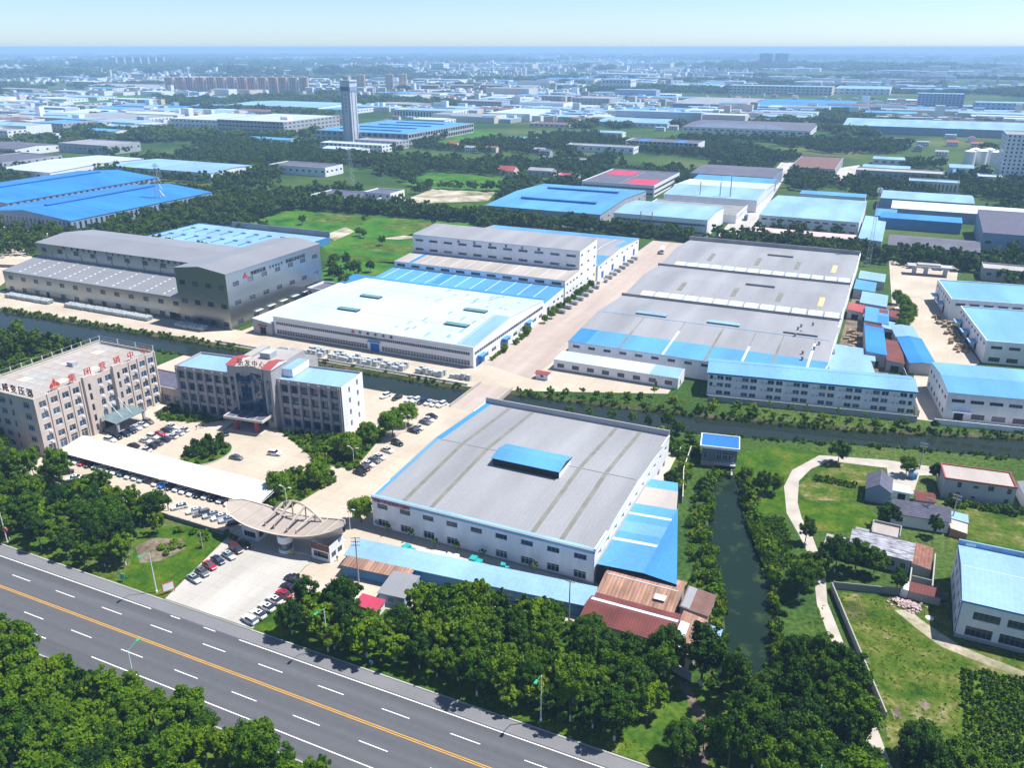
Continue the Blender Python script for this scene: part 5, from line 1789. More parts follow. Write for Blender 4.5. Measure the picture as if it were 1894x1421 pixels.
def car_proto(style):
    """nose towards -y, origin on the ground at the centre"""
    L, W, H, suv = {'sedan': (4.6, 1.8, 1.45, 0), 'suv': (4.5, 1.85, 1.68, 1), 'van': (4.7, 1.85, 1.85, 2), 'pickup': (5.2, 1.9, 1.78, 3)}[style]
    root = ob('car', None)
    b = MB()
    hb = .92 if not suv else 1.02
    ys = [(-.5, .42, .62, .80), (-.47, .28, .74, .90), (-.36, .2, hb - .10, .98), (-.2, .2, hb - .03, 1.), (.1, .2, hb, 1.), (.34, .2, hb, 1.), (.46, .26, hb - .04, .94), (.5, .42, hb - .14, .86)]
    secs = []
    for (y, z0, z1, wf) in ys:
        hw = W / 2 * wf
        secs.append([(-hw * .94, y * L, z0), (hw * .94, y * L, z0), (hw, y * L, (z0 + z1) / 2), (hw * .93, y * L, z1), (-hw * .93, y * L, z1), (-hw, y * L, (z0 + z1) / 2)])
    loft(b, secs, lambda i, j: 'paint')
    b.build('body', root)
    if suv == 0:
        g = [(-.22, .80), (-.06, .68), (.20, .66), (.40, .78)]
    elif suv == 1:
        g = [(-.20, .80), (-.07, .70), (.36, .68), (.47, .78)]
    elif suv == 2:
        g = [(-.36, .80), (-.20, .74), (.42, .74), (.48, .80)]
    else:
        g = [(-.17, .80), (-.07, .72), (.13, .72), (.17, .78)]
    hw = W / 2
    top = H
    b = MB()
    secs = []
    for i, (y, wf) in enumerate(g):
        z1 = hb + .0 if i in (0, 3) else top - .05
        ww = hw * .9 if i in (0, 3) else hw * wf
        secs.append([(-hw * .92, y * L, hb - .06), (hw * .92, y * L, hb - .06), (ww, y * L, z1), (-ww, y * L, z1)])
    loft(b, secs, lambda i, j: 'glass')
    b.build('cabin_glass', root)
    b = MB()
    (y1, w1), (y2, w2) = g[1], g[2]
    b.box(-hw * w1 * 1.02, y1 * L - .05, top - .07, hw * w1 * 1.02, y2 * L + .05, top, 'paint')
    b.build('roof', root)
    if suv == 0:
        box_part('sunroof', root, -.4, y1 * L + .2, top + .002, .4, y1 * L + .9, top + .012, 'glass')
    if suv == 3:
        box_part('load_bed', root, -hw * .8, .19 * L, hb - .3, hw * .8, .46 * L, hb + .02, 'dark')
    wm = MB()
    wm.tube((-.1, 0, 0), (.1, 0, 0), .33, .33, 'tyre', 12)
    wme = wm.mesh('wheel')
    wr = MB()
    wr.tube((-.11, 0, 0), (.11, 0, 0), .2, .2, 'rim', 10)
    wrm = wr.mesh('rim')
    for sx in (-1, 1):
        for yy in (-.31, .30):
            ob('rim', wrm, ob('wheel', wme, root, (sx * (hw - .08), yy * L, .33)))
        box_part('headlight', root, sx * hw * .60 - .2, -.492 * L, .62, sx * hw * .60 + .2, -.455 * L, .77, 'lampglass')
        box_part('taillight', root, sx * hw * .62 - .18, .47 * L, .72, sx * hw * .62 + .18, .497 * L, .86, 'taillamp')
        box_part('mirror', root, sx * (hw + .02) - .1, -.15 * L, hb, sx * (hw + .02) + .1, -.15 * L + .1, hb + .15, 'paint')
    return root


PROTO = {}
CARS = []


def car(style, colour, x, y, ang, label, group, name='parked_car'):
    first = style not in PROTO
    if first:
        PROTO[style] = car_proto(style)
    c = PROTO[style] if first else copy_tree(PROTO[style])
    c.name = name
    c.location = (x, y, .045)
    c.rotation_euler = (0, 0, R(ang))
    for ch in c.children:
        for i, s in enumerate(ch.material_slots):
            base = ch.data.materials[i].name if ch.data.materials[i] else ''
            if base == 'paint':
                s.link = 'OBJECT'
                s.material = MATS['paint_' + colour]
    tag(c, label, 'car' if style != 'pickup' else 'pickup', group)
    KEEP_OUT.append([(x - 3, y - 3), (x + 3, y - 3), (x + 3, y + 3), (x - 3, y + 3)])
    return c


ORD = ['first', 'second', 'third', 'fourth', 'fifth', 'sixth', 'seventh', 'eighth', 'ninth', 'tenth', 'eleventh', 'twelfth', 'thirteenth', 'fourteenth', 'fifteenth', 'sixteenth', 'seventeenth', 'eighteenth', 'nineteenth', 'twentieth', 'twenty-first', 'twenty-second', 'twenty-third', 'twenty-fourth', 'twenty-fifth', 'twenty-sixth']
KINDW = {'sedan': 'saloon', 'suv': 'off-roader', 'van': 'people carrier', 'pickup': 'pickup'}


def car_row(spots, colours, ang, text, group, styles=None, jitter=2.5):
    for i, ((x, y), c) in enumerate(zip(spots, colours)):
        st_ = styles[i] if styles else rng.choice(('sedan', 'sedan', 'suv'))
        shown = {'grey': 'dark grey'}.get(c, c)
        car(st_, c, x + rng.uniform(-.1, .1), y + rng.uniform(-.25, .25), ang + rng.uniform(-jitter, jitter), '%s %s %s' % (shown, KINDW[st_], text % ORD[i]), group)


W_, G_, S_, K_, N_ = 'white', 'grey', 'silver', 'black', 'navy'
cp_x = [-226.6, -224, -221.4, -218.6, -216, -213.3, -210.3, -207.5, -205, -202.3, -199.3, -196.4, -193.7, -191.1, -185.4, -182.8, -180.1, -177.3, -174.6, -171.7, -169.1, -166.4, -163.9, -161, -157.9]
car_row([(x, 153.6) for x in cp_x], [G_, K_, S_, W_, 'red', K_, W_, W_, W_, W_, 'teal', W_, W_, S_, W_, 'blue', N_, W_, W_, W_, K_, W_, K_, W_, W_], 0, 'under the white car port, %s from the office end', 'cars under the white car port')
car_row([(-221.7, 145.8), (-219, 146), (-215.7, 146.2), (-210.4, 145), (-207.6, 145), (-203.2, 145), (-198.1, 145), (-169, 145.4), (-163.4, 145.3), (-160.6, 145.5), (-157.7, 145.5), (-154.9, 145.7), (-152.1, 145.6), (-149.2, 145.5)],
        [S_, W_, K_, W_, W_, K_, W_, W_, W_, G_, S_, W_, S_, K_], -38, 'slanted along the car park wall, %s from the office end', 'cars slanted along the car park wall', jitter=4)
car_row([(-222.1, 168.1), (-221.9, 170.7), (-221.4, 173.3), (-221.4, 176), (-221.7, 178.8), (-221.6, 181.2), (-221.7, 184)], [W_, K_, N_, N_, W_, W_, 'bronze'], 90, 'beside the glass canopied entrance, %s from the car port', 'cars beside the office entrance')
car_row([(-211, 172.6), (-211, 175.6), (-210.8, 178.5), (-210.9, 181.3), (-211.4, 184.2)], [W_, W_, 'red', N_, W_], 90, 'in the inner yard row, %s from the car port', 'cars in the inner yard row')
car_row([(-211.7, 168.2), (-205.9, 167.7), (-206.1, 170.5), (-206.3, 173.2), (-206, 175.8), (-205.7, 178.5), (-205.7, 181.2), (-206, 184.2)], [K_, W_, K_, G_, N_, W_, W_, W_], -90, 'in the yard row facing the flower bed, %s from the car port', 'cars in the row facing the flower bed')
car('sedan', 'black', -191.6, 188.1, 60, 'black saloon driving between the flower bed and the glass fronted office', None)
car('sedan', 'grey', -175.6, 175.6, 95, 'dark grey saloon alone just past the round flower bed', None)
car('suv', 'white', -166.5, 182.9, 100, 'white off-roader alone in the middle of the open forecourt', None)
car_row([(-135.4, 228.4), (-135.1, 225.9), (-135, 223.1), (-135, 218.7), (-135.1, 215.9), (-135, 205.4), (-135.2, 199.9), (-135, 194.5), (-135.2, 191.9), (-135.3, 189.2), (-135.1, 186.4), (-134.6, 183.6)],
        [K_, W_, G_, W_, K_, K_, W_, W_, G_, W_, 'maroon', K_], 80, 'beside the garden trees facing the hall, %s from the bridge', 'cars between the garden and the hall')
car_row([(-160.2, 237.4), (-155.2, 237.4), (-150.3, 238.2), (-147.6, 238.2), (-144.9, 238.2), (-142.3, 238.4), (-139.8, 238.6), (-137.3, 238.8)], [W_, K_, W_, W_, N_, W_, W_, W_], -14, 'on the canal edge behind the office, %s from the office', 'cars parked on the canal edge')
car_row([(-140.2, 121.3), (-140.4, 124.1), (-140.8, 126.9), (-140.6, 129.8), (-139.6, 132.5), (-139.9, 135.4), (-139.4, 138)], [S_, G_, 'red', N_, S_, 'maroon', K_], 75, 'on the lawn side of the entrance apron, %s from the highway', 'cars on the lawn side of the entrance', ['sedan', 'sedan', 'sedan', 'sedan', 'sedan', 'van', 'sedan'])
car_row([(-117.3, 114.4), (-117, 117.1), (-116.9, 119.8), (-117, 122.6), (-116.6, 125.3), (-117.3, 128), (-118.2, 131.2)], [W_, W_, W_, W_, 'red', K_, K_], -100, 'on the tree side of the entrance apron, %s from the highway', 'cars on the tree side of the entrance', ['suv', 'sedan', 'sedan', 'sedan', 'sedan', 'sedan', 'pickup'])
car('sedan', 'grey', -105.1, 131.6, 40, 'dark grey saloon half hidden behind the roadside trees', None)
car('van', 'white', -101.4, 132.4, 20, 'white people carrier parked near the red roofed kiosk', None)
car_row([(-147, 222.5), (-146.5, 219)], [G_, W_], 90, 'in the shade behind the office end wall, %s from the canal', 'cars in the shade behind the office')

t = thing('tricycle_truck', 'yellow cargo tricycle at the edge of the entrance apron', 'tricycle', (-112.0, 126.2, .04), R(70))
b = MB()
b.box(-.75, -.4, .55, .75, 1.5, 1.1, 'brickred')
b.build('cargo_bed', t)
b = MB()
b.box(-.6, -1.3, .5, .6, -.45, 1.5, 'roofbrown')
b.build('cab', t)
b = MB()
b.prism([(-.85, -1.5), (.85, -1.5), (.85, .4), (-.85, .4)], 1.75, 1.85, 'yellow')
for p in ((-.7, -1.3), (.7, -1.3), (.7, .2), (-.7, .2)):
    b.tube((*p, .9), (*p, 1.76), .04, .04, 'yellow', 5)
b.build('sunshade', t)
for p in ((-.75, 1.0), (.75, 1.0), (0, -1.5)):
    b = MB()
    b.tube((p[0] - .08, p[1], .32), (p[0] + .08, p[1], .32), .32, .32, 'tyre', 10)
    b.build('wheel', t)

# flatbed trucks further back
for i, (x, y, ang, c, lb) in enumerate(((-100, 640, 5, 'teal', 'blue lorry on the road between the pale blue halls'), (-104, 700, 8, 'grey', 'grey lorry farther along the works road'), (-128.5, 508, 10, 'white', 'white lorry at the far end of the factory road'))):
    t = thing('lorry', lb, 'lorry', (x, y, .04), R(ang))
    box_part('cab', t, -1.2, -5.2, .7, 1.2, -3.3, 3.0, 'paint_' + c)
    box_part('cargo_box', t, -1.25, -3.1, .9, 1.25, 4.6, 3.3, 'paint_white' if i else 'paint_blue')
    box_part('windscreen', t, -1.1, -5.23, 1.7, 1.1, -5.2, 2.7, 'glass')
    for sx in (-1, 1):
        for yy in (-4.3, 2.2, 3.5):
            b = MB()
            b.tube((sx * 1.0 - .15, yy, .48), (sx * 1.0 + .15, yy, .48), .48, .48, 'tyre', 10)
            b.build('wheel', t)

# ------------------------------------------------------------------ street lamps, poles


def street_lamp(x, y, side, label, banner):
    t = thing('street_lamp', label, 'street lamp', (x, y, 0), 0, 'lamps along the highway')
    b = MB()
    b.tube((0, 0, 0), (0, 0, 11), .16, .08, 'whitepost', 8)
    b.tube((0, 0, 0), (0, 0, .5), .28, .28, 'whitepost', 8)
    b.build('pole', t)
    b = MB()
    b.tube((0, 0, 10.8), (0, side * 1.1, 11.5), .07, .06, 'lampgreen', 6)
    b.tube((0, side * 1.1, 11.5), (0, side * 2.2, 11.6), .06, .06, 'lampgreen', 6)
    arm_ = b.build('arm', t)
    b = MB()
    b.prism([(-.22, side * 2.1), (.22, side * 2.1), (.3, side * 3.2), (-.3, side * 3.2)][::side if side > 0 else 1], 11.5, 11.72, 'lampgreen', 'lampgreen')
    b.build('lamp_head', arm_)
    if banner:
        for sx in (-1, 1):
            b = MB()
            b.tube((sx * .75, -.15, 4.2), (sx * .75, .15, 4.2), .55, .55, 'bannerred', 12)
            b.build('banner', t)
        b = MB()
        b.box(-.9, -.05, 3.6, .9, .05, 3.72, 'whitepost')
        b.box(-.9, -.05, 4.8, .9, .05, 4.92, 'whitepost')
        b.build('banner_frame', t)


for (x, y, sd, nb_, bn) in ((-196.6, 113.4, -1, 'beside the far left grove, red discs on its pole', True), (-144.9, 113.9, -1, 'on the lawn next to the entrance apron', False), (-95.4, 113.8, -1, 'with red discs in front of the central grove', True), (-46.3, 114.4, -1, 'rising clear in front of the central grove, no discs', False), (3.5, 114.2, -1, 'hidden among the trees near the lane', False), (-122.2, 87.2, 1, 'on the near verge with red discs', True), (-172, 87.2, 1, 'on the near verge beside the far trees', False)):
    street_lamp(x, y, sd, 'white street lamp with green head ' + nb_, bn)


def yard_lamp(x, y, label):
    t = thing('yard_lamp', label, 'lamp', (x, y, 0), 0, 'lamps in the campus')
    b = MB()
    b.tube((0, 0, 0), (0, 0, 6.2), .1, .06, 'whitepost', 7)
    b.build('pole', t)
    for s in (-1, 1):
        b = MB()
        pts = [(0, 0, 5.6), (s * .5, 0, 6.0), (s * 1.0, 0, 6.5), (s * 1.7, 0, 6.5)]
        for p, q in zip(pts, pts[1:]):
            b.tube(p, q, .06, .05, 'whitepost', 5)
        b.box(min(s * 1.2, s * 2.0), -.15, 6.42, max(s * 1.2, s * 2.0), .15, 6.56, 'frame')
        b.build('arm', t)


for (x, y, l_) in ((-139.3, 187.1, 'beside the row of parked cars near the hall'), (-142.2, 158.6, 'behind the boat shaped gate canopy'), (-119.2, 156.1, 'next to the round tree by the hall corner'), (-137.4, 214.6, 'among the garden trees by the bridge')):
    yard_lamp(x, y, 'white twin armed yard lamp ' + l_)


def utility_pole(x, y, h, label, arms=2):
    t = thing('utility_pole', label, 'pole', (x, y, 0), R(rng.uniform(-30, 30)), 'power poles')
    b = MB()
    b.tube((0, 0, 0), (0, 0, h), .2, .12, 'concrete', 8)
    b.build('pole', t)
    for k in range(arms):
        b = MB()
        z = h - .4 - k * 1.0
        b.box(-1.1, -.06, z, 1.1, .06, z + .12, 'steel')
        for q in (-1, -.5, .5, 1):
            b.tube((q, 0, z + .12), (q, 0, z + .4), .06, .04, 'white', 5)
        b.build('crossarm', t)


for (x, y, h, a, l_) in ((-171, 143.2, 10, 2, 'in the car park'), (-103.4, 137.0, 13, 3, 'beside the blue walled lean-to'), (-223.7, 149.6, 8, 1, 'at the office corner'), (-52.1, 144.6, 11, 1, 'by the dark red shed'), (19.5, 257.5, 9, 2, 'on the canal lane'), (8.3, 147.4, 9, 3, 'beside the plot wall'), (21.2, 223.6, 8, 1, 'near the dark tiled cottage'), (27.5, 226.5, 9, 2, 'beside the lean-to of the cottage'), (-148.5, 132.6, 5, 0, 'on the entrance lawn'),
                           (-497, 412, 14, 1, 'near the deep blue halls'), (-470, 430, 14, 1, 'behind the pale blue storage hall'), (-455, 470, 14, 1, 'at the field corner'), (-30, 545, 12, 2, 'in the tree belt'), (-62, 540, 12, 2, 'in the belt behind the rear bay'), (60, 560, 12, 2, 'at the works gate'), (-640, 640, 16, 1, 'beside the long white hall'), (-420, 640, 16, 1, 'by the dark roofed villa')):
    utility_pole(x, y, h, 'concrete power pole ' + l_, a)


def lattice_tower(x, y, h, w, label, mat='steel', legs=4):
    t = thing('lattice_mast', label, 'mast', (x, y, 0))
    b = MB()
    n = max(6, int(h / 5))
    cs = [(-1, -1), (1, -1), (1, 1), (-1, 1)]
    for i in range(n):
        z0, z1 = h * i / n, h * (i + 1) / n
        w0, w1 = w * (1 - .8 * i / n), w * (1 - .8 * (i + 1) / n)
        for j in range(4):
            a, c = cs[j], cs[(j + 1) % 4]
            b.tube((a[0] * w0, a[1] * w0, z0), (a[0] * w1, a[1] * w1, z1), .12, .12, mat, 4, False)
            b.tube((a[0] * w0, a[1] * w0, z0), (c[0] * w1, c[1] * w1, z1), .07, .07, mat, 4, False)
            b.tube((a[0] * w1, a[1] * w1, z1), (c[0] * w1, c[1] * w1, z1), .07, .07, mat, 4, False)
    b.build('lattice', t)
    return t


mt_ = lattice_tower(-9, 524, 46, 1.3, 'slender telecom mast standing behind the grey bays', 'galvlight')
b = MB()
for k in range(6):
    a = k * math.pi / 3
    b.box(1.2 * math.cos(a) - .25, 1.2 * math.sin(a) - .25, 43, 1.2 * math.cos(a) + .25, 1.2 * math.sin(a) + .25, 45.5, 'white')
b.build('antenna', mt_)
for (x, y, l_) in ((-530, 488, 'beside the deep blue halls'), (-455, 640, 'by the dark roofed villa'), (-300, 1250, 'far behind the villas')):
    pt = lattice_tower(x, y, 36, 3.4, 'steel power pylon ' + l_)
    b = MB()
    for z, hw_ in ((26, 6.5), (30, 5.2), (34, 4.2)):
        b.tube((-hw_, 0, z), (hw_, 0, z), .18, .18, 'steel', 4)
        b.tube((-hw_, 0, z), (0, 0, z + 1.6), .1, .1, 'steel', 4)
        b.tube((hw_, 0, z), (0, 0, z + 1.6), .1, .1, 'steel', 4)
    b.build('crossarm', pt)

# ------------------------------------------------------------------ radiator stacks and transformers in the factory yard


def radiator_mesh(n, w, d):
    b = MB()
    b.box(-w / 2, -d / 2, 0, w / 2, d / 2, .12, 'wood')
    for k in range(n):
        z = .14 + k * .34
        b.box(-w / 2 + .05, -d / 2 + .04, z, w / 2 - .05, d / 2 - .04, z + .28, 'galv' if k % 3 else 'galvlight')
    b.box(-w / 2 + .08, -d / 2 + .08, .14 + n * .34, w / 2 - .08, d / 2 - .08, .2 + n * .34, 'galvlight')
    return b.mesh('radiator_stack')


RAD = [radiator_mesh(n, w, d) for n, w, d in ((5, 2.4, 1.5), (6, 2.0, 1.4), (4, 2.6, 1.6), (7, 1.8, 1.5))]
CL = [(-217.4, -207, 261.4, 268.5, 4, 3), (-204.5, -191, 261.2, 268, 5, 3), (-190, -180, 261.6, 267.5, 4, 3), (-178.5, -167.5, 261.8, 267.5, 4, 3), (-162.5, -150, 262.6, 267.2, 5, 2), (-147.5, -139, 263.5, 266.5, 4, 1)]
names = ['beyond the office corner', 'second cluster along the canal parapet', 'left of the blue factory door', 'right of the blue factory door', 'toward the bridge', 'last cluster before the bridge']
for (x0, x1, y0, y1, nx, ny), nm in zip(CL, names):
    for i in range(nx):
        for j in range(ny):
            x = x0 + (x1 - x0) * (i + .5) / nx + rng.uniform(-.25, .25)
            y = y0 + (y1 - y0) * (j + .5) / ny + rng.uniform(-.2, .2)
            tag(ob('radiator_stack', rng.choice(RAD), None, (x, y, .04), R(rng.uniform(-4, 4))), 'stack of galvanised radiator panels, ' + nm, 'radiator stack', 'radiator panel stacks, ' + nm)
building_pallets = [(-228, 262.5, 'rack of grey pipes beside the canal parapet', 'galv'), (-222.5, 263.5, 'rack of pale green pipes beside the canal parapet', 'galvlight')]
for x, y, lb, mt in building_pallets:
    t = thing('pipe_rack', lb, 'pipe rack', (x, y, .04))
    for k in range(10):
        b = MB()
        z = .3 + (k // 5) * .5
        b.tube((-2, -1.4 + (k % 5) * .65, z), (2, -1.4 + (k % 5) * .65, z), .24, .24, mt, 7)
        b.build('pipe', t)
    box_part('bearer', t, -1.6, -1.7, 0, -1.4, 1.7, .06, 'wood')
    box_part('bearer', t, 1.4, -1.7, 0, 1.6, 1.7, .06, 'wood')


def transformer_proto():
    root = ob('transformer', None)
    box_part('tank', root, -.7, -.45, .15, .7, .45, 1.35, 'galv')
    for sy in (-1, 1):
        b = MB()
        for k in range(7):
            b.box(-.62 + k * .19, min(sy * .46, sy * .85), .3, -.56 + k * .19, max(sy * .46, sy * .85), 1.2, 'galvlight')
        b.build('cooling_fins', root)
    box_part('lid', root, -.78, -.52, 1.35, .78, .52, 1.43, 'galvlight')
    for k in (-.4, 0, .4):
        b = MB()
        b.tube((k, 0, 1.43), (k, 0, 1.85), .1, .06, 'white', 6)
        b.build('bushing', root)
    return root


TP = None
for (x0, x1, y0, n, nm) in ((-411, -379, 268.6, 16, 'under the left end of the grey metal factory'), (-368, -312, 269.2, 28, 'along the front of the grey metal factory'), (-294, -277, 268.2, 9, 'below the tall grey gable')):
    for k in range(n):
        for j in range(2):
            tp = transformer_proto() if TP is None else copy_tree(TP)
            TP = TP or tp
            tp.location = (x0 + (x1 - x0) * (k + .5) / n, y0 + j * 2.1 + rng.uniform(-.25, .25), .04)
            tp.rotation_euler = (0, 0, R(90 + rng.uniform(-5, 5)))
            tp.scale = (1.25,) * 3
            tag(tp, 'grey finned transformer standing ' + nm, 'transformer', 'transformers ' + nm)
for k in range(30):
    tp = copy_tree(TP)
    tp.location = (-140.2 + (k % 2) * 2.2 + rng.uniform(-.2, .2), 362 + (k // 2) * 8.2 + (6 if k > 14 else 0), .04)
    tp.rotation_euler = (0, 0, R(rng.uniform(-5, 5)))
    tp.scale = (1.35,) * 3
    tag(tp, 'grey finned transformer lined up beside the factory road', 'transformer', 'transformers beside the factory road')

# crates and boxes
crate_m = {}
for s in ((2.2, 1.6, 1.2), (1.6, 1.4, 1.6), (2.8, 1.2, .9)):
    b = MB()
    b.box(-s[0] / 2, -s[1] / 2, .1, s[0] / 2, s[1] / 2, s[2], 'wood')
    for q in (-.35, 0, .35):
        b.box(s[0] * q - .06, -s[1] / 2 - .04, .0, s[0] * q + .06, s[1] / 2 + .04, s[2] + .04, 'wood')
    crate_m[s] = b.mesh('wooden_crate')
crate_k = list(crate_m.values())
for k in range(34):
    t_ = k / 33
    x, y = 27.5 + 8.5 * t_ + rng.uniform(-2.5, 3.5), 432 - 52 * t_ + rng.uniform(-3, 3)
    tag(ob('wooden_crate', rng.choice(crate_k), None, (x, y, .04), R(rng.uniform(0, 90))), 'wooden crate heaped outside the white works doors', 'crate', 'crates outside the white works')
for k in range(20):
    x, y = rng.uniform(-11, -3), rng.uniform(360, 392)
    if x > -3.5 - .08 * (y - 346):
        x -= 4
    tag(ob('wooden_crate', rng.choice(crate_k), None, (x, y, .04), R(rng.uniform(0, 90))), 'wooden crate scattered in the yard beside the grey bays', 'crate', 'crates beside the grey bays')
b = MB()
b.box(-1.6, -1.1, 0, 1.6, 1.1, .9, 'tealbox')
b.box(-1.5, -1.0, .9, .2, 1.0, 1.5, 'tealbox')
tb = b.mesh('machine_cover')
for i, (x, y) in enumerate(((-99.6, 153.6), (-81.5, 156.2), (-73.8, 157), (-49.6, 155.4))):
    o = tag(ob('machine_cover', tb, None, (x, y, .04), R(-15 + i * 17)), ['teal machine cover nearest the gate, in front of the hall', 'teal machine cover in front of the middle of the hall', 'small teal machine cover right of the middle of the hall', 'teal machine cover at the right corner of the hall'][i], 'machine cover')
    o.scale = (1, 1, 1) if i < 2 else (.7, .7, 1)
b = MB()
b.box(-1.6, -1.3, .1, 1.6, 1.3, .6, 'white')
b.box(-1.2, -1.8, .1, -.6, -1.3, .5, 'frame')
b.tube((-.8, -1.6, .6), (-.8, -1.6, 1.2), .2, .2, 'white', 8)
b.tube((.3, -1.6, .6), (.3, -1.6, 1.2), .3, .3, 'white', 8)
b.box(-1.5, -1.2, .6, 1.5, 1.2, .75, 'canvas')
wm_ = b.mesh('moulding_machine')
for i, (x, y) in enumerate(((-95.5, 154.2), (-91.6, 155), (-88, 155.6), (-66.8, 155.6), (-62.4, 156), (-58.4, 156.4), (-54.2, 156.8))):
    tag(ob('moulding_machine', wm_, None, (x, y, .04), R(5)), 'white machine base in the strip before the hall, %s from the gate' % ORD[i], 'machine', 'machine bases before the hall')

# rubble heap
hp = thing('rubble_heap', 'heap of pale broken bricks on the vacant plot', 'rubble', (17, 182.6, .03))
rb_m = []
for k in range(4):
    b = MB()
    b.box(-.32, -.22, 0, .32, .22, .25, 'redbrickpile')
    v = b.v
    b.v = [(p[0] * rng.uniform(.7, 1.3), p[1] * rng.uniform(.7, 1.3), p[2] * rng.uniform(.6, 1.3)) for p in v]
    rb_m.append(b.mesh('brick'))
for k in range(150):
    r_, a = abs(rng.gauss(0, .5)), rng.uniform(0, 6.28)
    x, y = 4.2 * r_ * math.cos(a), 2.0 * r_ * math.sin(a) - .12 * r_ * math.cos(a)
    z = max(0, .8 * (1 - r_)) * rng.uniform(.4, 1)
    o = ob('brick', rng.choice(rb_m), hp, (x, y, z), R(rng.uniform(0, 180)))
    o.rotation_euler[0] = rng.uniform(-.5, .5)
tag(ob('lime_heap', (lambda b_: (b_.ball((0, 0, 0), 1, 'canvas', 9, 5, .35), b_.mesh('lime_heap'))[1])(MB()), None, (21.8, 179.6, .03)), 'small white lime heap beside the rubble', 'heap')

# notice boards and small signs
t = thing('notice_board', 'white notice board with red frame at the entrance lawn', 'notice board', (-141.9, 114.9, .03), R(60))
box_part('panel', t, -1.2, -.05, .9, 1.2, .05, 2.9, 'whitepost')
b = MB()
for (x0, z0, x1, z1) in ((-1.35, .8, -1.2, 3.05), (1.2, .8, 1.35, 3.05), (-1.2, 2.9, 1.2, 3.05), (-1.2, .8, 1.2, .9)):
    b.box(x0, -.07, z0, x1, .07, z1, 'redsign')
b.build('frame', t)
for x in (-1.28, 1.28):
    box_part('post', t, x - .06, -.06, 0, x + .06, .06, .8, 'redsign')
t = thing('road_sign', 'small blue roadside sign on the verge before the central grove', 'sign', (-84.2, 113.4, .03))
box_part('panel', t, -.45, -.04, 1.0, .45, .04, 1.7, 'deepbluewall')
box_part('post', t, -.05, .05, 0, .05, .12, 1.6, 'steel')
t = thing('road_sign', 'teal and white sign on the verge at the left grove', 'sign', (-155.6, 113.7, .03))
box_part('panel', t, -.7, -.04, .8, .7, .04, 2.2, 'tealbox')
box_part('post', t, -.06, .05, 0, .06, .14, 2.1, 'steel')
t = thing('sign_board', 'small blue plate on the hall corner', 'sign', (-113.6, 159.6, 0))
box_part('panel', t, -.0, -.02, 1.4, 1.4, .04, 2.4, 'deepbluewall')
box_part('post', t, .6, .05, 0, .7, .15, 2.3, 'steel')

# ------------------------------------------------------------------ people


def person(x, y, ang, shirt, trousers, label, stride=.12):
    me = bpy.data.meshes.new('person')
    V = [(0, 0, .95), (0, 0, 1.2), (0, -.01, 1.42), (0, -.02, 1.52), (0, -.03, 1.66),
         (.1, 0, .9), (.11, stride, .48), (.11, stride * .5, .07), (.11, stride * .5 - .14, .04),
         (-.1, 0, .9), (-.11, -stride, .48), (-.11, -stride * 1.4, .07), (-.11, -stride * 1.4 - .14, .04),
         (.2, 0, 1.4), (.26, .03, 1.12), (.27, -.06, .87), (-.2, 0, 1.4), (-.26, -.03, 1.12), (-.27, -.12, .88)]
    Ed = [(0, 1), (1, 2), (2, 3), (3, 4), (0, 5), (5, 6), (6, 7), (7, 8), (0, 9), (9, 10), (10, 11), (11, 12), (2, 13), (13, 14), (14, 15), (2, 16), (16, 17), (17, 18)]
    Rr = [.16, .17, .15, .06, .11, .09, .07, .05, .04, .09, .07, .05, .04, .07, .05, .04, .07, .05, .04]
    me.from_pydata(V, Ed, [])
    o = bpy.data.objects.new('person', me)
    col.objects.link(o)
    md = o.modifiers.new('skin', 'SKIN')
    for i, r_ in enumerate(Rr):
        me.skin_vertices[0].data[i].radius = (r_, r_ * .8)
        me.skin_vertices[0].data[i].use_root = i == 0
    sd = o.modifiers.new('sub', 'SUBSURF')
    sd.levels = sd.render_levels = 1
    bpy.context.view_layer.update()
    m2 = bpy.data.meshes.new_from_object(o.evaluated_get(bpy.context.evaluated_depsgraph_get()))
    bpy.data.objects.remove(o)
    m2.materials.clear()
    for k in (shirt, trousers, 'skin', 'dark'):
        m2.materials.append(MATS[k])
    for p in m2.polygons:
        c = p.center
        p.material_index = 3 if c.z > 1.68 or c.z < .1 else 2 if c.z > 1.47 or (abs(c.x) > .2 and c.z < 1.0) else 1 if c.z < .98 else 0
    return tag(ob('person', m2, None, (x, y, .045), R(ang)), label, 'person')


person(-202.9, 186.9, 30, 'blacksign', 'blacksign', 'person in dark clothes walking, a step behind the other two')
person(-202.5, 188.2, 40, 'greywall', 'blacksign', 'person in grey shirt walking across the yard with two others')
person(-201.7, 188.6, 20, 'paint_navy', 'blacksign', 'person in navy shirt walking beside the one in grey')
person(-119.3, 139.6, 100, 'blacksign', 'blacksign', 'person in black standing before the gate booth')
person(-113.6, 142.5, 60, 'paint_navy', 'blacksign', 'person in navy beside the glazed gate booth', .03)

# ================================================================== vegetation


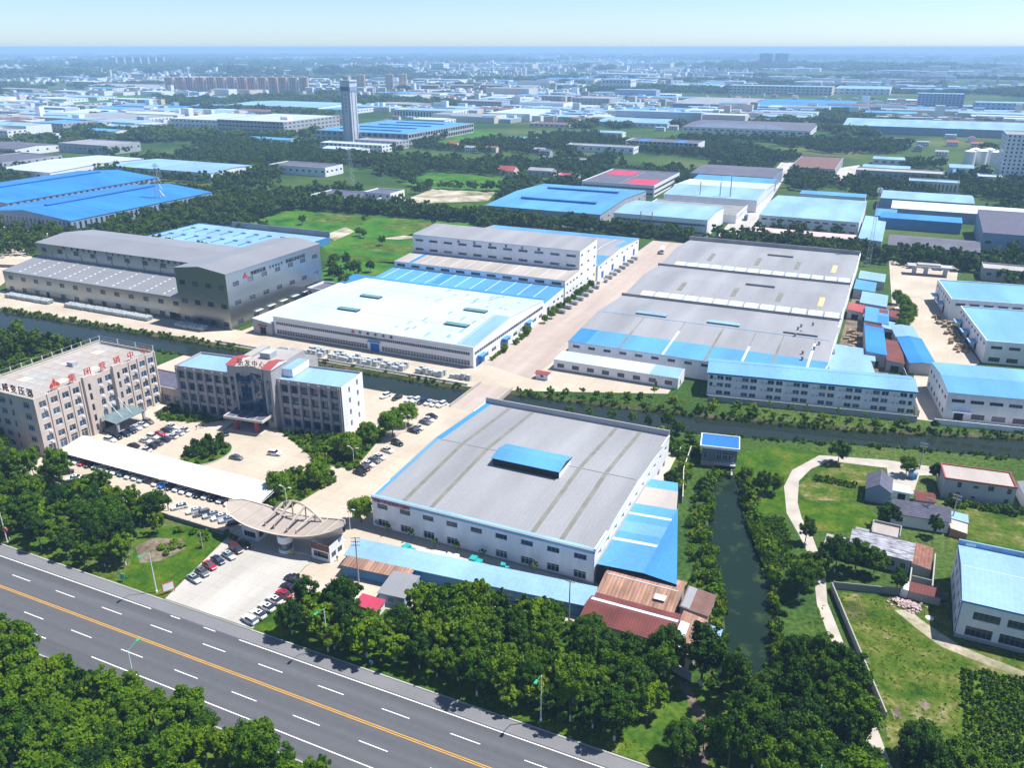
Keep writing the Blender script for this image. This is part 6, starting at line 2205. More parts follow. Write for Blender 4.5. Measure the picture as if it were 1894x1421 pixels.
def crown_mesh(name, seed, rx, rzz, cz, ncl, nlf, leaf, mat, shape='round', core=True):
    """leaf-sized faces in clumps spread through the crown, over small inner masses"""
    g = np.random.default_rng(seed)
    C, RC = [], []
    while len(C) < ncl:
        d = g.normal(size=3)
        d /= np.linalg.norm(d)
        r = g.uniform(.25, 1) ** .5
        if shape == 'cone':
            t = g.uniform(0, 1) ** 1.3
            a = g.uniform(0, 6.283)
            rad = rx * (1 - t * .92) * g.uniform(.3, .95)
            c = np.array([rad * math.cos(a), rad * math.sin(a), cz - rzz + 2 * rzz * t])
            rc = rx * (.42 - .25 * t)
        elif shape == 'flat':
            c = np.array([d[0] * rx * r, d[1] * rx * r, cz + abs(d[2]) * rzz * r])
            rc = rx * g.uniform(.20, .34)
        else:
            c = np.array([d[0] * rx * r * .8, d[1] * rx * r * .8, cz + d[2] * rzz * r * .8])
            if shape == 'round' and c[2] < cz - rzz * .5:
                continue
            rc = rx * (g.uniform(.12, .33) if shape == 'round' else g.uniform(.26, .36))
            if shape == 'round' and g.uniform() < .22:                      # stray boughs break the outline
                c = np.array([d[0] * rx * .9, d[1] * rx * .9, cz + d[2] * rzz * .88])
                rc = rx * g.uniform(.12, .2)
        C.append(c)
        RC.append(rc)
    C, RC = np.array(C), np.array(RC)
    ct = g.uniform(.1, .8, len(C))
    n = ncl * nlf
    ci = np.repeat(np.arange(ncl), nlf)
    d = g.normal(size=(n, 3))
    d[:, 2] += .35
    out = C[ci] - np.array([0, 0, cz - rzz * .4])
    d += .55 * out / (np.linalg.norm(out, axis=1, keepdims=True) + 1e-6)
    d /= np.linalg.norm(d, axis=1, keepdims=True)
    pos = C[ci] + d * (RC[ci] * g.uniform(.72, 1.15, n))[:, None]
    nn = d + g.normal(size=(n, 3)) * .55
    nn /= np.linalg.norm(nn, axis=1, keepdims=True)
    t1 = np.cross(nn, g.normal(size=(n, 3)))
    t1 /= np.linalg.norm(t1, axis=1, keepdims=True) + 1e-9
    t2 = np.cross(nn, t1)
    s = (leaf * g.uniform(.6, 1.35, n))[:, None]
    q = np.stack([pos - t1 * s * .5, pos - t2 * s * .32 + nn * s * .08, pos + t1 * s * .5, pos + t2 * s * .32 + nn * s * .08], 1).reshape(-1, 3)
    V = [tuple(p) for p in q]
    F = [(4 * i, 4 * i + 1, 4 * i + 2, 4 * i + 3) for i in range(n)]
    T = list(np.clip(ct[ci] + g.normal(0, .16, n), 0, 1))
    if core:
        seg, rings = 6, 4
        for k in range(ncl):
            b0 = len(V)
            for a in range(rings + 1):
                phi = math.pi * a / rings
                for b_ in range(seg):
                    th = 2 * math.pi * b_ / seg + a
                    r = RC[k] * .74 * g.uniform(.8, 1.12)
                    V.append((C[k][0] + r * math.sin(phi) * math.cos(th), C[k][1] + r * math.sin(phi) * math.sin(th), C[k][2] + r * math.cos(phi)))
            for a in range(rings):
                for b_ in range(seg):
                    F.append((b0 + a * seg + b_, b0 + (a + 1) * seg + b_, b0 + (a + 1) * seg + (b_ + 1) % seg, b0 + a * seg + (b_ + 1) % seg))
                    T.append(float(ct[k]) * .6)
    me = bpy.data.meshes.new(name)
    me.from_pydata(V, [], F)
    me.materials.append(MATS[mat])
    at_ = me.attributes.new('tint', 'FLOAT', 'FACE')
    at_.data.foreach_set('value', T)
    me.update()
    return me


def trunk_mesh(seed, h, r, limbs=5, mat='bark', lime=0):
    g = random.Random(seed)
    b = MB()
    if lime:
        b.tube((0, 0, -.1), (0, 0, lime), r * 1.1, r, 'lime', 7)
    p, rr = Vector((0, 0, lime)), r
    pts = [p]
    for k in range(3):
        q = p + Vector((g.uniform(-.12, .12), g.uniform(-.12, .12), (h - lime) / 3))
        b.tube(p, q, rr, rr * .78, mat, 7)
        rr *= .78
        p = q
        pts.append(p)
    for k in range(limbs):
        a = 6.283 * k / limbs + g.uniform(-.3, .3)
        s = pts[2].lerp(pts[3], g.uniform(0, 1))
        e = s + Vector((math.cos(a) * h * .3, math.sin(a) * h * .3, h * g.uniform(.2, .4)))
        b.tube(s, e, rr * .6, rr * .2, mat, 5)
    return b.mesh('trunk')


# kinds: (crown mesh, trunk mesh)
BROAD = [(crown_mesh('crown', 11 + k, rx_, rz_, cz_, nc_, nl_, lf_, mt), trunk_mesh(3 + k, cz_ * .64, .17, 6, 'bark', 1.1)) for k, (mt, rx_, rz_, cz_, nc_, nl_, lf_) in enumerate((
    ('leaf', 3.5, 2.8, 5.2, 58, 84, .42), ('leaf', 2.8, 3.7, 6.0, 60, 76, .38), ('leafbright', 3.2, 2.6, 5.0, 46, 84, .48), ('leafdark', 3.6, 3.0, 5.4, 66, 76, .40), ('leaf', 3.9, 2.4, 4.8, 54, 84, .50), ('leafbright', 2.5, 3.2, 5.2, 40, 84, .42), ('leafdark', 2.9, 3.9, 6.2, 54, 84, .36)))]
YEL = [(crown_mesh('crown', 31, 3.0, 3.2, 5.4, 26, 40, .6, 'leafyellow'), trunk_mesh(9, 3.6, .16, 6))]
ROUND = [(crown_mesh('crown', 41 + k, 3.3, 2.9, 4.5, 54, 62, .46, 'leafbright', 'ball'), trunk_mesh(13 + k, 2.6, .2)) for k in range(2)]
CONE = [(crown_mesh('crown', 51 + k, 2.3, 3.9, 5.0, 40, 44, .55, 'leafdark', 'cone'), trunk_mesh(17 + k, 6.5, .16, 3)) for k in range(2)]
BUSH = [(crown_mesh('foliage', 61 + k, 1.25, .85, .75, 12, 34, .42, mt, 'ball'), None) for k, mt in enumerate(('leaf', 'leafbright', 'leafdark', 'leafyellow'))]
BALL = [(crown_mesh('foliage', 71, 1.0, .85, .95, 26, 40, .28, 'leafbright', 'ball'), None)]
TOPI = [(crown_mesh('crown', 75 + k, 1.7, 2.3, 2.5, 34, 50, .34, 'leafdark', 'ball'), trunk_mesh(19 + k, 2.0, .12, 3)) for k in range(2)]
YOUNG = [(crown_mesh('crown', 81 + k, 1.2, 1.3, 2.5, 12, 26, .4, 'leafbright'), trunk_mesh(23 + k, 1.7, .06, 3)) for k in range(2)]

from bpy_extras.object_utils import world_to_camera_view
bpy.context.view_layer.update()


def in_view(x, y, z=0, m=.07):
    c = world_to_camera_view(sc, cam, Vector((x, y, z)))
    return c.z > 0 and -m < c.x < 1 + m and -m * 1.3 < c.y < 1 + m


def plant(kind, name, x, y, s, label, group, sz=None, cat='tree', z=0):
    cm, tm = kind
    a = rng.uniform(0, 6.283)
    if tm is None:
        o = tag(ob(name, cm, None, (x, y, z), a), label, cat, group)
        o.scale = (s, s, s * (sz or 1))
        return o
    t = thing(name, label, cat, (x, y, z), a, group)
    t.scale = (s, s, s * (sz or 1))
    ob('trunk', tm, t)
    ob('crown', cm, t)
    return t


def scatter(poly, gap, keep=True, tries=14, avoid=()):
    """roughly even random points in an outline"""
    xs, ys = [p[0] for p in poly], [p[1] for p in poly]
    n = int((max(xs) - min(xs)) * (max(ys) - min(ys)) / gap ** 2 * tries)
    grid, out = {}, []
    for _ in range(n):
        p = (rng.uniform(min(xs), max(xs)), rng.uniform(min(ys), max(ys)))
        if not inside(p, poly):
            continue
        k = (int(p[0] // gap), int(p[1] // gap))
        if any((q[0] - p[0]) ** 2 + (q[1] - p[1]) ** 2 < gap * gap for i in (-1, 0, 1) for j in (-1, 0, 1) for q in grid.get((k[0] + i, k[1] + j), ())):
            continue
        if any(inside(p, a) for a in avoid):
            continue
        grid.setdefault(k, []).append(p)
        out.append(p)
    return out


COUNT = {}


def grove(poly, gap, kinds, label, group, smin=.85, smax=1.2, name='broadleaf_tree', avoid=(), cat='tree', sz=None):
    for (x, y) in scatter(poly, gap, avoid=avoid):
        if not in_view(x, y, 3):
            continue
        k = rng.choice(kinds)
        t_ = plant(k, name, x, y, rng.uniform(smin, smax), label, group, sz or rng.uniform(.8, 1.22), cat)
        t_.scale[0] *= rng.uniform(.88, 1.15)
        COUNT[name] = COUNT.get(name, 0) + 1


HUTS = [[(-100, 125), (-84, 125), (-84, 143), (-100, 143)], [(-50, 138), (-20, 138), (-20, 156), (-50, 156)]]
near_verge = [(-240, 62), (-160, 45), (-90, 40), (-66, 60), (-66, 78), (-76, 84.2), (-160, 84.2), (-172, 83), (-240, 84)]
grove(near_verge, 4.3, BROAD[:3] + BROAD[4:6] + BROAD[1:4], 'leafy tree in the dense grove on the near side of the highway', 'trees on the near side of the highway', .8, 1.4)
left_grove = [(-330, 114.5), (-170, 114.5), (-157.5, 115.5), (-161, 122), (-170, 127), (-172, 131), (-166, 138.8), (-205, 140), (-222, 141), (-262, 150), (-330, 175)]
grove(left_grove, 4.55, BROAD + BROAD[3:4] + BROAD[6:], 'leafy tree in the dense grove between the highway and the car park', 'trees between the highway and the car park', .75, 1.3)
mid_grove = [(-107, 114.8), (-28, 115.2), (-26, 138), (-48, 140.5), (-72, 139.5), (-88, 131), (-101, 127.5), (-108, 120)]
grove(mid_grove, 3.85, BROAD + BROAD[:3], 'leafy tree in the central grove between the highway and the long blue shed', 'trees in the central grove', .8, 1.3, avoid=HUTS)
for (x, y) in ((-66.5, 139.6), (-61, 140.2), (-56.4, 140.6), (-58.6, 136.5), (-63.5, 136.2), (-53.4, 139.4), (-68, 134)):
    plant(rng.choice(CONE), 'conifer_tree', x, y, rng.uniform(.85, 1.05), 'dark conifer at the back of the central grove by the pale blue shed', 'conifers behind the central grove')
right_grove = [(-24, 115), (12, 115), (11, 131), (5, 146), (-3, 152), (-8, 139.5), (-21, 137), (-14, 128)]
grove(right_grove, 4.1, BROAD[:1] + [BROAD[3], BROAD[6], BROAD[3], BROAD[6], BROAD[1]], 'dark leafy tree in the grove between the pond and the lane', 'trees between the pond and the lane', .85, 1.4)
corner_grove = [(17.5, 114), (60, 114), (60, 124), (34, 128), (29, 136.5), (20, 136), (17.5, 133)]
grove(corner_grove, 4.1, [BROAD[3], BROAD[6], BROAD[0]], 'dark leafy tree in the grove at the corner of the vacant plot', 'trees at the corner of the vacant plot', .8, 1.1)
for (x, y, s) in ((-49, 117.5, .95), (-186, 137, .9), (-176, 136.5, .85), (-164.5, 133, .8), (-168, 121.5, .8), (-118, 80, .9), (-128, 82, .8)):
    plant(YEL[0], 'yellowish_tree', x, y, s, 'yellow green tree standing out in the roadside groves', 'yellow green roadside trees')
# campus trees
for i, (x, y, s, l_) in enumerate(((-141.6, 172.4, .98, 'at the tip of the garden triangle'), (-148, 162.6, 1.0, 'behind the gate canopy'), (-118.6, 160.6, .98, 'at the left corner of the grey roofed hall'), (-139.4, 209.5, 1.2, 'tallest, by the office end wall'), (-139.6, 219.6, 1.0, 'nearest the bridge'), (-143.6, 201.5, .95, 'in the shade garden by the office'), (-143, 190.6, 1.05, 'beside the yard lamp'), (-148.5, 192.2, .85, 'in the middle of the garden by the office'))):
    plant(rng.choice(ROUND), 'round_tree', x, y, s * 1.12, 'dense round clipped tree ' + l_, 'round clipped trees')
for i, (x, y, s) in enumerate(((-191.6, 174.6, .85), (-189.4, 178.6, .95), (-187.2, 174.2, 1.05), (-185.6, 179.4, 1.0), (-183.6, 175, .95), (-188.6, 171.2, .8), (-184.8, 171.6, .75), (-191, 171, .7))):
    plant(TOPI[i % 2], 'conifer_tree', x, y, s * 1.12, 'clipped dark conifer clustered in the round flower bed', 'conifers in the flower bed')
for k in range(9):
    a = 2 * math.pi * k / 9 + .3
    plant(BALL[0], 'clipped_shrub', -187 + 5.7 * math.cos(a), 174.6 + 7.2 * math.sin(a), .95, 'small yellow green clipped ball at the rim of the flower bed', 'clipped balls in the flower bed', cat='shrub', z=.16)
for g in GARDENS:
    for (x, y) in scatter(g, 1.9):
        if min(math.dist((x, y), q) for q in ((-141.6, 172.4), (-148, 162.6))) > 2:
            plant(rng.choice(BUSH), 'garden_shrub', x, y, rng.uniform(.6, 1.15), 'low bushy shrub in the planted beds around the glass fronted office', 'shrubs in the office beds', cat='shrub', z=.05)
for (x, y, s) in ((-150.4, 175, 1.0), (-148, 177.2, 1.0), (-151.6, 171.6, .9), (-153, 168.8, .9), (-145.5, 178.2, 1.1), (-108.4, 158.3, .9), (-101.4, 158.2, 1.0), (-94.2, 157.8, .9), (-87.8, 158, 1.0), (-80.6, 158.2, .85), (-66.8, 158.2, 1.0)):
    plant(rng.choice(YOUNG), 'young_tree', x, y, s, 'slim young tree ' + ('in the garden triangle behind the car port' if y > 160 else 'along the front wall of the hall'), 'young campus trees' if y > 160 else 'young trees before the hall')
for (x, y, s) in ((-20.4, 117.4, 1.0), (-17.6, 119, 1.05), (-19.4, 115.4, .9), (-42.8, 116.2, 1.15), (-21.6, 119.8, .85), (-90, 117, 1.0), (-112.4, 118.6, .9)):
    plant(BALL[0], 'clipped_shrub', x, y, s, 'clipped green ball shrub on the highway verge', 'clipped balls on the verge', cat='shrub')
for (x, y, s) in ((-158, 128.4, 1.1), (-155.6, 129.6, 1.0), (-153.6, 131, .9), (-157, 131.4, 1.0), (-155, 127, .9), (-151, 136, 1.0), (-153, 138, 1.2), (-156, 137.4, 1.1), (-149.6, 133, .8), (-160, 136, 1.2)):
    plant(BUSH[1], 'garden_shrub', x, y, s, 'trimmed low hedge shrub on the entrance lawn', 'hedge shrubs on the entrance lawn', .7, cat='shrub')
for (x, y) in ((-147.6, 140.6), (-145.4, 139.6), (-143.6, 139.2)):
    plant(BUSH[3], 'garden_shrub', x, y, .8, 'yellow leaved palm-like shrub beside the gate booth', 'yellow shrubs by the gate', cat='shrub')
# hedges beside the factory road
for k in range(26):
    y = 284 + k * 2.45 if k < 22 else 0
    if y and not any(abs(y - q) < 4 for q in (283.6, 306.6, 331.6)):
        plant(rng.choice(BUSH[:2] + BUSH[3:]), 'road_shrub', -141.4 + rng.uniform(-.5, .5), y, rng.uniform(.8, 1.2), 'low shrub in the planted strips along the white factory', 'shrubs along the white factory', cat='shrub')
for (x, y) in ((-140.8, 300), (-141, 324), (-140.6, 344), (-140.4, 352), (-141.3, 358), (-141, 364), (-141, 370), (-141.4, 376), (-141, 383), (-141, 389), (-141, 396), (-141.4, 403), (-141.3, 410)):
    plant(rng.choice(ROUND + CONE[:1]), 'evergreen_tree', x, y, rng.uniform(.5, .72), 'dark evergreen lined up beside the factory road', 'evergreens beside the factory road')
# pond banks, canal banks, hamlet
bush_lab = 'wild shrub growing on the pond bank'
ring = [Vector(p) for p in POND]
for i in range(len(ring)):
    a, c = ring[i], ring[(i + 1) % len(ring)]
    L = (c - a).length
    nrm = Vector((c.y - a.y, -(c.x - a.x))).normalized()
    for k in range(int(L / 1.7)):
        if 232 > a.y > 229 and c.y > 229:
            continue
        p = a.lerp(c, (k + rng.random()) / max(1, int(L / 1.7))) + nrm * rng.uniform(-1.1, 2.4)
        if rng.random() < .6:
            plant(rng.choice(BUSH + BUSH[:2]), 'wild_shrub', p.x, p.y, rng.uniform(.9, 1.9), bush_lab, 'shrubs on the pond banks', rng.uniform(.8, 1.4), 'shrub', -.3)
for (x, y, s, l_) in ((-3.5, 251, .95, 'beside the bend of the lane'), (-21.5, 218, 1.0, 'between the pond and the lane, farther'), (-19, 223, .8, 'between the pond and the riverside lawn'), (-7.5, 200, .8, 'narrow, on the lane opposite the silver roof'), (.6, 189.5, 1.15, 'in front of the silver roofed cottage'), (5.2, 191.5, 1.1, 'shading the silver roofed cottage'), (9.4, 192.4, .9, 'right of the silver roofed cottage front'), (-4.8, 181, 1.05, 'beside the lane above the plot wall'), (-6.2, 175.5, 1.05, 'lower one beside the lane above the plot wall'), (-2.6, 184.6, .9, 'by the lane corner'), (11.4, 217.5, .85, 'left of the dark tiled cottage'), (22.8, 217.2, .7, 'before the dark tiled cottage'), (15.8, 251.4, .8, 'beside the blue barrel'), (24, 251, .7, 'left of the red edged house'), (14.6, 187, .7, 'young and bright beside the outhouse'), (-46.5, 214, .7, 'behind the white property wall'), (27, 233, .6, 'below the red edged house')):
    plant(rng.choice([BROAD[3], BROAD[6], BROAD[0]]), 'hamlet_tree', x, y, s, 'dark leafy tree ' + l_, 'trees around the hamlet')
for (x, y) in scatter([(-49.5, 232), (-47, 226), (-44.5, 212), (-43.5, 232), (-46, 246), (-64, 249), (-64, 244)], 2.6) + scatter([(-43, 165), (-31, 165), (-37, 190), (-42.4, 205)], 50):
    plant(rng.choice(BUSH), 'wild_shrub', x, y, rng.uniform(1.0, 1.8), 'wild shrub between the hall and the pump house', 'shrubs by the pump house', cat='shrub')
for (x, y) in scatter([(-30.6, 164), (-26.5, 172), (-31.5, 190), (-38, 214), (-40.5, 214), (-36, 190), (-31, 172)], 2.0):
    plant(rng.choice(BUSH), 'wild_shrub', x, y, rng.uniform(.6, 1.2), 'wild shrub in the strip between the blue lean-to and the pond', 'shrubs along the lean-to', cat='shrub')
for (x, y) in scatter([(27, 236.5), (46, 239), (46, 241), (27, 239.5)], 1.8):
    plant(rng.choice(BUSH[:3]), 'wild_shrub', x, y, rng.uniform(.7, 1.2), 'hedge shrub below the red edged house', 'hedge below the red edged house', cat='shrub')


# ------------------------------------------------------------------ masses nobody could count: instanced on points
def proto_coll(name, meshes):
    c = bpy.data.collections.new(name)
    for i, me in enumerate(meshes):
        c.objects.link(bpy.data.objects.new('%s_sample' % name, me))
    return c


FARCROWN = [crown_mesh('far_crown', 91 + k, 3.4, 2.9, 3.9, 14, 26, 1.05, 'leaffar', 'round') for k in range(4)]
CLUMP = [crown_mesh('far_clump', 101 + k, 11, 3.6, 3.2, 26, 16, 2.6, 'leaffar', 'flat') for k in range(4)]
TUFT = [crown_mesh('tuft', 111 + k, .5, .42, .3, 4, 14, .4, ('leafbright', 'leaf', 'leafdark')[k], 'ball', False) for k in range(3)]
GTUFT = [crown_mesh('tuft', 121 + k, .5, .3, .2, 4, 14, .4, ('leafbright', 'leafyellow')[k], 'ball', False) for k in range(2)]
COLLS = {'grass': proto_coll('grass', GTUFT), 'tree': proto_coll('tree', FARCROWN), 'clump': proto_coll('clump', CLUMP), 'tuft': proto_coll('tuft', TUFT)}


def mass(name, pts, coll, label, cat, smin, smax, squash=(.8, 1.25)):
    me = bpy.data.meshes.new(name)
    me.from_pydata([(p[0], p[1], p[2] if len(p) > 2 else 0) for p in pts], [], [])
    g = np.random.default_rng(len(pts))
    n = len(pts)
    s = g.uniform(smin, smax, n)
    sc3 = np.stack([s, s, s * g.uniform(*squash, n)], 1).astype(np.float32)
    a = me.attributes.new('size', 'FLOAT_VECTOR', 'POINT')
    a.data.foreach_set('vector', sc3.ravel())
    a = me.attributes.new('turn', 'FLOAT_VECTOR', 'POINT')
    a.data.foreach_set('vector', np.stack([np.zeros(n), np.zeros(n), g.uniform(0, 6.28, n)], 1).astype(np.float32).ravel())
    o = tag(ob(name, me), label, cat, kind='stuff')
    ng = bpy.data.node_groups.new(name, 'GeometryNodeTree')
    ng.interface.new_socket('Geometry', in_out='INPUT', socket_type='NodeSocketGeometry')
    ng.interface.new_socket('Geometry', in_out='OUTPUT', socket_type='NodeSocketGeometry')
    N_ = ng.nodes
    gi, go = N_.new('NodeGroupInput'), N_.new('NodeGroupOutput')
    ci = N_.new('GeometryNodeCollectionInfo')
    ci.inputs[0].default_value = coll
    ci.inputs['Separate Children'].default_value = True
    ci.inputs['Reset Children'].default_value = True
    ip = N_.new('GeometryNodeInstanceOnPoints')
    ip.inputs['Pick Instance'].default_value = True
    A, Bn = N_.new('GeometryNodeInputNamedAttribute'), N_.new('GeometryNodeInputNamedAttribute')
    A.data_type = Bn.data_type = 'FLOAT_VECTOR'
    A.inputs[0].default_value = 'size'
    Bn.inputs[0].default_value = 'turn'
    L_ = ng.links
    L_.new(gi.outputs[0], ip.inputs['Points'])
    L_.new(ci.outputs[0], ip.inputs['Instance'])
    L_.new(A.outputs[0], ip.inputs['Scale'])
    L_.new(Bn.outputs[0], ip.inputs['Rotation'])
    L_.new(ip.outputs[0], go.inputs[0])
    md = o.modifiers.new('spread', 'NODES')
    md.node_group = ng
    return o


# bank weeds
pts = []
for ringpts, wdt in ((CANAL, 2.6), (POND, 1.6)):
    for i in range(len(ringpts)):
        a, c = Vector(ringpts[i]), Vector(ringpts[(i + 1) % len(ringpts)])
        L = (c - a).length
        nrm = Vector((-(c.y - a.y), c.x - a.x)).normalized()
        for k in range(int(L * 1.5)):
            p = a.lerp(c, rng.random())
            o_ = rng.uniform(-1.6, wdt)
            p = p + nrm * o_
            if p.x < -440 or p.x > 110 or -136 < p.x < -118 or (p.y > 256 and -262 < p.x < -120 and rng.random() < .7):
                continue
            if -262 < p.x < -117 and p.y < 245:
                continue
            pts.append((p.x, p.y, -.72 * max(0, min(o_, 1.3))))
mass('bank_weeds', pts, COLLS['tuft'], 'rough weeds growing along the canal and pond banks', 'weeds', .8, 2.0)
# crop rows and field plants
pts = []
for x in np.arange(28, 58, 1.25):
    for y in np.arange(140, 168, .75):
        if inside((x, y), [(27.5, 164), (60, 170), (60, 139), (26.5, 136)]) and in_view(x, y) and rng.random() < .86:
            pts.append((x + rng.uniform(-.15, .15), y + rng.uniform(-.2, .2), .02))
for y in np.arange(182, 211, .9):
    for x in np.arange(-24, -6, .8):
        if inside((x, y), [(-23.4, 204.5), (-14.5, 211), (-11.5, 200.3), (-8.5, 188.1), (-14.5, 182)]):
            pts.append((x + rng.uniform(-.15, .15), y, .02))
for row_y in np.arange(236.5, 239.2, 1.2):
    for x in np.arange(-9, 2.5, .8):
        pts.append((x, row_y - .3 * (x + 9) * 0, .02))
mass('crops', pts, COLLS['tuft'], 'rows of low leafy crops in the vegetable plots', 'crops', .9, 1.5)
# rough grass on the plot and verges
pts = []
for poly, n in (([(1.2, 181), (26, 187), (29, 174), (45, 175), (45, 130), (15.2, 128), (13.8, 142.5)], 2600), ([(-8, 140), (-1, 176), (4, 160), (10, 140), (4, 138)], 500), ([(-60, 112.9), (20, 112.9), (20, 117), (-60, 117)], 500), ([(-200, 82), (-75, 82), (-75, 86.8), (-200, 86.8)], 700), ([(-200, 113), (-156, 113), (-156, 116), (-200, 116)], 350), ([(-48, 285), (16, 295), (17, 289), (-50, 273)], 900), ([(-118, 264), (-66, 283.5), (-55, 280), (-56, 272), (-90, 267)], 700), ([(20, 289), (95, 303), (95, 310), (20, 296)], 500), ([(-430, 214), (-300, 238), (-330, 200), (-430, 190)], 900), ([(-40, 256), (-8, 266), (60, 282), (60, 276), (20, 262), (-10, 257), (-36, 250)], 800)):
    xs, ys = [p[0] for p in poly], [p[1] for p in poly]
    for _ in range(n):
        p = (rng.uniform(min(xs), max(xs)), rng.uniform(min(ys), max(ys)))
        if inside(p, poly) and not inside(p, CANAL) and not inside(p, POND):
            pts.append(p)
mass('rough_grass', [p for p in pts if not inside(p, [(14, 179), (18.5, 182), (28, 172.6), (46, 171.1), (46, 165.5), (26, 166.5), (20, 171)])], COLLS['grass'], 'rough grass and weeds on the open plots and verges', 'grass', .3, .8, (.4, .8))
for (x, y) in scatter([(-50, 281.5), (16, 292.5), (16, 289), (-14, 281), (-52, 273)], 4.6) + scatter([(-110, 266), (-68, 280), (-60, 276), (-90, 268)], 5.0):
    plant(rng.choice(BUSH + [YOUNG[0]]), 'bank_shrub', x, y, rng.uniform(.9, 1.7), 'bushy shrub on the far canal bank below the dormitory and workshop', 'shrubs on the far canal bank', cat='shrub')
for (x, y, s) in ((-92, 250.5, .8), (-85, 251.5, .9), (-77, 252.2, .85), (-70, 253, .95), (-64, 252, .8), (-58, 254.5, 1.0), (-54, 252.5, .9), (14.5, 290.5, .6), (24, 292, .6)):
    plant(rng.choice(BROAD), 'bank_tree', x, y - 1.5, s * .7, 'small tree on the canal bank behind the hall', 'trees on the canal bank')
for (x, y, s_) in ((-262, 356, 1.0), (-270, 362, 1.1), (-278, 368, .9), (-266, 374, 1.2), (-275, 380, 1.0), (-283, 376, 1.1), (-290, 384, .9), (-268, 390, .8), (-286, 392, 1.0), (-297, 396, .9), (-330, 470, .8), (-324, 466, .7), (-300, 452, .8), (-352, 508, .8), (-390, 486, .9), (-300, 520, .8)):
    plant(rng.choice(BROAD), 'field_tree', x, y, s_, 'leafy tree standing in the crop strips beside the grey metal factory', 'trees in the crop strips')
for i, (x, y, s_) in enumerate(((11.2, 398, .9), (13, 406, 1.1), (14, 415, 1.25), (13, 425, 1.2), (11, 436, 1.1), (8.6, 446, 1.0))):
    plant(ROUND[i % 2], 'round_tree', x, y, s_, 'dense bright tree at the works yard wall, %s from the bright blue shed' % ORD[i], 'trees at the works yard wall')

# ================================================================== the estate beyond, and the plain
M('brickpink', (.66, .34, .21), .85, var=.1)
M('roofpink', (.60, .42, .42), .6, var=.12)


def bgb(name, label, cat, x, y, w, d, h, wall='white', roof='gx', rm='roofpale', rise=1.5, nf=0, nr=0, storeys=1, win=(3.0, 1.3), rz=0, vents=0, para=.8, group=None, band=False, skew=0):
    """background building: rows of windows sized by storeys"""
    f, r = [], []
    sh_ = h / storeys
    for s in range(storeys):
        z = sh_ * s + (sh_ - win[1]) * .55
        if nf:
            f.append(row(nf, win[0], win[1], z, 2, 2, 'ds'))
        if nr:
            r.append(row(nr, win[0], win[1], z, 2, 2, 'ds'))
    root, z = building(name, label, cat, x, y, w, d, h, wall, rz=rz, f=f, r=r, roof=roof, roofmat=rm, rise=rise, over=.3, para=para, dep=.3, group=group, m=5)
    for k in range(vents):
        yy = d * (k + .5) / vents
        monitor(root, w * .08, yy - 1.6, w * .92, yy + 1.6, z(w / 2, yy) - .5, 1.5, 'roofdeep', 'roofdeep', .4, .3)
    return root, z


m1, z = bgb('blue_hall', 'broad grey walled hall with sky blue roof and two long vents', 'factory', -283, 569, 92, 118, 8.6, 'greywall', 'gx', 'roofsky', 2.4, 11, 8, 1, (3.6, 1.4))
for yy in (32, 86):
    monitor(m1, 16, yy - 1.8, 78, yy + 1.8, z(0, yy) - .4, 1.9, 'roofblue', 'roofdeep', .4, .3)
m2, z = bgb('clad_hall', 'pale blue roofed hall with dark window bands and two stacks', 'factory', -179, 563, 66, 55, 12, 'whiteclad', 'gx', 'roofpale', 1.6)
for zz in (2.2, 7.6):
    ribbon(m2, .8, 65, -.03, zz, 1.4, 22)
for x in (20, 28):
    b = MB()
    b.tube((x, -1.2, 0), (x, -1.2, 15), .4, .4, 'galv', 8)
    b.build('chimney', m2)
bgb('flat_hall', 'grey flat roofed hall behind the pale blue clad hall', 'factory', -176, 621, 72, 46, 6.4, 'white', 'flat', 'darkconc', 0, 0, 8)
m2c, z = bgb('pale_hall', 'broad pale roofed hall with thin stacks on its roof', 'factory', -172, 672, 74, 92, 9.4, 'white', 'gx', 'roofwhite', 2.2, 0, 10)
patch(m2c, z, .2, .3, 73.6, 45, 'roofpale', 'roof_panel', .04)
for x, hh in ((28, 14), (44, 15), (52, 22)):
    b = MB()
    b.tube((x, 6, 9), (x, 6, 9 + hh * .8), .45, .4, 'galv', 8)
    b.build('chimney', m2c)
bgb('blue_walled_hall', 'hall with pale blue walls and dark roof at the end of the works road', 'factory', -178, 790, 74, 68, 11, 'bluewall', 'gx', 'roofdark', 2, 0, 6)
bgb('blue_walled_hall', 'pale blue lean-to hall in front of the dark roofed one', 'factory', -170, 768, 70, 20, 9, 'bluewall', 'sf', 'roofsky', 1.5, 0, 3)
m3, z = bgb('dark_roof_hall', 'white hall with black roof and crimson roof patches', 'factory', -256, 708, 66, 88, 10.2, 'white', 'flat', 'roofdark', 0)
for (x0, y0, x1, y1) in ((38, 4, 63, 36), (4, 52, 30, 84)):
    patch(m3, z, x0, y0, x1, y1, 'roofcrimson', 'roof_panel', .08)
patch(m3, z, 33, 1, 33.8, 86, 'roofsteel', 'roof_seam', .1)
for zz in (1.8, 6.0):
    ribbon(m3, .8, 65, -.03, zz, 1.5, 20)
    b = MB()
    b.box(66.02, 1, zz, 66.06, 87, zz + 1.5, 'glass')
    b.build('window_band', m3)
n1, z = bgb('pale_blue_hall', 'white hall with wide pale blue roof and two rows of windows', 'factory', -86, 608, 66, 92, 10, 'white', 'gx', 'roofpale', 2.0, 11, 6, 2, (3.6, 1.2))
bgb('annex', 'low cream annex with pink roof in front of the pale blue hall', 'annex', -85, 577, 65, 15, 4.4, 'cream', 'gx', 'roofpink', 1.4, 12, 2, 1, (1.5, 1.8))
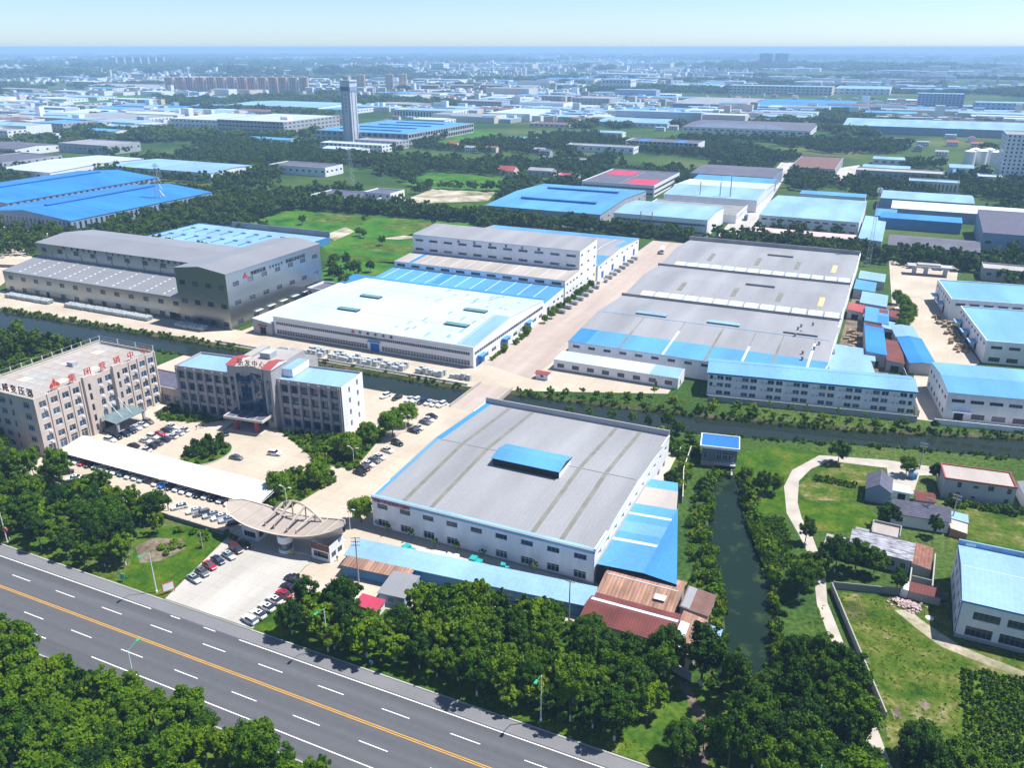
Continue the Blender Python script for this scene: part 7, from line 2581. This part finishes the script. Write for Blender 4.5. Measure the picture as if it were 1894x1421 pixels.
bgb('yard_shed', 'blue roofed shed stepping down beside the pale blue hall', 'shed', -18, 575, 14, 85, 5, 'white', 'sx', 'roofpale', 1)
bgb('long_blue_hall', 'long hall with layered pale blue roofs behind the dark blue walled shed', 'factory', -11, 728, 66, 42, 9, 'bluewall', 'gx', 'roofpale', 1.6, 0, 2)
bgb('long_blue_hall', 'very long white roofed hall in front of the layered pale blue roofs', 'factory', -2, 692, 130, 28, 7.5, 'bluewall', 'sf', 'skylightwhite', 1.4, 0, 0)
bgb('long_blue_hall', 'small pale blue block at the end of the white roofed hall', 'shed', -12, 662, 14, 26, 6, 'bluewall', 'sf', 'roofsky', 1.2)
bgb('blue_shed', 'deep blue walled shed with bright blue roof behind a grass strip', 'shed', -8, 648, 52, 16, 7.6, 'deepbluewall', 'sf', 'roofblue', 1.0)
bgb('dark_shed', 'dark slate roofed blue walled hall behind the tree belt', 'factory', 0, 561, 51, 34, 6.2, 'bluewall', 'gx', 'roofdark', 2.2, 8, 0, 1, (2.6, 1.4))
bgb('dark_shed', 'dark ribbed roof hall with blue walls at the frame edge', 'factory', 53, 592, 55, 70, 12.5, 'bluewall', 'sf', 'roofslate', 3, 5, 0, 1, (3.4, 2))
bgb('office_cube', 'flat white office block beyond the works gate', 'office building', 50, 517, 45, 15, 7, 'greywall', 'flat', 'concrete', 0, 9, 0, 1, (2.4, 1.8))
wg = thing('works_gate', 'flat roofed grey gate canopy at the works yard entrance', 'gate', (15, 515, 0), R(5))
box_part('canopy', wg, -3, -2, 4.6, 20, 5, 5.4, 'greywall')
box_part('canopy_crown', wg, 2, -1, 5.4, 14, 4, 6.2, 'concrete')
for x in (0, 6, 16):
    box_part('booth', wg, x, 0, 0, x + 2, 3, 4.6, 'greywall')
bgb('brown_hall', 'white hall with brown roof near the crossroads', 'factory', -102, 892, 43, 104, 9, 'greywall', 'flat', 'roofbrown', 0, 4, 8, 1, (5, 2))
bgb('long_office', 'long grey two storey building behind the cream block', 'building', -40, 897, 78, 24, 9, 'greywall', 'flat', 'concrete', 0, 14, 3, 1, (2.4, 2))
bgb('blue_canopy_shed', 'pale blue roof behind the long grey building', 'shed', -36, 930, 44, 30, 7, 'bluewall', 'gx', 'roofpale', 1)
bgb('cream_block', 'cream three storey block with blue roof strip', 'building', 8, 826, 40, 18, 11, 'cream', 'flat', 'roofpale', 0, 12, 4, 1, (1.3, 6))
bgb('blue_shed', 'small blue roofed shed beside the crossroads yard', 'shed', -75, 752, 52, 14, 4.6, 'white', 'sf', 'roofsky', .8, 0, 0)
bgb('long_pale_warehouse', 'very long pale blue warehouse across the fields', 'warehouse', -90, 1400, 250, 150, 11, 'bluewall', 'gx', 'roofpale', 5, 0, 0)
n10, z = bgb('striped_roof_hall', 'long hall with dark striped roof beyond the woods', 'factory', -316, 1318, 188, 150, 7, 'white', 'gx', 'roofdark', 2, 20, 6, 1, (6, 2))
for k in range(6):
    patch(n10, z, 12 + k * 3, 10 + k * 10, 150 - k * 4, 12 + k * 10, 'roofpale', 'skylight', .1)
bgb('blue_complex', 'bright blue roofed complex on the far side of the woods', 'factory', -300, 1882, 190, 230, 8, 'deepbluewall', 'gx', 'roofblue', 3, 0, 0)
bgb('blue_complex', 'dark grey roofed half of the blue complex beyond the woods', 'factory', -470, 1860, 160, 260, 8, 'bluewall', 'gx', 'roofgrey', 3, 0, 0)
bgb('blue_complex', 'thin pale strip shed in front of the blue complex', 'factory', -420, 1790, 270, 24, 6, 'bluewall', 'gx', 'roofpale', 1, 0, 0)
bgb('cream_row', 'long cream institutional building far beyond the woods', 'building', -470, 2480, 270, 80, 22, 'cream', 'flat', 'roofpale', 0, 24, 6, 3, (5, 3))
bgb('cream_row', 'pale wing behind the long cream institutional building', 'building', -200, 2560, 140, 200, 16, 'white', 'flat', 'roofpale', 0, 10, 8, 2, (5, 3))
bgb('tower_block', 'grey blue hotel block standing above the far woods', 'tower block', 8, 1950, 84, 50, 34, 'bluewall', 'flat', 'roofpale', 0, 12, 5, 7, (3.4, 2.4))
bgb('tower_block', 'low glazed podium beside the grey blue hotel block', 'building', 110, 1900, 90, 60, 22, 'bluewall', 'flat', 'roofpale', 0, 10, 4, 3, (4, 3))
tb_, z = bgb('corner_tower', 'white tower block cut by the frame edge, many small windows', 'tower block', 86, 935, 42, 46, 44, 'white', 'flat', 'roofgrey', 0, 10, 4, 12, (1.6, 1.9), rz=0)
b = MB()
hs_ = [(3 + k * 4.4, 1.6, 1.9, 1.6 + s * 3.6, 's') for k in range(10) for s in range(12)]
for h_ in hs_:
    ob('window', win_mesh(1.6, 1.9, 'ds'), tb_, (-.04, 46 - h_[0], h_[3]), R(-90))
for i, (x, y) in enumerate(((66, 1056), (78, 1066), (92, 1060), (72, 1080), (86, 1084), (100, 1078))):
    t = thing('storage_silo', 'white storage silo, %s of the cluster near the corner tower' % ORD[i], 'silo', (x, y, 0), 0, 'white silos')
    b = MB()
    b.tube((0, 0, 0), (0, 0, 15), 5.8, 5.8, 'white', 18)
    b.build('shell', t)
    b = MB()
    b.tube((0, 0, 15), (0, 0, 16.8), 5.9, .8, 'white', 18)
    b.build('cap', t)
bgb('sheds', 'white process building with conveyor beside the silos', 'building', 44, 960, 22, 30, 8, 'white', 'gx', 'roofpale', 1, 4, 4)
# left side
l1b, z = building('deep_blue_hall', 'deep blue gabled hall with striped walls, nearer of the pair', 'factory', -612, 396, 94, 136, 8.2, 'bluewall', f=[row(22, 1.9, 5.6, 1.4, 2, 2, 'ds')], r=[row(30, 1.9, 5.4, 1.4, 2, 2, 'ds')], roof='gy', roofmat='roofbluey', rise=4, over=.3, m=13)
monitor(l1b, 45, 18, 49, 120, 11.6, 1.6, 'roofdeep', 'roofdeep', .5, .3, axis='y')
for k in range(10):
    patch(l1b, z, 2, 6 + k * 13, 44, 6.7 + k * 13, 'roofsky', 'skylight', .08)
    patch(l1b, z, 50, 6 + k * 13, 92, 6.7 + k * 13, 'roofsky', 'skylight', .08)
l2b, z = building('deep_blue_hall', 'deep blue gabled hall with striped walls, farther of the pair', 'factory', -720, 420, 104, 150, 9.5, 'bluewall', f=[row(22, 1.9, 5.6, 1.4, 2, 2, 'ds')], r=[row(26, 2.4, 1.6, 7.2, 2, 2, 's')], roof='gy', roofmat='roofbluey', rise=4, over=.3, m=4)
monitor(l2b, 50, 18, 54, 130, 13, 1.6, 'roofdeep', 'roofdeep', .5, .3, axis='y')
bgb('white_hall', 'long white hall with pale blue roof behind a hedge', 'factory', -730, 616, 132, 62, 8.4, 'white', 'gx', 'roofpale', 1.6, 18, 8, 1, (4, 1.8))
bgb('white_hall', 'white hall with pale roof left of the hedge lined one', 'factory', -822, 560, 74, 120, 7.4, 'white', 'gx', 'roofwhite', 2, 6, 12, 1, (4, 1.8))
bgb('grey_works', 'grey two storey works with dark roof at the left edge', 'factory', -900, 573, 66, 70, 11, 'greywall', 'flat', 'roofdark', 0, 8, 8, 2, (2.4, 2))
bgb('grey_works', 'grey three storey block above the white halls', 'building', -950, 730, 84, 50, 11, 'greywall', 'flat', 'roofgrey', 0, 10, 5, 1, (3, 2.4))
bgb('grey_works', 'dark roofed white works left of the grey three storey block', 'building', -1040, 676, 84, 60, 8, 'white', 'gx', 'roofdark', 2, 8, 5, 1, (3, 2))
bgb('white_hall', 'small white hall with grey roof right of the hedge lined one', 'factory', -590, 690, 70, 30, 9, 'white', 'flat', 'roofdark', 0, 9, 4, 1, (3, 2))
v, z = bgb('villa', 'low white villa with dark flat roofs by the green field', 'villa', -447, 566, 62, 34, 5.6, 'white', 'flat', 'roofslate', 0, 10, 4, 1, (2.4, 2))
building('', '', '', 44, 18, 26, 22, 9, 'white', root=v, f=[row(4, 2, 1.6, 5.5, 2, 2, 'ds')], r=[row(4, 2, 1.6, 5.5, 2, 2, 'ds'), row(4, 2, 1.6, 2, 2, 2, 'ds')], roof='flat', roofmat='roofdark')
bgb('three_storey_works', 'three storey pale works with white roof, left of the tower', 'factory', -1090, 1050, 104, 130, 13.4, 'white', 'flat', 'roofwhite', 0, 12, 8, 2, (5, 2))
p2, z = bgb('three_storey_works', 'big three storey grey works with white roof in front of the tower', 'factory', -973, 1030, 128, 140, 17, 'greywall', 'flat', 'roofwhite', 0, 18, 14, 3, (5, 2))
box_part('plant_room', p2, 90, 40, 16.2, 104, 52, 21, 'white')
p3, z = bgb('blue_roof_works', 'wide two storey works with sky blue roof beside the tower', 'factory', -748, 977, 150, 190, 13.8, 'greywall', 'flat', 'roofsky', 0, 16, 26, 2, (5.6, 4), para=.3)
for k in range(4):
    monitor(p3, 20 + k * 6, 30 + k * 40, 120, 34 + k * 40, z(0, 0) - .3, 1.6, 'roofblue', 'roofdeep', .3, .3)
bgb('glazed_office', 'white office with tall window strips behind the blue roofed works', 'office building', -869, 1373, 124, 60, 14, 'white', 'flat', 'roofpale', 0, 20, 6, 1, (3, 8))
bgb('white_box', 'plain white hall with bright roof right of the tower', 'factory', -681, 1387, 80, 140, 12.5, 'white', 'flat', 'roofwhite', 0, 0, 0)
bgb('brick_works', 'grey works with red brick courtyard behind the plain white hall', 'building', -860, 1616, 96, 60, 17, 'greywall', 'flat', 'roofgrey', 0, 12, 5, 3, (3, 2))
bgb('slab_office', 'grey five storey slab, left one of two beyond the white hall', 'office building', -752, 1800, 70, 60, 20, 'greywall', 'flat', 'roofgrey', 0, 8, 5, 4, (3, 2))
bgb('slab_office', 'grey five storey slab, right one of two beyond the white hall', 'office building', -670, 1775, 84, 90, 19, 'greywall', 'flat', 'roofgrey', 0, 9, 8, 4, (3, 2))
bgb('tower_base_office', 'long low white office at the foot of the tower', 'office building', -672, 886, 92, 22, 9, 'white', 'flat', 'roofwhite', 0, 14, 3, 2, (3.4, 2))
bgb('tower_base_office', 'grey wing behind the low white office by the tower', 'building', -640, 915, 62, 30, 11, 'greywall', 'flat', 'roofgrey', 0, 8, 4, 2, (3, 2))
bgb('villa', 'white two storey villa with grey roof near the glazed school', 'villa', -385, 1000, 88, 22, 8, 'white', 'flat', 'roofgrey', 0, 9, 3, 1, (3, 2.4))
sc_, z = bgb('glazed_school', 'blue glazed building with dark roof and two blue roof strips', 'building', -321, 1045, 92, 36, 11.5, 'white', 'flat', 'roofdark', 0, 16, 0, 3, (4.4, 2.6))
patch(sc_, z, 14, 2, 24, 34, 'roofblue', 'roof_panel', .08)
patch(sc_, z, 62, 2, 72, 34, 'roofblue', 'roof_panel', .08)
bgb('villa', 'low white villa with small roof tower in the trees', 'villa', -374, 890, 60, 14, 5, 'white', 'flat', 'roofgrey', 0, 8, 2, 1, (2.4, 1.8))
bgb('pale_warehouse', 'pale blue roofed warehouse strip among the far trees', 'warehouse', -470, 1360, 120, 100, 6.6, 'white', 'gx', 'roofpale', 2, 12, 3, 1, (5, 1.6))
bgb('red_house', 'house with steep red roof beside the crimson patched hall', 'house', -372, 772, 20, 14, 5, 'cream', 'gx', 'roofred', 4, 4, 2, 1, (1.6, 1.8))
bgb('red_house', 'house with flat crimson roof beside the crimson patched hall', 'house', -300, 754, 20, 16, 7, 'cream', 'flat', 'roofcrimson', 0, 4, 2, 2, (1.6, 1.6))
bgb('grey_house', 'grey house between the two red roofed houses', 'house', -340, 780, 26, 14, 6, 'greywall', 'gx', 'roofgrey', 2, 4, 2, 1, (1.6, 1.8))
for k in range(5):
    monitor_x = -1503 + k * 62
    bgb('blue_row_hall', 'long blue roofed hall at the far left, %s of five' % ORD[k], 'factory', monitor_x, 1247 + k * 70, 118, 60, 6, 'deepbluewall', 'gx', 'roofblue' if k % 2 else 'roofsky', 2, 0, 0)
bgb('pale_blue_works', 'pale blue roofed works in front of the blue halls, nearer', 'factory', -1330, 1215, 190, 90, 8, 'white', 'gx', 'roofpale', 2, 18, 8, 1, (5, 2))
bgb('pale_blue_works', 'pale blue roofed works in front of the blue halls, farther', 'factory', -1290, 1400, 230, 150, 10, 'white', 'gx', 'roofpale', 2, 20, 12, 1, (5, 2))
bgb('window_works', 'white works with many square windows at the far left', 'factory', -1352, 1031, 180, 110, 8.4, 'white', 'gx', 'roofgrey', 2, 24, 14, 1, (4, 3))
bgb('window_works', 'pale works with blue roof left of the many windowed works', 'factory', -1250, 925, 66, 60, 11, 'greywall', 'flat', 'roofsky', 0, 8, 7, 2, (3, 2))
bgb('window_works', 'pinkish works with flat roof at the far left edge', 'factory', -1320, 890, 70, 40, 11, 'cream', 'flat', 'roofbrown', 0, 9, 5, 2, (3, 2))
bgb('white_block', 'white four storey block cut by the left frame edge', 'building', -1160, 780, 50, 30, 15, 'white', 'flat', 'roofgrey', 0, 6, 4, 3, (3, 2))
bgb('white_block', 'white low block in front of the four storey one', 'building', -1090, 700, 44, 24, 8, 'white', 'flat', 'roofsky', 0, 6, 4, 1, (3, 2))
bgb('long_grey_warehouse', 'long grey roofed warehouse near the apartment towers', 'warehouse', -2380, 1960, 300, 160, 8, 'white', 'gx', 'roofgrey', 4, 0, 0)
bgb('white_complex', 'white hall with tall end far behind the woods', 'factory', -870, 2560, 90, 60, 30, 'white', 'flat', 'roofpale', 0, 8, 4, 2, (6, 6))
bgb('far_office', 'white block with tower far across the plain', 'building', -2200, 3840, 70, 60, 46, 'white', 'flat', 'roofpale', 0, 6, 4, 5, (5, 4))
bgb('far_office', 'long white works beside the far block with tower', 'building', -2090, 3790, 240, 90, 14, 'white', 'flat', 'roofpale', 0, 10, 4, 1, (5, 4))

# elevator test tower
tw = thing('test_tower', 'tall slim grey white tower rising above the estate', 'tower', (-690, 962, 0))
footprint(-690, 962, 15, 15, 0, 6)
b = MB()
b.box(0, 0, 0, 15, 15, 78, 'towergrey')
b.box(-.6, -.6, 66, 15.6, 15.6, 72, 'bluewall')
b.box(-.9, -.9, 78, 15.9, 15.9, 80, 'towergrey')
b.box(4, 4, 80, 11, 11, 84.5, 'greywall')
b.build('shaft', tw)
for s in (3.2, 11.2):
    box_part('rib', tw, 15.01, s, 0, 15.6, s + 1.4, 65.9, 'greywall')
box_part('rib', tw, 1.2, -.5, 0, 3.2, -.01, 65.9, 'greywall')
box_part('rib', tw, 11.8, -.5, 0, 13.8, -.01, 65.9, 'greywall')
box_part('glass_band', tw, 1.2, -.75, 67, 13.8, -.61, 71.4, 'glass')
for k in range(5):
    b = MB()
    b.box(6, -.16, 40 + k * 5, 9, -.02, 43 + k * 5, 'bluewall')
    b.build('sign_panel', tw)

# brick apartment towers
am = MB()
facade(am, (0, 0), (1, 0), (0, -1), 24, 42, [], 'cream', .2)
am.box(.01, .01, 0, 23.99, 13, 42, 'cream')
am.box(3, -.8, 0, 9, 0, 42, 'brickpink')
am.box(15, -.8, 0, 21, 0, 42, 'brickpink')
am.box(24.0, 2, 0, 24.9, 12, 42, 'brickpink')
am.box(9, 3, 42, 15, 10, 45, 'stone')
AME = am.mesh('wall')
wb = MB()
for s in range(12):
    for x in (4.6, 10.2, 12.4, 16.6):
        wb.box(x, -.9, 1.2 + s * 3.3, x + 2, -.81, 3 + s * 3.3, 'glass')
WBE = wb.mesh('windows')
k = 0
for cl in range(5):
    for j in range(3):
        if cl == 0 and j == 0:
            continue
        t_ = (cl * 3 + j) / 14.0
        x, y = -1940 + 350 * t_ + (cl - 2) * 5, 1838 + 165 * t_ + j * 3
        t = thing('apartment_tower', 'pinkish brick apartment tower, %s from the left in the row' % ORD[k], 'apartment block', (x, y, 0), R(24), 'brick apartment towers')
        footprint(x, y, 24, 14, R(24), 8)
        ob('wall', AME, t)
        o = ob('window_grid', WBE, t)
        o['kind'] = 'stuff'
        k += 1
for i, (x, y) in enumerate(((-1552, 2250), (-1500, 2330), (-1470, 2360))):
    t = thing('apartment_tower', 'brick apartment tower right of the test tower, %s of three' % ORD[i], 'apartment block', (x, y, 0), R(24), 'brick apartment towers behind the test tower')
    ob('wall', AME, t)
for i in range(7):
    t_ = i / 6
    t = thing('slab_block', 'hazy grey apartment slab far away, %s from the left' % ORD[i], 'apartment block', (-4640 + 60 * t_, 4040 + 330 * t_, 0), R(24), 'hazy apartment slabs')
    b = MB()
    b.box(0, 0, 0, 44, 20, 60, 'greywall')
    b.box(44, 2, 0, 45, 18, 60, 'cream')
    b.build('wall', t)
for i in range(2):
    t = thing('slab_block', 'wide hazy slab on the horizon, %s of two' % ('left' if i == 0 else 'right'), 'apartment block', (-920 + i * 95, 5750, 0), R(10), 'slabs on the horizon')
    box_part('wall', t, 0, 0, 0, 80, 30, 84, 'bluewall')
    box_part('stair_core', t, 34, -2, 0, 44, -.05, 88, 'greywall')
sl = [(-1560, 2010), (-1535, 2022), (-1508, 2034), (-1482, 2046), (-1455, 2058), (-1428, 2070), (-1400, 2082), (-1372, 2094)]
for i, (x, y) in enumerate(sl):
    bgb('low_apartment', 'low white apartment house beside the brick towers, %s from the towers' % ORD[i], 'apartment block', x, y, 20, 12, 14, 'white', 'gx', 'roofgrey', 2, 5, 0, 4, (2, 1.6), rz=24, group='low apartment houses')
for i, (x, y, w) in enumerate(((-1330, 2240, 60), (-1250, 2290, 70), (-1170, 2330, 40), (-1130, 2340, 24))):
    bgb('red_row', 'red brick terrace block among far houses, %s of four' % ORD[i], 'building', x, y, w, 14, 16, 'brickred', 'gx', 'roofgrey', 2, 8, 0, 3, (2.4, 1.6), rz=20, group='red terrace blocks')

EXTRA = [(-1561, 1090, 55, 40, 9), (-1822, 1277, 60, 40, 9), (-1444, 1073, 78, 60, 6), (-1490, 1137, 87, 120, 6), (-821, 919, 77, 20, 5), (-640, 845, 52, 26, 7), (-1090, 1400, 108, 80, 8), (-924, 1815, 110, 60, 8), (-818, 1737, 60, 50, 8), (-1102, 1926, 152, 20, 7), (-560, 1934, 56, 50, 8), (-592, 1990, 63, 60, 7), (-645, 2189, 99, 60, 9), (-587, 2086, 119, 60, 7), (-709, 2727, 161, 120, 10), (-652, 2972, 161, 100, 9), (-123, 2804, 195, 30, 8), (-54, 1840, 37, 30, 8), (-13, 1800, 61, 40, 7), (-53, 2170, 67, 40, 9), (3, 2195, 56, 40, 6), (67, 905, 20, 20, 8), (47, 939, 10, 20, 6), (-30, 1022, 32, 20, 6), (-2135, 1562, 123, 60, 7), (-1937, 1518, 132, 60, 7), (-2459, 1734, 140, 50, 7), (-2794, 2413, 249, 80, 7), (-1828, 2343, 171, 60, 8), (-3036, 3009, 283, 80, 8), (-1693, 2802, 203, 60, 12), (-1280, 3107, 195, 80, 10), (-1303, 3803, 299, 120, 10), (-543, 5187, 170, 80, 10), (7, 4866, 240, 80, 10), (273, 4141, 125, 80, 10), (-985, 632, 53, 20, 7), (-1141, 830, 66, 20, 6), (-1097, 885, 65, 30, 8), (-1150, 960, 72, 30, 7), (-495, 1068, 40, 20, 5), (-412, 1188, 41, 20, 6), (-292, 1523, 73, 30, 6), (-1180, 1290, 90, 50, 8), (-760, 1260, 60, 40, 8), (-560, 1290, 70, 40, 6), (-1900, 1420, 110, 60, 8), (-2250, 1850, 120, 60, 8), (-1650, 1640, 130, 50, 7), (-1020, 1560, 90, 60, 10), (-240, 1580, 90, 50, 7), (-60, 1640, 80, 40, 8), (60, 1560, 100, 50, 8), (-420, 1680, 110, 50, 7)]
DESC = [('white', 'roofpale', 'pale blue roof'), ('white', 'roofwhite', 'white roof'), ('greywall', 'roofgrey', 'grey roof'), ('white', 'roofsky', 'sky blue roof'), ('cream', 'roofbrown', 'brown roof')]
for i, (x, y, w, d, h) in enumerate(EXTRA):
    wl, rf, ds = DESC[(i * 7 + i // 5) % 5]
    where = 'far left' if x < -1300 else 'beyond the tower' if x < -620 else 'beyond the middle woods' if x < -250 else 'beyond the corner tower woods'
    how = 'near' if y < 1100 else 'mid distant' if y < 1900 else 'distant' if y < 3000 else 'horizon'
    bgb('plain_works', '%s works shed with %s, %s' % (how, ds, where), 'factory', x, y, w, d, h, wl, 'gx' if i % 3 else 'flat', rf, 1.6, max(3, int(w / 8)), max(2, int(d / 10)) if y < 2000 else 0, 2 if h > 8 else 1, (4, 1.8), group='%s works sheds with %s, %s' % (how, ds, where))
# village houses on the plain
hm_ = []
for (wl, rf, rs) in (('white', 'roofgrey', 1.6), ('cream', 'roofbrown', 1.8), ('white', 'roofpale', .6), ('greywall', 'roofdark', 1.6), ('white', 'roofred', 1.8)):
    b = MB()
    b.box(-7, -4.5, 0, 7, 4.5, 6, wl)
    for s in (-1, 1):
        q = [(-7.4, s * 5, 5.8), (7.4, s * 5, 5.8), (7.4, 0, 6 + rs), (-7.4, 0, 6 + rs)]
        b.poly(q if s < 0 else q[::-1], rf)
    for xx in (-7, 7):
        b.poly([(xx, -4.5, 6), (xx, 4.5, 6), (xx, 0, 5.9 + rs)], wl)
    for x in (-4.5, -1.5, 1.5, 4.5):
        for z in (1.2, 4):
            b.box(x - .7, -4.6, z, x + .7, -4.51, z + 1.3, 'glass')
    hm_.append(b.mesh('far_house'))


def free(x, y):
    for pl in KEEP_OUT:
        if abs(pl[0][0] - x) > 900 and len(pl) < 8:
            continue
        if inside((x, y), pl):
            return False
    return True


VIL = [(-1150, 2130, 260, 60, 40), (-1010, 1960, 160, 60, 30), (-480, 960, 60, 40, 8), (-560, 1500, 130, 70, 20), (-150, 1650, 120, 60, 16), (-1700, 1560, 120, 90, 16), (-2050, 1700, 160, 90, 24), (60, 1240, 60, 60, 10), (-880, 1230, 40, 40, 8), (-300, 2200, 200, 80, 26)]
nh = 0
for (cx_, cy_0, sx, sy, n) in VIL:
    for _ in range(n):
        x, y = rng.gauss(cx_, sx), rng.gauss(cy_0, sy)
        if free(x, y):
            o = ob('village_house', rng.choice(hm_), None, (x, y, 0), R(rng.choice((0, 0, 5, 90))))
            tag(o, 'small village house among the trees of the far plain', 'house', 'houses on the far plain')
            KEEP_OUT.append([(x - 9, y - 9), (x + 9, y - 9), (x + 9, y + 9), (x - 9, y + 9)])
            nh += 1
# towns on the horizon read as one mass
b = MB()
from mathutils import noise as mn
HCELL = set()
for _ in range(11000):
    dist = 1500 * (13000 / 1500) ** rng.random()
    az = R(24.6 + rng.uniform(-36, 36))
    x, y = -math.sin(az) * dist, math.cos(az) * dist
    if mn.noise(Vector((x / 700, y / 700, 3))) + .35 * mn.noise(Vector((x / 180, y / 180, 9))) < -.04 or not free(x, y):
        continue
    w, d = rng.uniform(9, 20), rng.uniform(8, 14)
    if rng.random() < .13:
        w, d = rng.uniform(50, 150), rng.uniform(30, 60)
    h = rng.uniform(6, 12) * (2 if rng.random() < .08 else 1) * (1 if dist < 4000 else 1.5)
    if dist > 4500:
        w, d = w * 1.6, d * 1.6
    for ii in (-1, 0, 1):
        for jj in (-1, 0, 1):
            HCELL.add((int(x // 22) + ii, int(y // 22) + jj))
    b.box(x - w / 2, y - d / 2, 0, x + w / 2, y + d / 2, h, rng.choice(('white', 'white', 'cream', 'greywall')), rng.choice(('roofpale', 'roofpale', 'roofgrey', 'roofwhite', 'roofwhite', 'roofbrown', 'roofsky')))
tag(b.build('distant_town'), 'scattered towns and sheds fading into the haze toward the horizon', 'town', kind='stuff')

# ------------------------------------------------------------------ woods
# bucket the keep-out outlines for speed
BK = {}
CELL = 60
for pl in KEEP_OUT:
    xs, ys = [p[0] for p in pl], [p[1] for p in pl]
    for i in range(int(max(-2600, min(xs)) // CELL), int(min(900, max(xs)) // CELL) + 1):
        for j in range(int(max(-100, min(ys)) // CELL), int(min(4200, max(ys)) // CELL) + 1):
            BK.setdefault((i, j), []).append(pl)


def open_at(x, y):
    return not any(inside((x, y), pl) for pl in BK.get((int(x // CELL), int(y // CELL)), ()))


def wood_points(d0, d1, gap, thr, sc_n, spread=38):
    out = []
    lim = d1
    x = -math.sin(R(24.6 + spread)) * lim
    x1 = max(140, math.sin(R(spread - 24.6)) * lim)
    while x < x1:
        y = 150
        while y < lim:
            px, py = x + rng.uniform(-.5, .5) * gap, y + rng.uniform(-.5, .5) * gap
            dd = math.hypot(px, py)
            y += gap
            if not d0 < dd < d1:
                continue
            az = math.degrees(math.atan2(-px, py)) - 24.6
            if abs(az) > spread - 2:
                continue
            if mn.noise(Vector((px / sc_n, py / sc_n, 1.7))) + .4 * mn.noise(Vector((px / sc_n * 4, py / sc_n * 4, 5))) < thr:
                continue
            if not open_at(px, py) or (d0 > 1000 and (int(px // 22), int(py // 22)) in HCELL):
                continue
            out.append((px, py))
        x += gap
    return out


mid = [p for p in wood_points(330, 1250, 6.4, -.06, 130) if not (p[1] < 300 and p[0] > -320)]
mid += [(rng.uniform(-400, 0), 541 + rng.uniform(-9, 9)) for _ in range(0)]
for xx in np.arange(-430, 3, 4.2):             # dense belts between the works
    for k in range(3):
        p = (xx + rng.uniform(-2, 2), 546 + k * 5 + rng.uniform(-2, 2) + (0 if xx < -120 else -14))
        if open_at(*p):
            mid.append(p)
for xx in np.arange(-4, 60, 4.5):
    for k in range(4):
        p = (xx + rng.uniform(-2, 2), 536 + k * 5 + rng.uniform(-2, 2))
        mid.append(p)
for (px, py, rr, n) in ((-640, 760, 40, 260), (-700, 800, 40, 200), (-500, 470, 38, 260), (-560, 520, 50, 260), (-470, 520, 40, 200), (-450, 392, 10, 20)):
    for _ in range(n):
        p = (rng.gauss(px, rr), rng.gauss(py, rr * .8))
        if open_at(*p) or rr < 6:
            mid.append(p)
mass('woodland', mid, COLLS['tree'], 'belts and patches of trees between the works', 'woods', .8, 1.55)
mass('far_woodland', wood_points(1250, 4200, 25, .03, 420), COLLS['clump'], 'woods and shelter belts on the far plain', 'woods', .8, 1.4)
mass('horizon_woodland', wood_points(4200, 15000, 120, .08, 1500), COLLS['clump'], 'tree lines fading into the haze below the horizon', 'woods', 3.0, 6.0, (.5, .8))
leftb = []
for (x, y) in scatter([(-420, 150), (-262, 150), (-262, 205), (-300, 212), (-330, 208), (-420, 212)], 5.5):
    leftb.append((x, y))
for _ in range(60):
    leftb.append((rng.uniform(-420, -300), rng.uniform(214, 222)))
mass('riverside_wood', leftb, COLLS['tree'], 'trees beyond the beige office block along the canal', 'woods', .8, 1.3)
